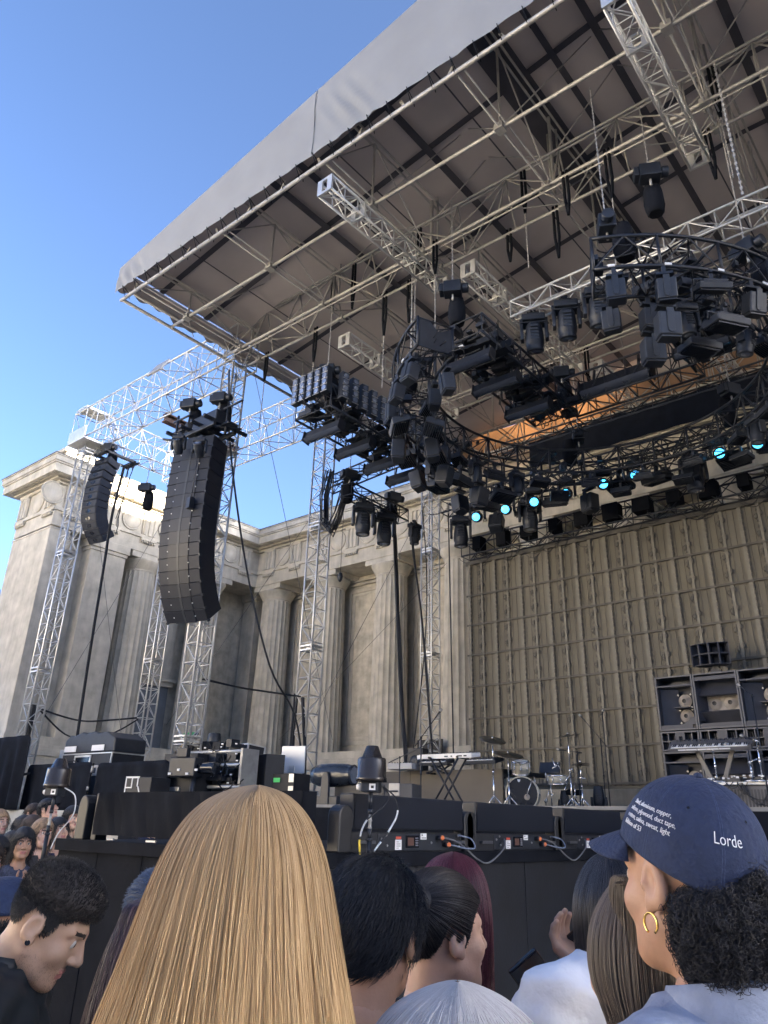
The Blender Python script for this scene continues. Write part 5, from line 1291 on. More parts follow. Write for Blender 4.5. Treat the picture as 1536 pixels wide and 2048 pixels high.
w = MB().bx(-5.7, -3.28, YW-.02, YW+.6, 1.905, 2.015).build('speaker_plinth', BLKB); tag(w, 'low black plinth under the speaker wall', 'plinth')
t = thing('horn_speaker', 'curved black multicell horn on top of the speaker wall', 'speaker', (-4.55, YW+.25, 4.46), .05)
for i in range(4):
    for j in range(2):
        a0 = -.62+.31*i; a1 = a0+.30; z0 = .14+.21*j; z1 = z0+.205; r0, r1 = .32, .62
        P_ = [(r*math.sin(a), -r*math.cos(a)+.35) for r, a in ((r0, a0), (r1, a0), (r1, a1), (r0, a1))]
        vs = [(x, y, z) for z in (z0, z1) for x, y in P_]
        q = MB(); q.add(vs, [(0, 1, 5, 4), (2, 3, 7, 6), (3, 0, 4, 7), (0, 3, 2, 1), (4, 5, 6, 7)]); o = q.build('horn_cell', SPK, t)
        md = o.modifiers.new('t', 'SOLIDIFY'); md.thickness = .012
q = MB(); q.prism([(-.12, 0), (.12, 0), (.05, .15), (-.05, .15)], .12, rot('X', PI/2), (.02, .1, 0)); q.build('throat', BLKM, t)
# synth table at right
kr = keyboard('stage_keyboard', 'large dark synthesiser raised before the speaker wall', -4.32, 13.75, 2.98, 1.35, .03, M('synth panel', (.09, .09, .10), .5), tilt=.5, d=.36)
q = MB(); x = -.5
for w_ in (.16, .22, .05, .12, .08, .16, .22): q.bx(x, x+w_*.8, -.186, -.1805, .028, .05); x += w_*.85
q.build('side_print', LABW, kr)
for sx in (-.5, .5): q = MB(); q.box((sx, .12, .12), (.05, .04, .06)); q.build('end_block', BLKP, kr)
t = thing('keyboard_stand', 'dark splayed stand under the large synthesiser', 'stand', (-4.32, 13.9, 2.42))
for s_ in (-1, 1): q = MB(); q.box((s_*.2, 0, .28), (.07, .05, .62), rot('Y', s_*.38)); q.build('leg', M('stand grey', (.14, .135, .13), .5), t)
t = thing('gear_table', 'table with a bright white top edge crowded with synth modules', 'table', (-4.1, 13.85, 1.9), .02)
q = MB(); q.bx(-.75, 1.2, -.35, .35, .47, .51); q.build('top', WHT, t, .004)
q = MB(); q.bx(-.6, 1.1, -.3, .3, .0, .46); q.build('case_front', M('grey grille case', (.10, .10, .115), .6), t, .01)
q = MB()
for i in range(30): q.bx(-.55+.05*i, -.52+.05*i, -.305, -.30, .06, .4)
o = q.build('grille_slats', BLKM, t); o['kind'] = 'stuff'
q = MB()
for i in range(22): q.box((random.uniform(-.65, 1.1), random.uniform(-.28, .2), .54+random.uniform(0, .03)), (random.uniform(.08, .3), random.uniform(.08, .2), random.uniform(.03, .09)))
o = q.build('modules', BLKP, t); o['kind'] = 'stuff'
q = MB()
for i in range(26): q.box((random.uniform(-.65, 1.1), random.uniform(-.34, -.2), .56+random.uniform(0, .05)), (random.uniform(.01, .05), .02, random.uniform(.01, .03)))
o = q.build('knobs', LABW, t); o['kind'] = 'stuff'
q = MB()
for i in range(14): p = Vector((random.uniform(-.6, 1.1), -.36, .5)); q.tube(wob(catenary(p, p+Vector((random.uniform(-.5, .5), 0, random.uniform(-.3, .2))), random.uniform(.05, .25), 8), .015), .008, 4, False)
o = q.build('cables', RUBB, t); o['kind'] = 'stuff'
for i, (x, h) in enumerate(((-4.25, .5), (-3.55, .62), (-3.7, .3), (-3.2, .7))):
    micstand('chrome microphone stand on the gear table, %s' % ('left of the synthesiser', 'bent one right of it', 'shortest one', 'tall one by the white drum')[i], x, 13.6, 2.41, h, (.12*(-1)**i, 0, .05), False, i < 2, CHR, .012)
# ================================================================ hanging cables, guy wires
def hang(label, pts, n, r=.016, sp=.05, name='cable_bundle', m=RUBB, nn=6):
    q = MB(); P_ = spline(pts, nn)
    for i in range(n):
        dx, dy = random.uniform(-sp, sp), random.uniform(-sp, sp)
        q.tube([p+Vector((dx*(.6+.4*math.sin(j*.7+i)), dy, 0)) for j, p in enumerate(P_)], r, 5, False)
    o = q.build(name, m); tag(o, label, 'cables'); return o
hang('thick bundle of black cables dropping left of the far tower to the stage', [(-11.95, 14.5, 9.0), (-11.9, 14.5, 8.2), (-11.74, 14.5, 6.2), (-11.62, 14.5, 4.6), (-11.42, 14.5, 2.9)], 9, .02, .055)
hang('slimmer cable bundle slanting across the far tower', [(-11.4, 14.5, 8.9), (-11.3, 14.5, 8.0), (-11.0, 14.5, 6.1), (-10.7, 14.5, 3.2), (-10.65, 14.5, 2.8)], 5, .017, .035)
hang('thin cable swinging between the two cable bundles', [(-11.1, 14.6, 9.2), (-10.95, 14.6, 7.5), (-11.0, 14.6, 5.5), (-11.35, 14.6, 3.0)], 1, .014, 0)
hang('single black cable hanging straight right of the far tower', [(-10.55, 15.0, 9.1), (-10.5, 15.0, 6.0), (-10.45, 15.0, 2.7)], 1, .018, 0)
hang('long black power line slanting from roof edge to the cable-wrapped tower', [(-13.3, 9.6, 11.8), (-13.0, 9.7, 9.6), (-12.9, 10.49, 6.81), (-12.9, 11.41, 4.84), (-13.0, 12.4, 3.85), (-13.1, 12.9, 2.6)], 2, .022, .015)
hang('black cable bundle bridging the two towers at mid height', [(-13.35, 10.0, 4.36), (-13.4, 11.0, 4.34), (-13.5, 12.0, 4.38), (-13.55, 13.0, 4.42)], 8, .018, .035)
hang('cables strapped down the left side of the cable-wrapped tower', [(-13.72, 13.05, 4.5), (-13.7, 13.02, 3.6), (-13.68, 13.0, 2.7), (-13.6, 12.9, 1.95)], 7, .02, .05)
hang('cables strapped down the right side of the cable-wrapped tower', [(-13.5, 13.05, 4.4), (-13.3, 13.0, 3.4), (-13.15, 12.95, 2.6), (-13.1, 12.9, 1.95)], 4, .02, .04)
hang('upper drooping cables between the two left towers', [(-20.1, 10.0, 4.2), (-20.2, 11.2, 4.05), (-20.3, 12.3, 4.2), (-20.4, 13.1, 4.35)], 6, .02, .04)
hang('lower drooping cables between the two left towers', [(-20.1, 10.0, 4.15), (-20.15, 11.0, 3.6), (-20.25, 12.2, 3.8), (-20.4, 13.1, 4.3)], 4, .018, .03)
hang('cables coiled inside the foot of the leftmost tower', [(-20.2, 9.85, 4.3), (-20.3, 9.9, 3.6), (-20.3, 9.9, 2.9), (-20.25, 9.9, 2.2)], 9, .02, .09)
hang('thin dark cable bundle dropping from the small speaker array', [(-19.0, 10.45, 11.1), (-19.25, 10.5, 9.6), (-19.35, 10.6, 8.0), (-19.4, 10.7, 5.2), (-19.35, 10.78, 2.6)], 3, .02, .03)
hang('thick cable arching to the black equipment box', [(-14.9, 10.4, 2.5), (-14.5, 10.35, 2.95), (-14.0, 10.3, 3.1), (-13.6, 10.2, 3.3)], 3, .03, .02)
WIRE = M('guy wire', (.12, .12, .125), .5, .3)
for i, (a, b) in enumerate((((-13.2, 10.3, 12.0), (-13.33, 14, 3.5)), ((-13.4, 13.6, 10.2), (-20.1, 13.9, 4.2)), ((-12.6, 17.8, 8.9), (-20.0, 18.4, 4.2)), ((-20.0, 13.3, 11.9), (-20.25, 10.2, 4.0)), ((-13.4, 18.0, 11.4), (-13.6, 13.6, 4.0)), ((-19.9, 10.2, 10.3), (-19.7, 12.5, 2.9)))):
    o = cable([a, b], .0075, 5).build('guy_wire', WIRE); tag(o, ('steep thin guy wire left of the cable-wrapped tower', 'long guy wire from the cable-wrapped tower down to the rear left tower', 'guy wire crossing the column bases behind the towers', 'guy wire between the two left towers', 'guy wire from the far tower down to the cable-wrapped tower', 'thin wire hanging under the small speaker array')[i], 'wire')
t = thing('hook_block', 'small dark hook weight hanging on a thin line below the side bar', 'hook', (-12.6, 13.2, 7.3))
q = MB(); q.tube([(0, 0, .1), (0, 0, 1.7)], .008, 5); q.build('line', WIRE, t)
q = MB(); q.lathe([(.02, -.14), (.05, -.1), (.07, 0), (.05, .08), (.02, .1)], 10); q.build('weight', BLKM, t)
o = MB().bx(-14.85, -13.9, FY-.26, FY-.225, 3.42, 4.05).build('niche_shade_slab', M('niche shade', (.05, .048, .045), .9)); tag(o, 'dark slab painted as the shade of a square opening low in the wall behind the keyboards', 'opening')  # flat dark slab on the wall paints the shade of a recess
# ================================================================ people: smooth bodies from distance fields
def grid(lo, hi, h):
    ax = [np.arange(lo[i], hi[i]+h, h, dtype=np.float32) for i in range(3)]
    return ax, np.stack(np.meshgrid(*ax, indexing='ij'), -1)
def sd_ell(p, c, r, R=None):
    q = p-np.array(c, np.float32)
    if R is not None: q = q @ np.array(R, np.float32)          # world->local
    r = np.array(r, np.float32); k0 = np.linalg.norm(q/r, axis=-1); k1 = np.linalg.norm(q/(r*r), axis=-1)+1e-9
    return k0*(k0-1)/k1
def sd_cap(p, a, b, ra, rb):
    a = np.array(a, np.float32); b = np.array(b, np.float32); d = b-a; L = d.dot(d)+1e-12
    t = np.clip(((p-a) @ d)/L, 0, 1); return np.linalg.norm(p-a-t[..., None]*d, axis=-1)-(ra+(rb-ra)*t)
def sd_box(p, c, h, r=0.):
    q = np.abs(p-np.array(c, np.float32))-np.array(h, np.float32)
    return np.linalg.norm(np.maximum(q, 0), axis=-1)+np.minimum(q.max(-1), 0)-r
def smin(a, b, k):
    h = np.clip(.5+.5*(b-a)/k, 0, 1); return b+(a-b)*h-k*h*(1-h)
def smax(a, b, k): return -smin(-a, -b, k)
def surfnet(ax, f):
    f = np.where(f == 0, 1e-9, f); s = f < 0; nx, ny, nz = f.shape
    cnt = np.zeros((nx-1, ny-1, nz-1), np.int8)
    offs = [(i, j, k) for i in (0, 1) for j in (0, 1) for k in (0, 1)]
    sl = lambda A, o: A[o[0]:nx-1+o[0], o[1]:ny-1+o[1], o[2]:nz-1+o[2]]
    for o in offs: cnt += sl(s, o)
    act = (cnt > 0) & (cnt < 8); idx = -np.ones(act.shape, np.int64); I = np.argwhere(act); idx[act] = np.arange(len(I))
    acc = np.zeros((len(I), 3)); n = np.zeros(len(I))
    for a in offs:
        for d in range(3):
            if a[d] == 0:
                b = list(a); b[d] = 1
                fa = f[I[:, 0]+a[0], I[:, 1]+a[1], I[:, 2]+a[2]]; fb = f[I[:, 0]+b[0], I[:, 1]+b[1], I[:, 2]+b[2]]
                c = (fa < 0) != (fb < 0); t = np.where(c, fa/(fa-fb+1e-12), 0)
                P = np.repeat(np.array(a, float)[None], len(I), 0); P[:, d] = t
                acc[c] += P[c]; n[c] += 1
    V = I+acc/np.maximum(n, 1)[:, None]; h = ax[0][1]-ax[0][0]
    V = V*h+np.array([ax[0][0], ax[1][0], ax[2][0]])
    Q = []
    for d in range(3):
        u, v = (d+1) % 3, (d+2) % 3
        lo = [slice(0, m) for m in f.shape]; hi = list(lo); lo[d] = slice(0, f.shape[d]-1); hi[d] = slice(1, f.shape[d])
        E = np.argwhere(s[tuple(lo)] != s[tuple(hi)])
        E = E[(E[:, u] > 0) & (E[:, v] > 0) & (E[:, u] < f.shape[u]-1) & (E[:, v] < f.shape[v]-1)]
        def cell(du, dv):
            C = E.copy(); C[:, u] -= du; C[:, v] -= dv; return idx[C[:, 0], C[:, 1], C[:, 2]]
        q = np.stack([cell(1, 1), cell(0, 1), cell(0, 0), cell(1, 0)], 1)
        inn = s[E[:, 0], E[:, 1], E[:, 2]]
        q[~inn] = q[~inn][:, ::-1]; Q.append(q)
    return V, np.concatenate(Q)
def np_mesh(name, V, F, mats, mi=None):
    me = bpy.data.meshes.new(name); me.from_pydata(V.tolist(), [], F.tolist())
    me.polygons.foreach_set('use_smooth', [True]*len(F))
    for m in mats: me.materials.append(m)
    if mi is not None: me.polygons.foreach_set('material_index', np.asarray(mi, np.int32))
    me.update(); return me
def rx(a): return np.array([[1, 0, 0], [0, math.cos(a), -math.sin(a)], [0, math.sin(a), math.cos(a)]])
def rzm(a): return np.array([[math.cos(a), -math.sin(a), 0], [math.sin(a), math.cos(a), 0], [0, 0, 1]])
def rym(a): return np.array([[math.cos(a), 0, math.sin(a)], [0, 1, 0], [-math.sin(a), 0, math.cos(a)]])
# ---- head (faces -Y, origin between the ears)
def head_field(p):
    x = p[..., 0]; pm = p.copy(); pm[..., 0] = np.abs(x)
    f = sd_ell(p, (0, .012, .035), (.077, .096, .088))
    f = smin(f, sd_ell(p, (0, -.030, -.03), (.060, .064, .088)), .03)
    f = smin(f, sd_ell(p, (0, -.036, -.075), (.047, .048, .040)), .03)
    f = smin(f, sd_cap(pm, (.050, .0, -.055), (.022, -.07, -.095), .018, .016), .025)
    f = smin(f, sd_ell(p, (0, -.078, -.100), (.018, .017, .015)), .02)
    f = smin(f, sd_ell(pm, (.040, -.058, -.028), (.026, .026, .024)), .02)
    f = smin(f, sd_cap(pm, (.012, -.084, .026), (.048, -.066, .026), .011, .009), .015)
    f = smax(f, -sd_ell(pm, (.032, -.098, .006), (.019, .018, .013)), .012)
    f = smin(f, sd_ell(pm, (.032, -.074, .005), (.0145, .0145, .0135)), .004)
    f = smin(f, sd_cap(p, (0, -.088, .018), (0, -.113, -.026), .008, .0125), .012)
    f = smin(f, sd_ell(pm, (.013, -.100, -.032), (.009, .011, .008)), .008)
    f = smin(f, sd_ell(pm, (.011, -.088, -.0595), (.017, .012, .0055)), .005)
    f = smin(f, sd_ell(p, (0, -.088, -.071), (.021, .012, .0065)), .005)
    f = smax(f, -sd_cap(p, (-.024, -.100, -.065), (.024, -.100, -.065), .0022, .0022), .003)
    f = smin(f, sd_cap(p, (0, .028, -.05), (0, .040, -.19), .052, .056), .03)
    R = rx(.18) @ rym(.0)
    ear = sd_ell(pm, (.080, .014, -.004), (.011, .021, .033), rx(.2))
    ear = smax(ear, -sd_ell(pm, (.091, .010, .0), (.010, .012, .021), rx(.2)), .006)
    ear = smin(ear, sd_ell(pm, (.080, .002, -.030), (.007, .010, .012)), .008)
    ear = smin(ear, sd_ell(pm, (.082, -.004, -.004), (.006, .005, .008)), .005)
    f = smin(f, ear, .008)
    return f
ax_, p_ = grid((-.11, -.135, -.20), (.11, .125, .135), .0042)
HV, HF = surfnet(ax_, head_field(p_))
hc = HV[HF].mean(1)
H_LIP = (np.abs(hc[:, 0]) < .024) & (hc[:, 1] < -.090) & (hc[:, 2] > -.078) & (hc[:, 2] < -.0535)
H_BROW = (np.abs(np.abs(hc[:, 0])-.030) < .018) & (hc[:, 1] < -.066) & (np.abs(hc[:, 2]-.0285-.10*(np.abs(hc[:, 0])-.03)) < .0045)
keep = ~(hc[:, 2] < -.192)
def eye_mesh():
    q = MB()
    q.cur = 0; q.lathe([(.0, -.0138), (.006, -.0125), (.0135, -.003), (.0138, .0), (.012, .006)], 14, rot('X', -PI/2) @ Matrix.Identity(3), (0, 0, 0))
    me = q.mesh('eye'); return me
EYEW = M('eye white', (.62, .58, .54), .25, var=.05); IRIS = M('iris', (.03, .018, .012), .15, var=.1)
q = MB(); q.lathe([(0, .0142), (.006, .0132), (.0105, .0098), (.0135, .003), (.0142, 0), (.012, -.006)], 16, rot('X', PI/2)); EYE = q.mesh('eye'); EYE.materials.append(EYEW)
q = MB(); q.lathe([(0, .0150), (.004, .0147), (.0062, .0136)], 14, rot('X', PI/2)); IRI = q.mesh('iris'); IRI.materials.append(IRIS)
# short hair shell and long hair mass
def skull(p, t): return sd_ell(p, (0, .012, .035), (.077+t, .096+t, .088+t))
def short_field(p, t=.010, front=.062, nape=-.06):
    f = skull(p, t); y = p[..., 1]; z = p[..., 2]; x = np.abs(p[..., 0])
    line = np.interp(y, [-.11, -.06, -.035, -.012, .005, .035, .06, .12], [front, front-.01, front-.035, -.035, .026, .03, nape+.03, nape]).astype(np.float32)
    f = smax(f, line-z, .006); f = smax(f, -(skull(p, -.008)), .004)
    return f
ax_, p_ = grid((-.12, -.13, -.10), (.12, .14, .16), .006)
SHV, SHF = surfnet(ax_, short_field(p_))
THV, THF = surfnet(ax_, short_field(p_, .026))
def long_field(p, L=.30, wd=.098):
    f = skull(p, .018)
    f = smin(f, sd_cap(p, (0, .035, 0), (0, .055, -L), wd*.92, wd), .05)
    y = p[..., 1]
    face = smax(smax(np.abs(p[..., 0])-.060, y+.01, .01), p[..., 2]-.062+np.abs(p[..., 0])*.5, .02)
    f = smax(f, -face, .015); f = smax(f, -sd_cap(p, (0, -.02, -.1), (0, -.03, -.5), .07, .11), .02)
    f = smax(f, -L-p[..., 2], .02)
    return f
ax_, p_ = grid((-.13, -.13, -.34), (.13, .19, .16), .0085)
LHV, LHF = surfnet(ax_, long_field(p_)); BHV, BHF = surfnet(ax_, long_field(p_, .13, .09))
# ---- hands
def hand_field(p, curl, spread=.0, thumb=.5):
    f = sd_box(p, (0, 0, -.045), (.026, .006, .036), .008)
    for i, (x, L) in enumerate(((-.030, .066), (-.010, .076), (.010, .071), (.029, .055))):
        b = np.array([x, 0, -.082]); a = spread*(x/.03); c1, c2, c3 = curl, curl*1.9, curl*2.5
        d = lambda c: np.array([math.sin(a), -math.sin(c), -math.cos(c)*math.cos(a)])
        p1 = b+d(c1)*L*.45; p2 = p1+d(c2)*L*.32; p3 = p2+d(c3)*L*.23
        for u, v, r0, r1 in ((b, p1, .0095, .0088), (p1, p2, .0088, .008), (p2, p3, .008, .0068)): f = smin(f, sd_cap(p, u, v, r0, r1), .004)
    t0 = np.array([-.026, 0, -.02]); t1 = t0+np.array([-.022, -.02*thumb, -.028]); t2 = t1+np.array([-.008, -.020*thumb, -.026]); t3 = t2+np.array([.003, -.016*thumb, -.020])
    for u, v, r0, r1 in ((t0, t1, .013, .011), (t1, t2, .0105, .0095), (t2, t3, .0095, .0075)): f = smin(f, sd_cap(p, u, v, r0, r1), .006)
    return smin(f, sd_cap(p, (0, 0, .02), (0, 0, -.015), .024, .024), .015)
ax_, p_ = grid((-.085, -.11, -.185), (.065, .04, .045), .0036)
HANDS = {k_: surfnet(ax_, hand_field(p_, *a)) for k_, a in (('relaxed', (.32, .05, .5)), ('open', (.08, .32, .2)), ('grip', (.62, .0, 1.3)))}
# ---- body: z measured from the head centre downwards
def body_field(p, hz, arms, w=1., bust=0., nk=0.):
    sh = hz-.27; hp = hz*.525
    f = sd_ell(p, (0, .03, hz-.40), (.155*w, .105*w, .20))
    f = smin(f, sd_ell(p, (0, .025, hp+.10), (.135*w, .10*w, .17)), .08)
    f = smin(f, sd_ell(p, (0, .03, hp-.02), (.155*w, .115*w, .13)), .06)
    f = smin(f, sd_cap(p, (-.13*w, .035, sh+.01), (.13*w, .035, sh+.01), .062, .062), .05)
    f = smin(f, sd_cap(p, (0, .04-nk*.3, hz-.13-nk), (0, .035, hz-.25), .054-nk*.05, .068), .045)
    if bust: f = smin(f, sd_ell(np.stack([np.abs(p[..., 0]), p[..., 1], p[..., 2]], -1), (.07, -.065, hz-.42), (.055, .05*bust, .055)), .03)
    for s_ in (-1, 1):
        f = smin(f, sd_cap(p, (s_*.085*w, .03, hp-.06), (s_*.095, .02, hp*.52), .082*w, .058), .04)
        f = smin(f, sd_cap(p, (s_*.095, .02, hp*.52), (s_*.10, .045, .09), .056, .040), .02)
        f = smin(f, sd_cap(p, (s_*.10, .05, .045), (s_*.11, -.10, .035), .042, .036), .02)
    for (S_, E_, W_) in arms:
        f = smin(f, sd_cap(p, S_, E_, .052, .040), .035); f = smin(f, sd_cap(p, E_, W_, .040, .027), .012)
    return f
def clothes_field(p, hz, arms, w, bust, sleeve, t=.012):
    f = body_field(p, hz, [], w, bust)-t
    hp = hz*.525
    for (S_, E_, W_) in arms:
        S_, E_, W_ = map(np.array, (S_, E_, W_))
        if sleeve >= 1: f = smin(f, sd_cap(p, S_, E_, .064, .053), .03); f = smin(f, sd_cap(p, E_, E_+(W_-E_)*min(1, sleeve-1), .053, .043), .012)
        else: f = smin(f, sd_cap(p, S_, S_+(E_-S_)*sleeve, .066, .062), .03)
    x, y, z = p[..., 0], p[..., 1], p[..., 2]
    f = f+.007*np.sin(z*30+x*26+2*np.sin(x*14))*np.sin(x*24+y*25+1)+.004*np.sin(z*75-x*40+2*np.sin(y*30))
    f = smax(f, (z-(hz-.168+.25*(y-.03))), .012)
    f = smax(f, hp-.06-z, .01)
    f = smax(f, -sd_cap(p, (0, .02, hz-.05), (0, .02, hz-.22), .058, .060), .006) if True else f
    return f
def trouser_field(p, hz, w):
    f = body_field(p, hz, [], w)-.014; hp = hz*.525; z = p[..., 2]
    f = smax(f, z-(hp-.02), .01); return smax(f, .09-z, .01)
SKINS = {'light': (.54, .34, .25), 'tan': (.44, .26, .175), 'olive': (.48, .31, .215), 'brown': (.36, .20, .13), 'pink': (.58, .37, .29)}
SK = {}
def skin(k_):
    if k_ not in SK:
        m = M('skin '+k_, SKINS[k_], .5, var=.07, scale=30, bump=.06, bscale=180, spec=.4); m.node_tree.nodes['Principled BSDF'].inputs['Subsurface Weight'].default_value = .12
        m.node_tree.nodes['Principled BSDF'].inputs['Subsurface Radius'].default_value = (.012, .004, .002); SK[k_] = m
    return SK[k_]
LIPS = M('lips', (.42, .17, .15), .4, var=.08); BROWM = M('eyebrow', (.03, .022, .018), .7)
JEANS = M('dark trousers', (.03, .035, .05), .8, bump=.1, bscale=90)
def hand_R(W_, E_, tw):
    d = (np.array(E_)-np.array(W_)); d = d/np.linalg.norm(d)          # hand -Z points away from elbow
    a = np.array([math.cos(tw), math.sin(tw), 0.]); a = a-d*a.dot(d); a /= np.linalg.norm(a)
    return np.stack([a, np.cross(d, a), d], 1)
def person(label, pos, hz, head, sk='light', arms=None, hands=('relaxed', 'relaxed'), tw=(0, PI), shirt=None, sleeve=.55, w=1., bust=0., hp=0., hy=0., hr=0., hs=1., eyes=True, group=None, trousers=JEANS, res=.014, lift=0.):
    """pos = ground point under the head, head = heading of the body (radians), hp/hy/hr = nod, turn, tilt of the head"""
    t = thing('person', label, 'person', (pos[0], pos[1], 0), head, group); m = skin(sk)
    h0 = hz; hz = hz+lift; sh = hz-.28
    if arms is None: arms = [((s_*.165*w, .04, sh), (s_*.215*w, .06, sh-.29), (s_*.21*w, -.03, sh-.53)) for s_ in (-1, 1)]
    lo = np.array([-.30, -.22, 0.]); hi = np.array([.30, .25, hz-.08])
    for A in arms:
        for P in A: lo = np.minimum(lo, np.array(P)-.09); hi = np.maximum(hi, np.array(P)+.09)
    ax, p = grid(lo, hi, res)
    V, F = surfnet(ax, body_field(p, hz, arms, w, bust, lift)); vs = [V]; fs = [F]; mi = [np.zeros(len(F), int)]; n = len(V)
    Rh = rzm(hy) @ rym(hr) @ rx(hp)
    piv = np.array([0, .04, -.11])
    hv = ((HV*hs-piv) @ Rh.T)+piv+np.array([0, 0, h0]); F2 = HF[keep]
    vs.append(hv); fs.append(F2+n); n += len(hv)
    mm = np.zeros(len(F2), int); mm[H_LIP[keep]] = 1; mm[H_BROW[keep]] = 2; mi.append(mm)
    for (S_, E_, W_), hk, a in zip(arms, hands, tw):
        if hk is None: continue
        hV, hF = HANDS[hk]; sgn = 1 if S_[0] > 0 else -1
        hV = hV.copy(); fl = hF
        if sgn > 0: hV[:, 0] *= -1; fl = hF[:, ::-1]
        R = hand_R(W_, E_, a); vs.append(hV @ R.T+np.array(W_)); fs.append(fl+n); n += len(hV); mi.append(np.zeros(len(hF), int))
    o = link('body', np_mesh('body', np.concatenate(vs), np.concatenate(fs), [m, LIPS, BROWM], np.concatenate(mi)), None, t)
    hd = bpy.data.objects.new('head_parts', None)
    def inhead(me, name, loc=(0, 0, 0), par=None):
        q = link(name, me, None, par or t)
        Mx = Matrix(np.vstack([np.hstack([Rh*hs, (Rh @ (np.array(loc)*hs-piv)+piv+np.array([0, 0, h0]))[:, None]]), [0, 0, 0, 1]]).tolist())
        q.matrix_local = Mx; return q
    bpy.data.objects.remove(hd)
    if eyes:
        for s_ in (-1, 1): inhead(EYE, 'eye', (s_*.032, -.0745, .0045)); inhead(IRI, 'iris', (s_*.0315, -.0748, .0045))
    if shirt:
        ax, p = grid(np.maximum(lo-.03, [-9, -9, hz*.525-.12]), hi+.03, res*.85)
        V, F = surfnet(ax, clothes_field(p, hz, arms, w, bust, sleeve)); link('shirt', np_mesh('shirt', V, F, [shirt]), None, t)
    ax, p = grid((-.26, -.2, .04), (.26, .25, hz*.525+.03), .02)
    V, F = surfnet(ax, trouser_field(p, hz, w)); link('trousers', np_mesh('trousers', V, F, [trousers]), None, t)
    q = MB()
    for s_ in (-1, 1):
        q = MB(); q.prism([(-.04, -.16), (.04, -.16), (.05, -.06), (.042, .09), (-.042, .09), (-.05, -.06)], .055, None, (s_*.108, .01, .0)); q.build('shoe', BLKP, t, .015)
    return t, inhead
# ---- hair
def hair_mat(name, cols, rough=.35, root=None):
    m = bpy.data.materials.new(name); m.use_nodes = True; N = m.node_tree.nodes; Lk = m.node_tree.links
    hi_ = N.new('ShaderNodeHairInfo'); cr = N.new('ShaderNodeValToRGB'); Lk.new(hi_.outputs['Random'], cr.inputs[0])
    el = cr.color_ramp.elements
    while len(el) < len(cols): el.new(.5)
    for i, c in enumerate(cols): el[i].position = i/(len(cols)-1); el[i].color = (*c, 1)
    b = N['Principled BSDF']; b.inputs['Roughness'].default_value = rough; b.inputs['Specular IOR Level'].default_value = .35
    out = cr.outputs[0]
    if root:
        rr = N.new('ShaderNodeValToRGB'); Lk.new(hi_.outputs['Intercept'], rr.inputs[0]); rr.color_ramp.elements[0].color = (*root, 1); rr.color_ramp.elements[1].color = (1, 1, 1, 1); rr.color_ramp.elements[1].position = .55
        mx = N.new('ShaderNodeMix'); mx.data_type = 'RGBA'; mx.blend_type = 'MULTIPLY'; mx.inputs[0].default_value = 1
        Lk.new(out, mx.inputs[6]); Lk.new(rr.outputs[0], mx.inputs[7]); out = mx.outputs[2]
    Lk.new(out, b.inputs['Base Color'])
    return m
def strands(parent, name, P, r0, m, taper=.35):
    """P: (n, k, 3) strand points in the parent's space"""
    n, k_, _ = P.shape
    cu = bpy.data.hair_curves.new(name); cu.add_curves([k_]*n)
    cu.position_data.foreach_set('vector', P.reshape(-1).astype(np.float32))
    a = cu.attributes.get('radius') or cu.attributes.new('radius', 'FLOAT', 'POINT')
    prof_ = (r0*(1-(1-taper)*np.linspace(0, 1, k_)**2)).astype(np.float32)
    a.data.foreach_set('value', np.tile(prof_, n))
    cu.materials.append(m); o = bpy.data.objects.new(name, cu); COL.objects.link(o); o.parent = parent; o['kind'] = 'stuff'
    return o
def prof_eval(rows, t):
    """rows: (z, r_side, r_back, r_front, cx, cy)"""
    R = np.array(rows, float); k_ = len(R); x = np.linspace(0, 1, k_); return [np.interp(t, x, R[:, i]) for i in range(R.shape[1])]
def smooth_rows(rows, n=40):
    R = np.array(rows, float); d = np.r_[0, np.cumsum(np.linalg.norm(np.diff(R[:, :3], axis=0), axis=1))]; d /= d[-1]
    x = np.linspace(0, 1, n); out = np.stack([np.interp(x, d, R[:, i]) for i in range(R.shape[1])], 1)
    for _ in range(3): out[1:-1] = .25*out[:-2]+.5*out[1:-1]+.25*out[2:]
    return out
def surf_pt(rows, phi, t, rho):
    z, rs, rb, rf, cx, cy = prof_eval(rows, t); c = np.cos(phi); s_ = np.sin(phi)
    ry = np.where(c > 0, rb, rf)
    return np.stack([cx+rs*rho*s_, cy+ry*rho*c, z+np.zeros_like(phi)], -1)
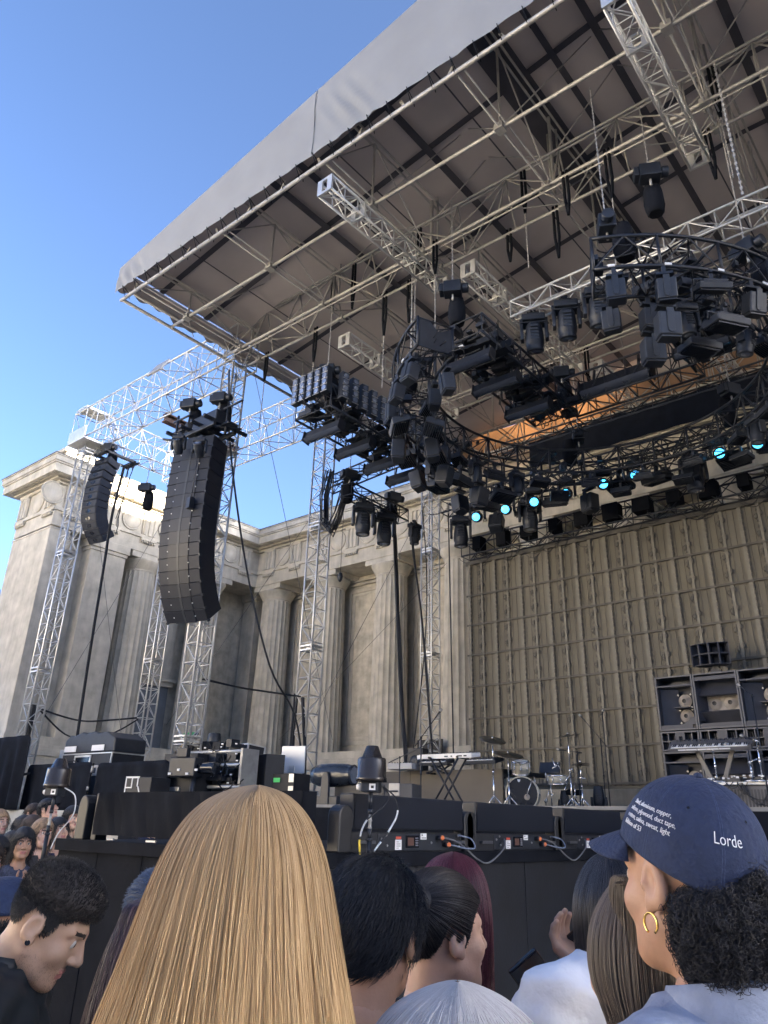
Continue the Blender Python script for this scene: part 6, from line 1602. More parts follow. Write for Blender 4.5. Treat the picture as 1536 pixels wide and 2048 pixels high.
def long_hair(t, hz, rows, n, m, mass, r0=.0006, phi=(-2.0, 2.0), clumps=70, wave=.02, rough_=.012, fly=.03, k_=22, lj=.12, inner=.90, seed=1):
    rg = np.random.default_rng(seed); rows = smooth_rows(rows); rows[:, 0] += hz+.026
    zt = rows[0, 0]; rows[:, 0] = np.where(rows[:, 1] < .05, np.maximum(rows[:, 0], zt-9.0*rows[:, 1]**2), rows[:, 0])
    nu, nv = 64, 30; U, Vv = np.meshgrid(np.linspace(phi[0], phi[1], nu), np.linspace(0, .985, nv))
    A = surf_pt(rows, U, Vv, inner-.0*U); B = surf_pt(rows, U, Vv, .55+0*U)
    V = np.concatenate([A.reshape(-1, 3), B.reshape(-1, 3)]); q = []
    for j in range(nv-1):
        for i in range(nu-1):
            a = j*nu+i; q.append((a, a+nu, a+nu+1, a+1)); b = nu*nv+a; q.append((b, b+1, b+nu+1, b+nu))
    for i in range(nu-1): a = (nv-1)*nu+i; b = nu*nv+a; q.append((a, b, b+1, a+1))
    for j in range(nv-1):
        for i in (0, nu-1): a = j*nu+i; b = nu*nv+a; q.append((a, a+nu, b+nu, b) if i else (a, b, b+nu, a+nu))
    o = link('hair', np_mesh('hair', V, np.array(q), [mass]), None, t)
    cp = rg.uniform(phi[0], phi[1], clumps); ci = rg.integers(0, clumps, n); loose = rg.random(n) < .45
    ph0 = np.where(loose, rg.uniform(phi[0], phi[1], n), cp[ci]+rg.normal(0, .085, n))
    T = np.linspace(0, 1, k_)[None, :]*(1-lj*rg.random(n))[:, None]
    rho = (1.01-.13*rg.random(n)**1.5)[:, None]+fly*(rg.random(n) < .06)[:, None]*T*rg.random(n)[:, None]*1.5
    cl_w = rg.normal(0, 1, clumps)[ci][:, None]; own = rg.normal(0, 1, n)[:, None]
    ph = ph0[:, None]+wave*cl_w*np.sin(T*5+cl_w*3)+rough_*own*np.sin(T*7+own*5)*T*1.5+.04*cl_w*T
    q1, q2, q3 = rg.normal(0, 1, (3, n, 1)); ph = ph+T*(.020*q1*np.sin(2.1*T+q2*3)+.012*q2*np.sin(5.3*T+q3*3)+.007*q3*np.sin(11*T+q1*3))*(1+wave*12)
    rho = rho+.018*np.sin(T*8+cl_w*4)*T+.007*np.sin(ci[:, None]*1.7+T*3)
    P = surf_pt(rows, np.clip(ph, phi[0]-.15, phi[1]+.15), T, rho)
    strands(o, 'hair_strands', P, r0, m); return o
def scalp_hair(t, inhead, n, L, m, mass, mat_dir, r0=.0007, t_=.012, shell=None, region=None, curl=0., lift=.35, k_=7, seed=2, ljit=.5, hs=1.):
    """short hair rooted over the scalp; mat_dir(P)->flow direction"""
    rg = np.random.default_rng(seed); V, F = shell or (SHV, SHF)
    o = inhead(np_mesh('hair', V, F, [mass]), 'hair')
    u = rg.normal(size=(n*3, 3)); u /= np.linalg.norm(u, axis=1)[:, None]; P0 = u*np.array([.079+t_*.6, .098+t_*.6, .090+t_*.6])+np.array([0, .012, .035])
    ok = short_field(P0[:, None].astype(np.float32), .03)[:, 0] < 0 if region is None else region(P0)
    P0 = P0[ok][:n]; N_ = (P0-np.array([0, .012, .035]))/np.array([.079, .098, .09])**2; N_ /= np.linalg.norm(N_, axis=1)[:, None]
    D = mat_dir(P0); D = D-N_*(D*N_).sum(1)[:, None]; D /= np.linalg.norm(D, axis=1)[:, None]+1e-9
    n = len(P0); Ln = L*(1-ljit*rg.random(n)); jit = rg.normal(0, .25, (n, 3)); T = np.linspace(0, 1, k_)
    P = np.zeros((n, k_, 3)); P[:, 0] = P0
    d = N_*lift*2.2+D+jit*.6; d /= np.linalg.norm(d, axis=1)[:, None]
    cph = rg.random(n)*6.28
    side = np.cross(N_, D)
    for i in range(1, k_):
        d = d+D*.35-np.array([0, 0, .12])*(L > .03); d /= np.linalg.norm(d, axis=1)[:, None]
        P[:, i] = P[:, i-1]+d*(Ln/(k_-1))[:, None]
        if curl: P[:, i] += (side*np.cos(cph+i*1.5)[:, None]+N_*np.sin(cph+i*1.5)[:, None])*curl
    strands(o, 'hair_strands', P, r0, m); return o
def heading(v): return math.atan2(v[0], -v[1])
BROWNH = hair_mat('dark brown hair', [(.016, .012, .011), (.03, .022, .02), (.05, .038, .034)]); BLACKH = hair_mat('black hair', [(.007, .008, .011), (.013, .014, .018), (.028, .03, .038)])
DKMASS = M('dark hair base', (.010, .009, .010), .6)
def fuzz(o, V, F, n, L, m, dirv, r0, seed, curl=.005, k_=12, jit=.5, nw=.7, ok=None, ljit=.5):
    """curly strands rooted on a mesh"""
    rg = np.random.default_rng(seed); tri = V[F]; A = np.linalg.norm(np.cross(tri[:, 2]-tri[:, 0], tri[:, 3]-tri[:, 1]), axis=1); fi = rg.choice(len(F), n*2, p=A/A.sum())
    Nn = np.cross(tri[:, 2]-tri[:, 0], tri[:, 3]-tri[:, 1]); Nn /= np.linalg.norm(Nn, axis=1)[:, None]+1e-9
    w = rg.random((n*2, 4)); w /= w.sum(1)[:, None]; P0 = (tri[fi]*w[..., None]).sum(1); Nn = Nn[fi]
    if ok is not None: g = ok(P0); P0, Nn = P0[g], Nn[g]
    P0, Nn = P0[:n], Nn[:n]; n = len(P0)
    d = Nn*nw+np.array(dirv)+rg.normal(0, jit, (n, 3)); d /= np.linalg.norm(d, axis=1)[:, None]; sA = np.cross(d, rg.normal(size=(n, 3))); sA /= np.linalg.norm(sA, axis=1)[:, None]; sB = np.cross(d, sA)
    Ln = L*(1-ljit*rg.random(n)); ph = rg.random(n)*6.28; P = np.zeros((n, k_, 3)); base = P0.copy(); P[:, 0] = P0
    for i in range(1, k_):
        d = d+np.array(dirv)*.12; d /= np.linalg.norm(d, axis=1)[:, None]; base = base+d*(Ln/(k_-1))[:, None]; a = ph+i*1.7; amp = curl*min(1, i/2)
        P[:, i] = base+(sA*np.cos(a)[:, None]+sB*np.sin(a)[:, None])*amp
    strands(o, 'hair_strands', P, r0, m)
# ---- the near crowd
# 1 long blonde hair, seen from behind
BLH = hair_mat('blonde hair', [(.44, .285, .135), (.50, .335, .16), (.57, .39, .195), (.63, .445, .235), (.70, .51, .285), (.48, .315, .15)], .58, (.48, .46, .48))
BLM = M('blonde hair base', (.34, .20, .09), .6, var=.4, scale=26, stretch=(6, 6, .3))
t, ih = person('person with long straight blonde hair seen from behind', (-.718, .63), 1.544, heading((-.55, .84)), 'light', shirt=M('grey top', (.10, .10, .12), .85), sleeve=1.9, eyes=False)
rows = [(.118, .004, .004, .004, -.005, .012), (.112, .034, .045, .04, -.003, .012), (.098, .056, .072, .06, 0, .012), (.078, .072, .092, .075, 0, .012), (.052, .084, .105, .08, 0, .012), (.020, .093, .115, .08, 0, .014), (-.025, .102, .121, .07, 0, .018), (-.075, .114, .125, .05, 0, .022), (-.13, .128, .127, .04, .002, .026), (-.20, .150, .125, .03, .004, .03), (-.30, .172, .12, .03, .006, .03), (-.42, .185, .115, .03, .006, .03), (-.50, .18, .10, .03, .006, .03)]
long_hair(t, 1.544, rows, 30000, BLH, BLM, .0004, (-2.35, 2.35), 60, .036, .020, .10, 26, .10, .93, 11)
# 2 navy cap
NAVY = M('navy cotton', (.011, .023, .068), .85, var=.14, scale=60, bump=.25, bscale=160, sheen=.03)
CURLH = hair_mat('black curly hair', [(.006, .006, .009), (.010, .010, .014), (.022, .023, .030)], .45)
t, ih = person('person in a navy baseball cap with white lettering, gold hoop earring and pale denim shirt', (-.43, 1.20), 1.590, heading((-.90, .43)), 'tan', shirt=M('pale blue denim', (.24, .275, .36), .85, var=.12, scale=40, bump=.15, bscale=150), sleeve=1.95, w=1.0, hp=.02, hs=.98, eyes=True, lift=.05)
capman, cih = t, ih
ax_, p_ = grid((-.12, -.13, -.10), (.12, .14, .16), .006); CAPSH = surfnet(ax_, smax(short_field(p_, .010, .034), p_[..., 2]-.020+.0275*(1+p_[..., 1]/.11)-.06*np.exp(-(p_[..., 0]/.05)**2)*(p_[..., 1] > .04), .01))
def curl_region(P):
    z, y, x = P[:, 2], P[:, 1], np.abs(P[:, 0]); return (z < .020-.0275*(1+y/.11)+.05*np.exp(-(x/.035)**2)*(y > .05)) & ((y > .032) | ((y > -.074) & (z > .0))) & (z > -.085)
o = ih(np_mesh('hair', *CAPSH, [DKMASS]), 'hair'); fuzz(o, *CAPSH, 3600, .034, CURLH, (0, .15, -.35), .0008, 5, .005, 12, .5, .6, curl_region)
NAPE = surfnet(*(lambda g_: (g_[0], smax(smax(g_[1][..., 2]-.016+.0275*(1+g_[1][..., 1]/.11)-.045*np.exp(-(g_[1][..., 0]/.05)**2), -9, .001), smax(smin(sd_ell(g_[1], (0, .062, -.045), (.080, .060, .072)), sd_ell(g_[1], (0, .072, -.09), (.064, .042, .05)), .03), -(g_[1][..., 1]-.032-.25*(g_[1][..., 2]+.05)), .01), .01)))(grid((-.11, -.02, -.17), (.11, .17, .06), .007)))
o = ih(np_mesh('nape_hair', *NAPE, [DKMASS]), 'nape_hair')
fuzz(o, *NAPE, 8500, .026, CURLH, (0, .10, -.45), .0007, 3, .0050, 12, .45, .5)
# the cap itself: six panels, brim, button, back opening, embroidery
cp = cih(None, 'cap') if False else None
def cap_pt(a, s_, off=0.):
    """a = angle from the back (0) towards the left cheek (+), s_ = 0 at the button .. 1 at the rim"""
    c, sn = math.cos(a), math.sin(a); th = s_*(1.50+.36*((1+c)/2)**1.5); tau = .30
    st, ct = (math.sin(th), math.cos(th)) if th < PI/2 else (1., -(th-PI/2))
    y1, z1 = st**.94*c, ct
    return Vector(((.0885+off)*st**.94*sn, .010+(.112+off)*(y1*math.cos(tau)+z1*math.sin(tau)), .034+(.106+off)*(-y1*math.sin(tau)+z1*math.cos(tau))))
Ltilt = lambda v: v
capo = None
vs, fs = [], []; NA, NSg = 160, 44
for j in range(NSg+1):
    for i in range(NA):
        a = 2*PI*i/NA; s_ = j/NSg; sm_ = abs(((a*6/(2*PI)) % 1)-.5); off = -.0012*max(0, 1-(.5-sm_)/.03) if s_ > .05 else 0
        vs.append(cap_pt(a, max(.001, s_), off))
for j in range(NSg):
    for i in range(NA):
        a = 2*PI*(i+.5)/NA; aa = min(a, 2*PI-a); s_ = (j+.5)/NSg
        if (aa/.44)**2+((1.02-s_)/.23)**2 < 1: continue       # back opening
        fs.append((j*NA+i, j*NA+(i+1) % NA, (j+1)*NA+(i+1) % NA, (j+1)*NA+i))
q = MB(); q.add(vs, fs, True); capo = cih(q.mesh('cap'), 'cap'); capo.data.materials.append(NAVY)
md = capo.modifiers.new('thick', 'SOLIDIFY'); md.thickness = .003; md.offset = 0
def cpart(mb, name, m): o = mb.build(name, m, capo); return o
def brim(u, v):
    a = PI-1.12+2.24*u; e = cap_pt(a, .985, .001); ext = .078*math.sin(PI*u)**.55*v
    dr = Vector((math.sin(a)*.45, math.cos(a), 0)).normalized()
    z = e.z-.004-.012*v-.75*(e.x*1.05)**2/.09*.16*(v**1.0)-.004*v*v
    return (e.x+dr.x*ext, e.y+dr.y*ext, z)
q = MB(); q.add(*sheet(brim, 40, 10), True); o = cpart(q, 'brim', NAVY); md = o.modifiers.new('thick', 'SOLIDIFY'); md.thickness = .0035
q = MB(); q.lathe([(0, .008), (.006, .006), (.008, 0)], 12, None, cap_pt(0, 0.0)); cpart(q, 'button', NAVY)
q = MB()
for k_ in range(6):
    a = 2*PI*k_/6+PI/6
    for da in (-.018, .018): q.tube([cap_pt(a+da, .06+.93*i/16, .0012) for i in range(17)], .0006, 4, False)
cpart(q, 'seam_stitching', M('navy thread', (.03, .05, .12), .8))['kind'] = 'stuff'
for k_ in range(6):
    a = 2*PI*k_/6+PI/3; c = cap_pt(a, .47, .0012); nrm = (cap_pt(a, .47, .01)-c).normalized(); R = nrm.to_track_quat('Z', 'Y').to_matrix()
    q = MB(); q.lathe([(.0022, 0), (.0034, .0008), (.0038, 0)], 10, R, c, cap=False); cpart(q, 'eyelet', NAVY)
    q = MB(); q.lathe([(0, .0002), (.0022, .0002)], 8, R, c, cap=False); cpart(q, 'eyelet_hole', BLKC)
q = MB(); q.tube([cap_pt(-.42+.84*i/10, 1.0, .001) for i in range(11)], .007, 6); cpart(q, 'back_strap', NAVY)
THREAD = M('white thread', (.80, .81, .84), .7, var=.05)
def text_mesh(body, size, ext=.0006, shear=0., off=.0):
    fc = bpy.data.curves.new('lettering', 'FONT'); fc.body = body; fc.size = size; fc.extrude = ext; fc.shear = shear; fc.offset = off; fc.resolution_u = 3
    fo = bpy.data.objects.new('lettering', fc); COL.objects.link(fo); bpy.context.view_layer.update()
    me = bpy.data.meshes.new_from_object(fo.evaluated_get(bpy.context.evaluated_depsgraph_get())); bpy.data.objects.remove(fo); return me
def serif(me_v, size): return me_v
def embroider(body, size, a0, s0, slope=0., name='lettering', sx=1., off=.0012, shear=0.):
    """text starts at angle a0 (from the back, towards the left side), runs right (towards the back)"""
    me = text_mesh(body, size, .0007, shear, -size*.012); R_ = .100
    for v in me.vertices:
        x, y, z = v.co; x *= sx; a = a0-(x/R_); s_ = s0-(y-x*slope)/(.112*1.52)
        b = cap_pt(a, s_, .0012); b2 = cap_pt(a, s_, .0022); v.co = b+(b2-b).normalized()*(z+.0006)
    me.materials.clear(); me.materials.append(THREAD); o = link(name, me, None, capo); return o
for i, line in enumerate(('Steel, aluminum, copper,', 'silicon, plywood, duct tape,', 'cotton, saliva, sweat, light', 'Edition of 53')):
    embroider(line, .0102, 2.14, .66+.066*i, -.10, 'lettering', .86)
embroider('Lorde', .0195, .66, .66, -.05, 'lettering', .9)
# hoop earring in the near (left) ear
q = MB(); pts = [Vector((.004*0, .0125*math.sin(a), .0125*math.cos(a)-.012)) for a in [-2.6+5.2*i/24 for i in range(25)]]
q.tube([p_ if True else p_ for p_ in pts], .0017, 8); o = cih(q.mesh('hoop_earring'), 'hoop_earring', (.086, .004, -.040)); o.data.materials.append(M('gold', (.85, .55, .16), .22, 1., var=.05))
# collar of the denim shirt
q = MB(); n = 26
def collar(u, v): a = -2.5+5.0*u; r = .082+.020*v; return (r*math.sin(a), .045+r*.95*math.cos(a), 1.590-.100-.055*v-.03*(1-math.cos(a))*.5+.006*math.sin(u*20)*v)
q.add(*sheet(collar, 40, 5), True); o = q.build('collar', S.objects[capman.name].children[-1].data.materials[0] if False else bpy.data.materials['pale blue denim'], capman); md = o.modifiers.new('t', 'SOLIDIFY'); md.thickness = .004
q = MB(); q.tube([Vector(collar(i/40, .88)) for i in range(41)], .0010, 4); q.build('collar_seam', M('denim thread', (.55, .58, .66), .8), capman)
# 3 man in profile, short dark hair, ear plug
FADEH = hair_mat('short dark hair', [(.010, .010, .012), (.02, .019, .02), (.04, .038, .038)], .5)
t, ih = person('person with short dark faded hair, black ear plug and dark jacket, looking down', (-2.06, 1.105), 1.437, heading((.66, .68)), 'olive', shirt=M('dark green black jacket', (.012, .016, .020), .6, bump=.15, bscale=12), sleeve=1.95, w=1.08, hp=.52, eyes=True, lift=.07)
def top_region(P): return short_field(P[:, None].astype(np.float32), .03, .066, -.05)[:, 0] < 0
ax_, p_ = grid((-.12, -.13, -.10), (.12, .14, .17), .005)
def quiff(p):
    z = p[..., 2]; y = p[..., 1]; u = np.clip((z-.03)/.07, 0, 1); tt = .0035+.017*u*u*(3-2*u)+.008*np.clip((-y)/.09, 0, 1)*u
    f = short_field(p, .030, .066, -.045); return smax(f, skull(p, 0)-tt, .004)
FSH = surfnet(ax_, quiff(p_))
scalp_hair(t, ih, 7500, .010, FADEH, M('faded scalp', (.03, .025, .023), .8, var=.3, scale=60), lambda P: np.stack([0*P[:, 0], -.5-0*P[:, 0], -.5+0*P[:, 0]], 1), .0006, .003, FSH, lambda P: top_region(P) & (P[:, 2] < .10), .0, .5, 4, 7, .5)
fo = [c_ for c_ in t.children if c_.name.startswith('hair')][0]
fuzz(fo, *FSH, 7500, .013, FADEH, (0, .10, .25), .0006, 77, .0004, 6, .18, .45, lambda P: P[:, 2] > .032)
o = ih(MB().lathe([(.0062, -.004), (.0066, .0), (.0062, .004), (.0042, .0045), (.0038, 0)], 14, rot('Y', PI/2)).mesh('ear_plug'), 'ear_plug', (-.0835, .002, -.033)); o.data.materials.append(BLKG)
q = MB(); 
def jcollar(u, v): a = -2.4+4.8*u; r = .078+.012*v; return (r*math.sin(a), .05+r*math.cos(a), 1.437-.07-.07*v-.035*(1-math.cos(a))*.5)
q.add(*sheet(jcollar, 30, 4), True); o = q.build('collar', bpy.data.materials['dark green black jacket'], t); md = o.modifiers.new('t', 'SOLIDIFY'); md.thickness = .005
STUB = hair_mat('stubble', [(.02, .017, .015), (.04, .034, .03)], .6)
rg = np.random.default_rng(9); sel = (hc[:, 2] < -.045) & (hc[:, 2] > -.115) & (hc[:, 1] < .0) & (~H_LIP); Cn = hc[sel]; idx_ = rg.integers(0, len(Cn), 1500)
P0 = Cn[idx_]+rg.normal(0, .0015, (1500, 3)); nn_ = P0/np.linalg.norm(P0*np.array([1, 1, .3]), axis=1)[:, None]; P = np.stack([P0, P0+nn_*.0015+np.array([0, -.0003, -.0012])], 1)
ob = ih(None, 'beard_root') if False else None
bb = ih(MB().box((0, -.02, -.12), (.004, .004, .004)).mesh('stubble_root'), 'stubble'); bb.data.materials.append(skin('olive')); strands(bb, 'stubble_hair', P, .00015, STUB, .8)
# 4 red-violet long straight hair
REDH = hair_mat('wine red hair', [(.030, .008, .014), (.07, .016, .026), (.11, .028, .042), (.045, .012, .020)], .36)
REDM = M('wine red hair base', (.035, .010, .016), .6, var=.3, scale=20, stretch=(6, 6, .3))
t, ih = person('person with long straight wine red hair seen from behind', (-1.27, 1.822), 1.452, heading((-.35, .93)), 'light', shirt=M('black top', (.012, .012, .015), .9), sleeve=.4, eyes=False)
rows = [(.112, .004, .004, .004, 0, .012), (.105, .035, .045, .04, 0, .012), (.085, .066, .085, .07, 0, .012), (.045, .086, .108, .08, 0, .012), (-.01, .097, .118, .07, 0, .016), (-.08, .100, .120, .05, 0, .02), (-.18, .104, .118, .03, .003, .026), (-.30, .108, .112, .03, .004, .03), (-.40, .10, .10, .03, .004, .03)]
q = MB(); q.tube(spline([(-.125, -.06, 1.12), (-.12, -.03, 1.215), (-.12, .03, 1.245), (-.125, .10, 1.20), (-.12, .14, 1.08)]), .008, 8); q.build('white_strap', WHT, t)
long_hair(t, 1.452, rows, 7000, REDH, REDM, .0006, (-2.2, 2.2), 60, .012, .006, .03, 20, .10, .94, 12)
# 5 dark hair pulled into a ponytail
PONYH = hair_mat('brown black hair', [(.014, .012, .012), (.028, .024, .024), (.048, .042, .042)], .38)
t, ih = person('person with dark hair tied in a high ponytail, right ear showing', (-1.185, 1.63), 1.425, heading((.0, 1.0)), 'light', shirt=M('dark top', (.016, .015, .018), .9), sleeve=.5, eyes=False, hy=-.35)
tie = np.array([-.045, .108, .075]); rg = np.random.default_rng(21); n = 5200
o = ih(np_mesh('hair', *surfnet(*(lambda g_: (g_[0], smin(short_field(g_[1], .013, .07, -.075), sd_ell(g_[1], tie-np.array([0, .012, .0]), (.022, .022, .022)), .02)))(grid((-.12, -.13, -.11), (.12, .17, .16), .006))), [DKMASS]), 'hair')
u = rg.normal(size=(n*3, 3)); u /= np.linalg.norm(u, axis=1)[:, None]; P0 = u*np.array([.089, .108, .100])+np.array([0, .012, .035]); P0 = P0[short_field(P0[:, None].astype(np.float32), .03, .07, -.075)[:, 0] < 0][:n]; n = len(P0)
T = np.linspace(0, 1, 9); P = P0[:, None]*(1-T[None, :, None])+tie*T[None, :, None]; Cc = np.array([0, .012, .035]); E_ = np.array([.0905, .1095, .1015])
kx = np.linalg.norm((P-Cc)/E_, axis=-1)[..., None]; P = Cc+(P-Cc)/np.minimum(kx, 1.0)+0*P; P += rg.normal(0, .0009, (n, 1, 3)); strands(o, 'hair_strands', P, .0006, PONYH)
n = 900; T = np.linspace(0, 1, 12); jx = rg.normal(0, 1, (n, 1, 2))
P = np.stack([tie[0]-.03*T-.015*T*T, tie[1]+.045*np.sin(T*2.2), tie[2]+.018*np.sin(T*2.5)-.12*T*T], 1)[None]+np.concatenate([jx[..., :1]*(.008+.010*np.sin(T*3))[None, :, None], jx[..., 1:]*(.008+.010*np.sin(T*3))[None, :, None], 0*jx[..., :1]*T[None, :, None]], -1); strands(o, 'ponytail', P, .0007, PONYH)
# 6 tousled short black hair
t, ih = person('person with tousled short black hair between the blonde and the ponytail', (-1.115, 1.318), 1.452, heading((-.4, .92)), 'tan', shirt=M('black tee', (.012, .013, .016), .9), sleeve=.5, eyes=False)
ax_, p_ = grid((-.12, -.13, -.12), (.12, .15, .16), .006); TOU = surfnet(ax_, short_field(p_, .020, .066, -.085))
scalp_hair(t, ih, 7500, .062, BLACKH, M('blue black hair base', (.007, .008, .011), .6), lambda P: np.stack([.35+1.2*P[:, 0]*4, .7+0*P[:, 0], -.55+0*P[:, 0]], 1), .0006, .016, TOU, lambda P: short_field(P[:, None].astype(np.float32), .04, .066, -.085)[:, 0] < 0, .0012, .50, 9, 31, .5)
# 7 pale grey-white hair at the bottom edge
GREYH = hair_mat('ash white hair', [(.36, .34, .33), (.46, .44, .43), (.55, .53, .52), (.40, .38, .37)], .55)
t, ih = person('person with pale ash white hair, only the crown in view at the bottom', (-.549, .791), 1.346, heading((-.55, .84)), 'pink', shirt=M('grey jumper', (.2, .2, .22), .9), sleeve=1.9, eyes=False)
rows = [(.126, .004, .004, .004, 0, .0), (.120, .030, .04, .04, 0, .0), (.106, .062, .075, .07, 0, .004), (.082, .088, .096, .085, 0, .008), (.045, .102, .11, .085, 0, .012), (-.01, .11, .118, .07, 0, .016), (-.09, .112, .115, .05, 0, .02), (-.2, .108, .105, .03, 0, .03)]
long_hair(t, 1.346, rows, 12000, GREYH, M('ash hair base', (.40, .38, .38), .6, var=.2, scale=30), .00055, (-2.9, 2.9), 70, .09, .05, .10, 20, .25, .93, 13)
# 8 long dark hair, white T-shirt, holding a phone up
WT = M('white cotton', (.70, .73, .80), .85, var=.05, scale=20, bump=.5, bscale=16)
LDH = hair_mat('long dark hair', [(.010, .010, .013), (.018, .017, .02), (.036, .034, .038)], .33)
hz = 1.471; sh = hz-.13
hd8 = heading((-.75, .66)); pos8 = np.array((-.74, 1.62, 0.))
L8 = lambda p: tuple(rzm(-hd8) @ (np.array(p)-pos8))
wA, wB = (-.905, 1.825, 1.355), (-.925, 1.70, 1.315)
t, ih = person('person with long straight dark hair in a white T-shirt holding a phone', (-.74, 1.62), hz, hd8, 'tan', [((-.165, .04, sh), tuple(np.array(L8(wA))*.55+np.array((-.165, .04, sh))*.45+np.array((-.06, .0, -.13))), L8(wA)), ((.165, .04, sh), tuple(np.array(L8(wB))*.5+np.array((.165, .04, sh))*.5+np.array((.08, .03, -.14))), L8(wB))], ('grip', 'grip'), (PI*.2, PI*.9), WT, .62, .95, .9, eyes=False, res=.011, lift=.15)
rows = [(.115, .004, .004, .004, .008, .012), (.106, .034, .045, .04, .005, .012), (.085, .060, .085, .07, 0, .012), (.045, .082, .106, .08, 0, .012), (-.01, .093, .116, .07, 0, .014), (-.08, .090, .118, .05, 0, .018), (-.18, .076, .112, .03, .0, .024), (-.28, .062, .10, .03, .0, .03), (-.34, .05, .08, .03, .0, .03)]
long_hair(t, hz, rows, 5200, LDH, DKMASS, .0006, (-2.2, 2.2), 50, .012, .006, .03, 20, .12, .94, 14)
def phone(label, loc, R_, w=.075, h=.155, m=BLKG):
    t = thing('mobile_phone', label, 'phone', loc); t.rotation_euler = R_
    q = MB(); q.box((0, 0, 0), (w, .009, h)); q.build('case', m, t, .004)
    q = MB(); q.box((-.018, .006, h*.33), (.028, .004, .028)); q.build('camera_bump', BLKP, t, .002)
    q = MB(); q.box((0, -.0052, 0), (w*.92, .001, h*.93)); q.build('phone_screen', M('phone glass', (.02, .025, .035), .1), t)
    return t
# 9 brown ponytail with a scrunchie, mostly behind the capped person
BPH = hair_mat('ash brown hair', [(.05, .038, .030), (.09, .070, .055), (.15, .12, .098), (.035, .028, .024)], .4)
t, ih = person('person with ash brown hair gathered low in a dark scrunchie', (-.575, 1.36), 1.449, heading((-.35, .93)), 'light', shirt=M('dark tee', (.02, .02, .024), .9), sleeve=.5, eyes=False)
rows = [(.112, .004, .004, .004, 0, .012), (.103, .035, .045, .04, 0, .012), (.08, .058, .085, .07, 0, .012), (.04, .084, .105, .08, 0, .012), (-.02, .092, .112, .06, 0, .018), (-.07, .076, .10, .03, 0, .03), (-.11, .042, .07, .02, -.004, .05), (-.135, .020, .03, .02, -.008, .085), (-.145, .019, .022, .022, -.008, .092), (-.17, .028, .03, .03, -.008, .096), (-.23, .038, .035, .035, -.006, .098), (-.32, .034, .03, .03, -.004, .094), (-.40, .02, .02, .02, -.004, .09)]
long_hair(t, 1.449, rows, 4500, BPH, M('ash brown base', (.06, .048, .038), .6), .0006, (-2.6, 2.6), 50, .015, .012, .05, 26, .12, .93, 15)
q = MB(); pts = []
for i in range(25):
    a = 2*PI*i/24; pts.append(Vector((-.008+.027*math.sin(a), .093+.027*math.cos(a), 1.475-.143+.006*math.sin(a*5))))
q.tube(pts, [.013+.004*math.sin(i*2.4) for i in range(25)], 10); q.build('scrunchie', M('dark plum scrunchie', (.03, .022, .032), .9, bump=.5, bscale=60), t)
# 10 dark wine curly hair in front of the profile man
DRH = hair_mat('dark plum wavy hair', [(.014, .008, .012), (.032, .016, .022), (.06, .028, .036)], .42)
t, ih = person('person with dark plum wavy hair in front of the man looking down', (-1.33, .97), 1.384, heading((-.3, .95)), 'light', shirt=M('dark plum top', (.02, .014, .018), .9), sleeve=1.9, eyes=False)
rows = [(.115, .004, .004, .004, 0, .012), (.105, .03, .045, .04, 0, .012), (.08, .05, .085, .06, 0, .012), (.03, .062, .106, .07, 0, .012), (-.03, .072, .118, .06, -.004, .018), (-.10, .086, .125, .05, -.012, .024), (-.2, .105, .125, .03, -.02, .03), (-.32, .115, .12, .03, -.03, .03), (-.42, .10, .10, .03, -.03, .03)]
long_hair(t, 1.384, rows, 6500, DRH, DKMASS, .0006, (-2.4, 2.4), 45, .10, .07, .10, 26, .15, .90, 16)
# 11 navy beanie-like cap at the far left edge
t, ih = person('person in a plain navy cap at the left edge, seen from behind', (-2.66, 1.34), 1.345, heading((-.2, .97)), 'tan', shirt=M('black hoodie', (.015, .015, .02), .9), sleeve=1.9, eyes=False)
scalp_hair(t, ih, 2500, .05, BLACKH, DKMASS, lambda P: np.stack([0*P[:, 0], .3+0*P[:, 0], -.9+0*P[:, 0]], 1), .0007, .010, CAPSH, lambda P: (P[:, 2] < .02) & (P[:, 1] > .01) & (P[:, 2] > -.08), .001, .3, 7, 41, .4)
vs, fs = [], []
for j in range(13):
    for i in range(36):
        a = 2*PI*i/36; th = max(.002, j/12*1.55); vs.append((.091*math.sin(th)**.9*math.sin(a), .010+.110*math.sin(th)**.9*math.cos(a), .022+.105*math.cos(th)))
for j in range(12):
    for i in range(36): fs.append((j*36+i, j*36+(i+1) % 36, (j+1)*36+(i+1) % 36, (j+1)*36+i))
q = MB(); q.add(vs, fs, True); o = ih(q.mesh('navy_cap'), 'navy_cap'); o.data.materials.append(NAVY); md = o.modifiers.new('t', 'SOLIDIFY'); md.thickness = .004
# 12 blue dyed tuft behind the profile man
t, ih = person('person with short blue-dyed hair just beyond the man looking down', (-2.55, 1.86), 1.35, heading((.2, .95)), 'light', shirt=M('dark top 2', (.015, .015, .02), .9), eyes=False)
BLUEH = hair_mat('blue dyed hair', [(.03, .06, .13), (.05, .09, .18), (.02, .035, .07)], .45)
scalp_hair(t, ih, 4200, .055, BLUEH, M('blue hair base', (.02, .035, .07), .7), lambda P: np.stack([.8+0*P[:, 0], .2+0*P[:, 0], .1+0*P[:, 0]], 1), .0008, .012, (THV, THF), None, .002, .6, 8, 51, .5)
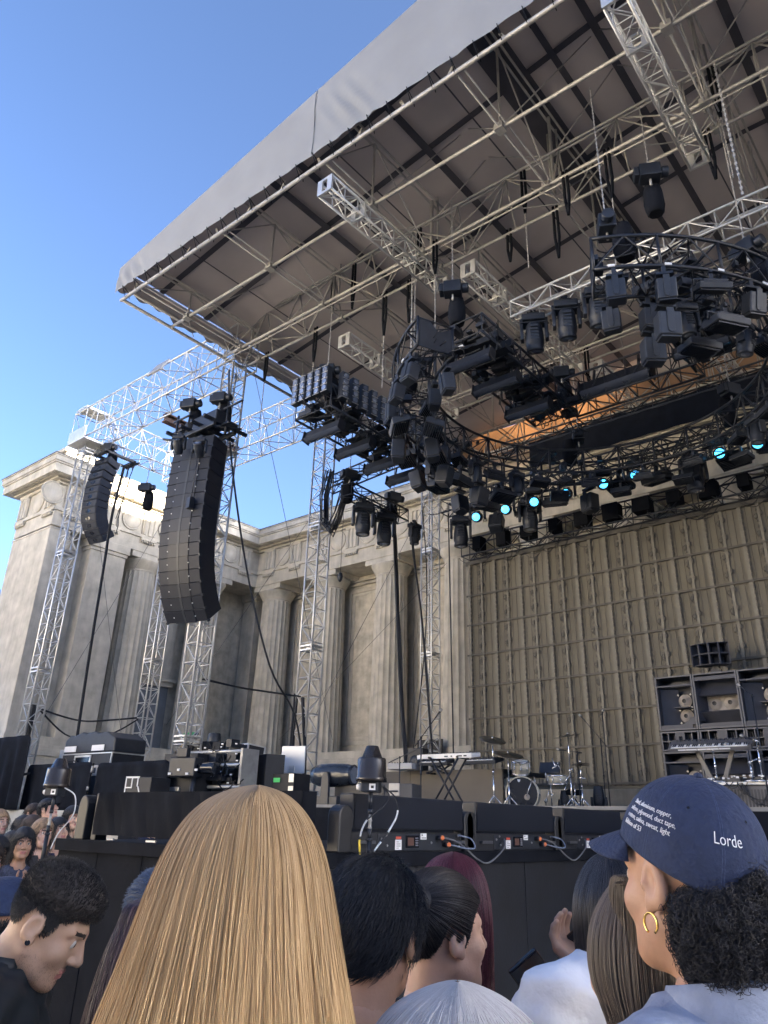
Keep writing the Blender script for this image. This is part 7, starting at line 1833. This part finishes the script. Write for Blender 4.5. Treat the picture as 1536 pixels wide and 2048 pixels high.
# 14 dark head at the right edge
t, ih = person('person with dark hair half cut off at the right edge, behind the cap', (-.28, 1.95), 1.54, heading((-.5, .87)), 'tan', shirt=M('black yellow top', (.02, .02, .02), .9), eyes=False)
scalp_hair(t, ih, 3500, .05, BROWNH, DKMASS, lambda P: np.stack([0*P[:, 0], .4+0*P[:, 0], -.9+0*P[:, 0]], 1), .0007, .012, (THV, THF), None, .002, .4, 8, 71, .4)
q = MB(); q.bx(-.05, .05, .17, .2, 1.30, 1.36); q.build('yellow_patch', M('yellow green cloth', (.65, .68, .08), .8), t, .01)
phone('small dark phone in the raised hand beside the long dark hair', (-.935, 1.855, 1.42), (.9, .5, .9), .06, .12)
phone('dark phone with camera bump held low beside the white T-shirt', (-.985, 1.725, 1.345), (.75, -.65, .6), .076, .16)
# ---- distant crowd left of the runway, faces towards the stage middle
def face_person(label, x, y, hz, hd, sk, hair, hcol, shirt, hp=0., hy=0., arms=None, hands=('relaxed', 'relaxed'), tw=(0, PI), sleeve=.6):
    t, ih = person(label, (x, y), hz, hd, sk, arms, hands, tw, shirt, sleeve, .95, hp=hp, hy=hy, res=.02)
    V, F = {'long': (LHV, LHF), 'bob': (BHV, BHF), 'short': (SHV, SHF), 'thick': (THV, THF)}[hair]
    o = ih(np_mesh('hair', V, F, [hcol]), 'hair')
    fuzz(o, V, F, 1500, .05 if hair in ('short', 'thick') else .10, CROWDH[hcol.name], (0, .15, -.9), .0011, len(label), .002, 7, .25, .35)
    return t, ih
HB_ = M('black hair mass', (.010, .010, .013), .5, var=.5, scale=30, stretch=(5, 5, .6), bump=.5, bscale=60); HBR = M('brown hair mass', (.045, .028, .02), .55, var=.5, scale=30, stretch=(5, 5, .6), bump=.5, bscale=60); HBL = M('fair hair mass', (.26, .17, .10), .55, var=.35, scale=30, stretch=(5, 5, .6), bump=.5, bscale=60)
CROWDH = {'black hair mass': BLACKH, 'brown hair mass': BROWNH, 'fair hair mass': BPH}
C1 = M('check shirt', (.05, .06, .10), .85, var=.5, scale=70); C2 = M('navy tee', (.012, .02, .06), .85); C3 = M('charcoal tee', (.03, .03, .035), .85); C4 = M('olive jacket', (.05, .05, .035), .85)
hzw = 1.425; shw = hzw-.28
face_person('person with a black bob in a checked shirt, hands clasped, facing the camera', -7.2, 3.67, hzw, heading((.93, -.28)), 'tan', 'bob', HB_, C1, .05, .0, [((-.16, .04, shw), (-.23, -.05, shw-.22), (-.03, -.20, shw-.04)), ((.16, .04, shw), (.23, -.05, shw-.22), (.05, -.21, shw-.06))], ('grip', 'grip'), (PI*.3, PI*.7), 1.9)
face_person('person with long fair hair under a headband, left of the pole', -7.53, 4.02, 1.50, heading((.85, .2)), 'pink', 'long', HBL, C3, .02, -.3)
face_person('person with dark hair looking up, just behind the runway edge', -7.85, 4.36, 1.505, heading((.9, .15)), 'light', 'bob', HB_, C2, -.22, -.1)
face_person('person with dark wavy hair behind the one in the checked shirt', -7.95, 4.1, 1.525, heading((.95, -.15)), 'pink', 'bob', HBR, C3, .08, .1)
face_person('person with dark hair at the left edge of the distant crowd', -7.8, 3.86, 1.39, heading((.97, -.1)), 'tan', 'short', HB_, C4, .1, .1)
t, ih = face_person('person in a dark cap raising a phone with both hands in the distant crowd', -9.3, 5.0, 1.715, heading((.95, .35)), 'pink', 'short', HB_, C3, -.35, .2, [((-.16, .04, 1.43), (.02, -.22, 1.46), (.14, -.36, 1.69)), ((.16, .04, 1.43), (.24, -.2, 1.44), (.2, -.38, 1.69))], ('grip', 'grip'), (PI*.3, PI*.7), .7)
q = MB(); q.add([(x*1.0, y, z) for x, y, z in [(v[0]*.98, v[1]*.98, v[2]) for v in vs]], fs, True); o = ih(q.mesh('cap'), 'cap'); o.data.materials.append(BLKC)
q = MB(); q.add(*sheet(lambda u, v: ((u-.5)*.14, -.085-.07*math.sin(PI*u)*v, .035-.012*v-.35*(u-.5)**2*.14), 12, 4), True); o2 = q.build('brim', BLKC, o)
phone('small dark phone raised by the capped person in the distant crowd', (-8.95, 5.22, 1.77), (.1, .2, 2.8), .08, .15)
face_person('person with dark hair turned away, right of the raised phone', -9.1, 5.2, 1.63, heading((.9, .5)), 'light', 'thick', HB_, C3, .0, -.5)
face_person('person with thick dark hair bending forward at the far left of the crowd', -8.75, 4.42, 1.535, heading((.8, .6)), 'light', 'thick', HB_, C3, .45, -.6)
face_person('person with dark hair at the very left edge beneath the drape', -8.9, 4.1, 1.47, heading((.9, .3)), 'light', 'thick', HB_, C4, .2, .2)
face_person('person with dark curly hair low at the left picture edge', -6.9, 3.3, 1.36, heading((.95, .2)), 'tan', 'thick', HB_, C4, .1, -.2)
face_person('person with fair hair far back in the crowd beside the drape', -8.95, 4.25, 1.57, heading((.95, .1)), 'pink', 'long', HBL, C2, -.05, .1)
face_person('person with short brown hair far back under the pale ledge', -9.6, 4.95, 1.66, heading((.9, .2)), 'light', 'short', HBR, C4, .0, .2)
face_person('person with brown hair in front of the check shirt at the picture edge', -6.45, 3.05, 1.33, heading((.9, .35)), 'light', 'bob', HBR, C2, .1, -.2)
# raised hand beyond the runway
hz = 1.62; sh = hz-.28
t, ih = face_person('person mostly hidden behind the runway, one open hand raised above the front bar', -8.80, 6.05, hz, heading((.6, .75)), 'light', 'bob', HBR, C2, .1, .1, [((-.16, .04, sh), (-.21, .06, sh-.28), (-.2, -.05, sh-.5)), ((.16, .04, sh), (.26, -.06, sh+.14), (.20, -.10, sh+.40))], ('relaxed', 'open'), (0, PI*.75))
# crew on the stage
for lb, x, y, hz, hd, hp in (('crew member with dark hair and beard in a black T-shirt bending over the racks', -12.95, 11.35, .86, (.8, -.2), .45), ('crew member with glasses half hidden behind the camera gear', -14.0, 11.3, .98, (.7, .3), .2)):
    t, ih = person(lb, (x, y), hz+.02, heading(hd), 'olive', [((-.165, .04, hz-.28), (-.27, -.10, hz-.46), (-.12, -.32, hz-.52)), ((.165, .04, hz-.28), (.27, -.10, hz-.46), (.12, -.32, hz-.52))], ('relaxed', 'relaxed'), (0, PI), M('black crew tee', (.012, .012, .014), .9), .55, 1.05, hp=hp, res=.02)
    t.location.z = 1.9
    o = ih(np_mesh('hair', SHV, SHF, [HB_]), 'hair')
    o = ih(np_mesh('beard', *surfnet(*(lambda g_: (g_[0], smax(smax(head_field(g_[1])-.005, g_[1][..., 2]+.035+.15*(g_[1][..., 1]+.09), .01), -sd_ell(g_[1], (0, -.1, -.066), (.022, .03, .008)), .004)))(grid((-.1, -.13, -.14), (.1, .02, .0), .006))), [HB_]), 'beard')
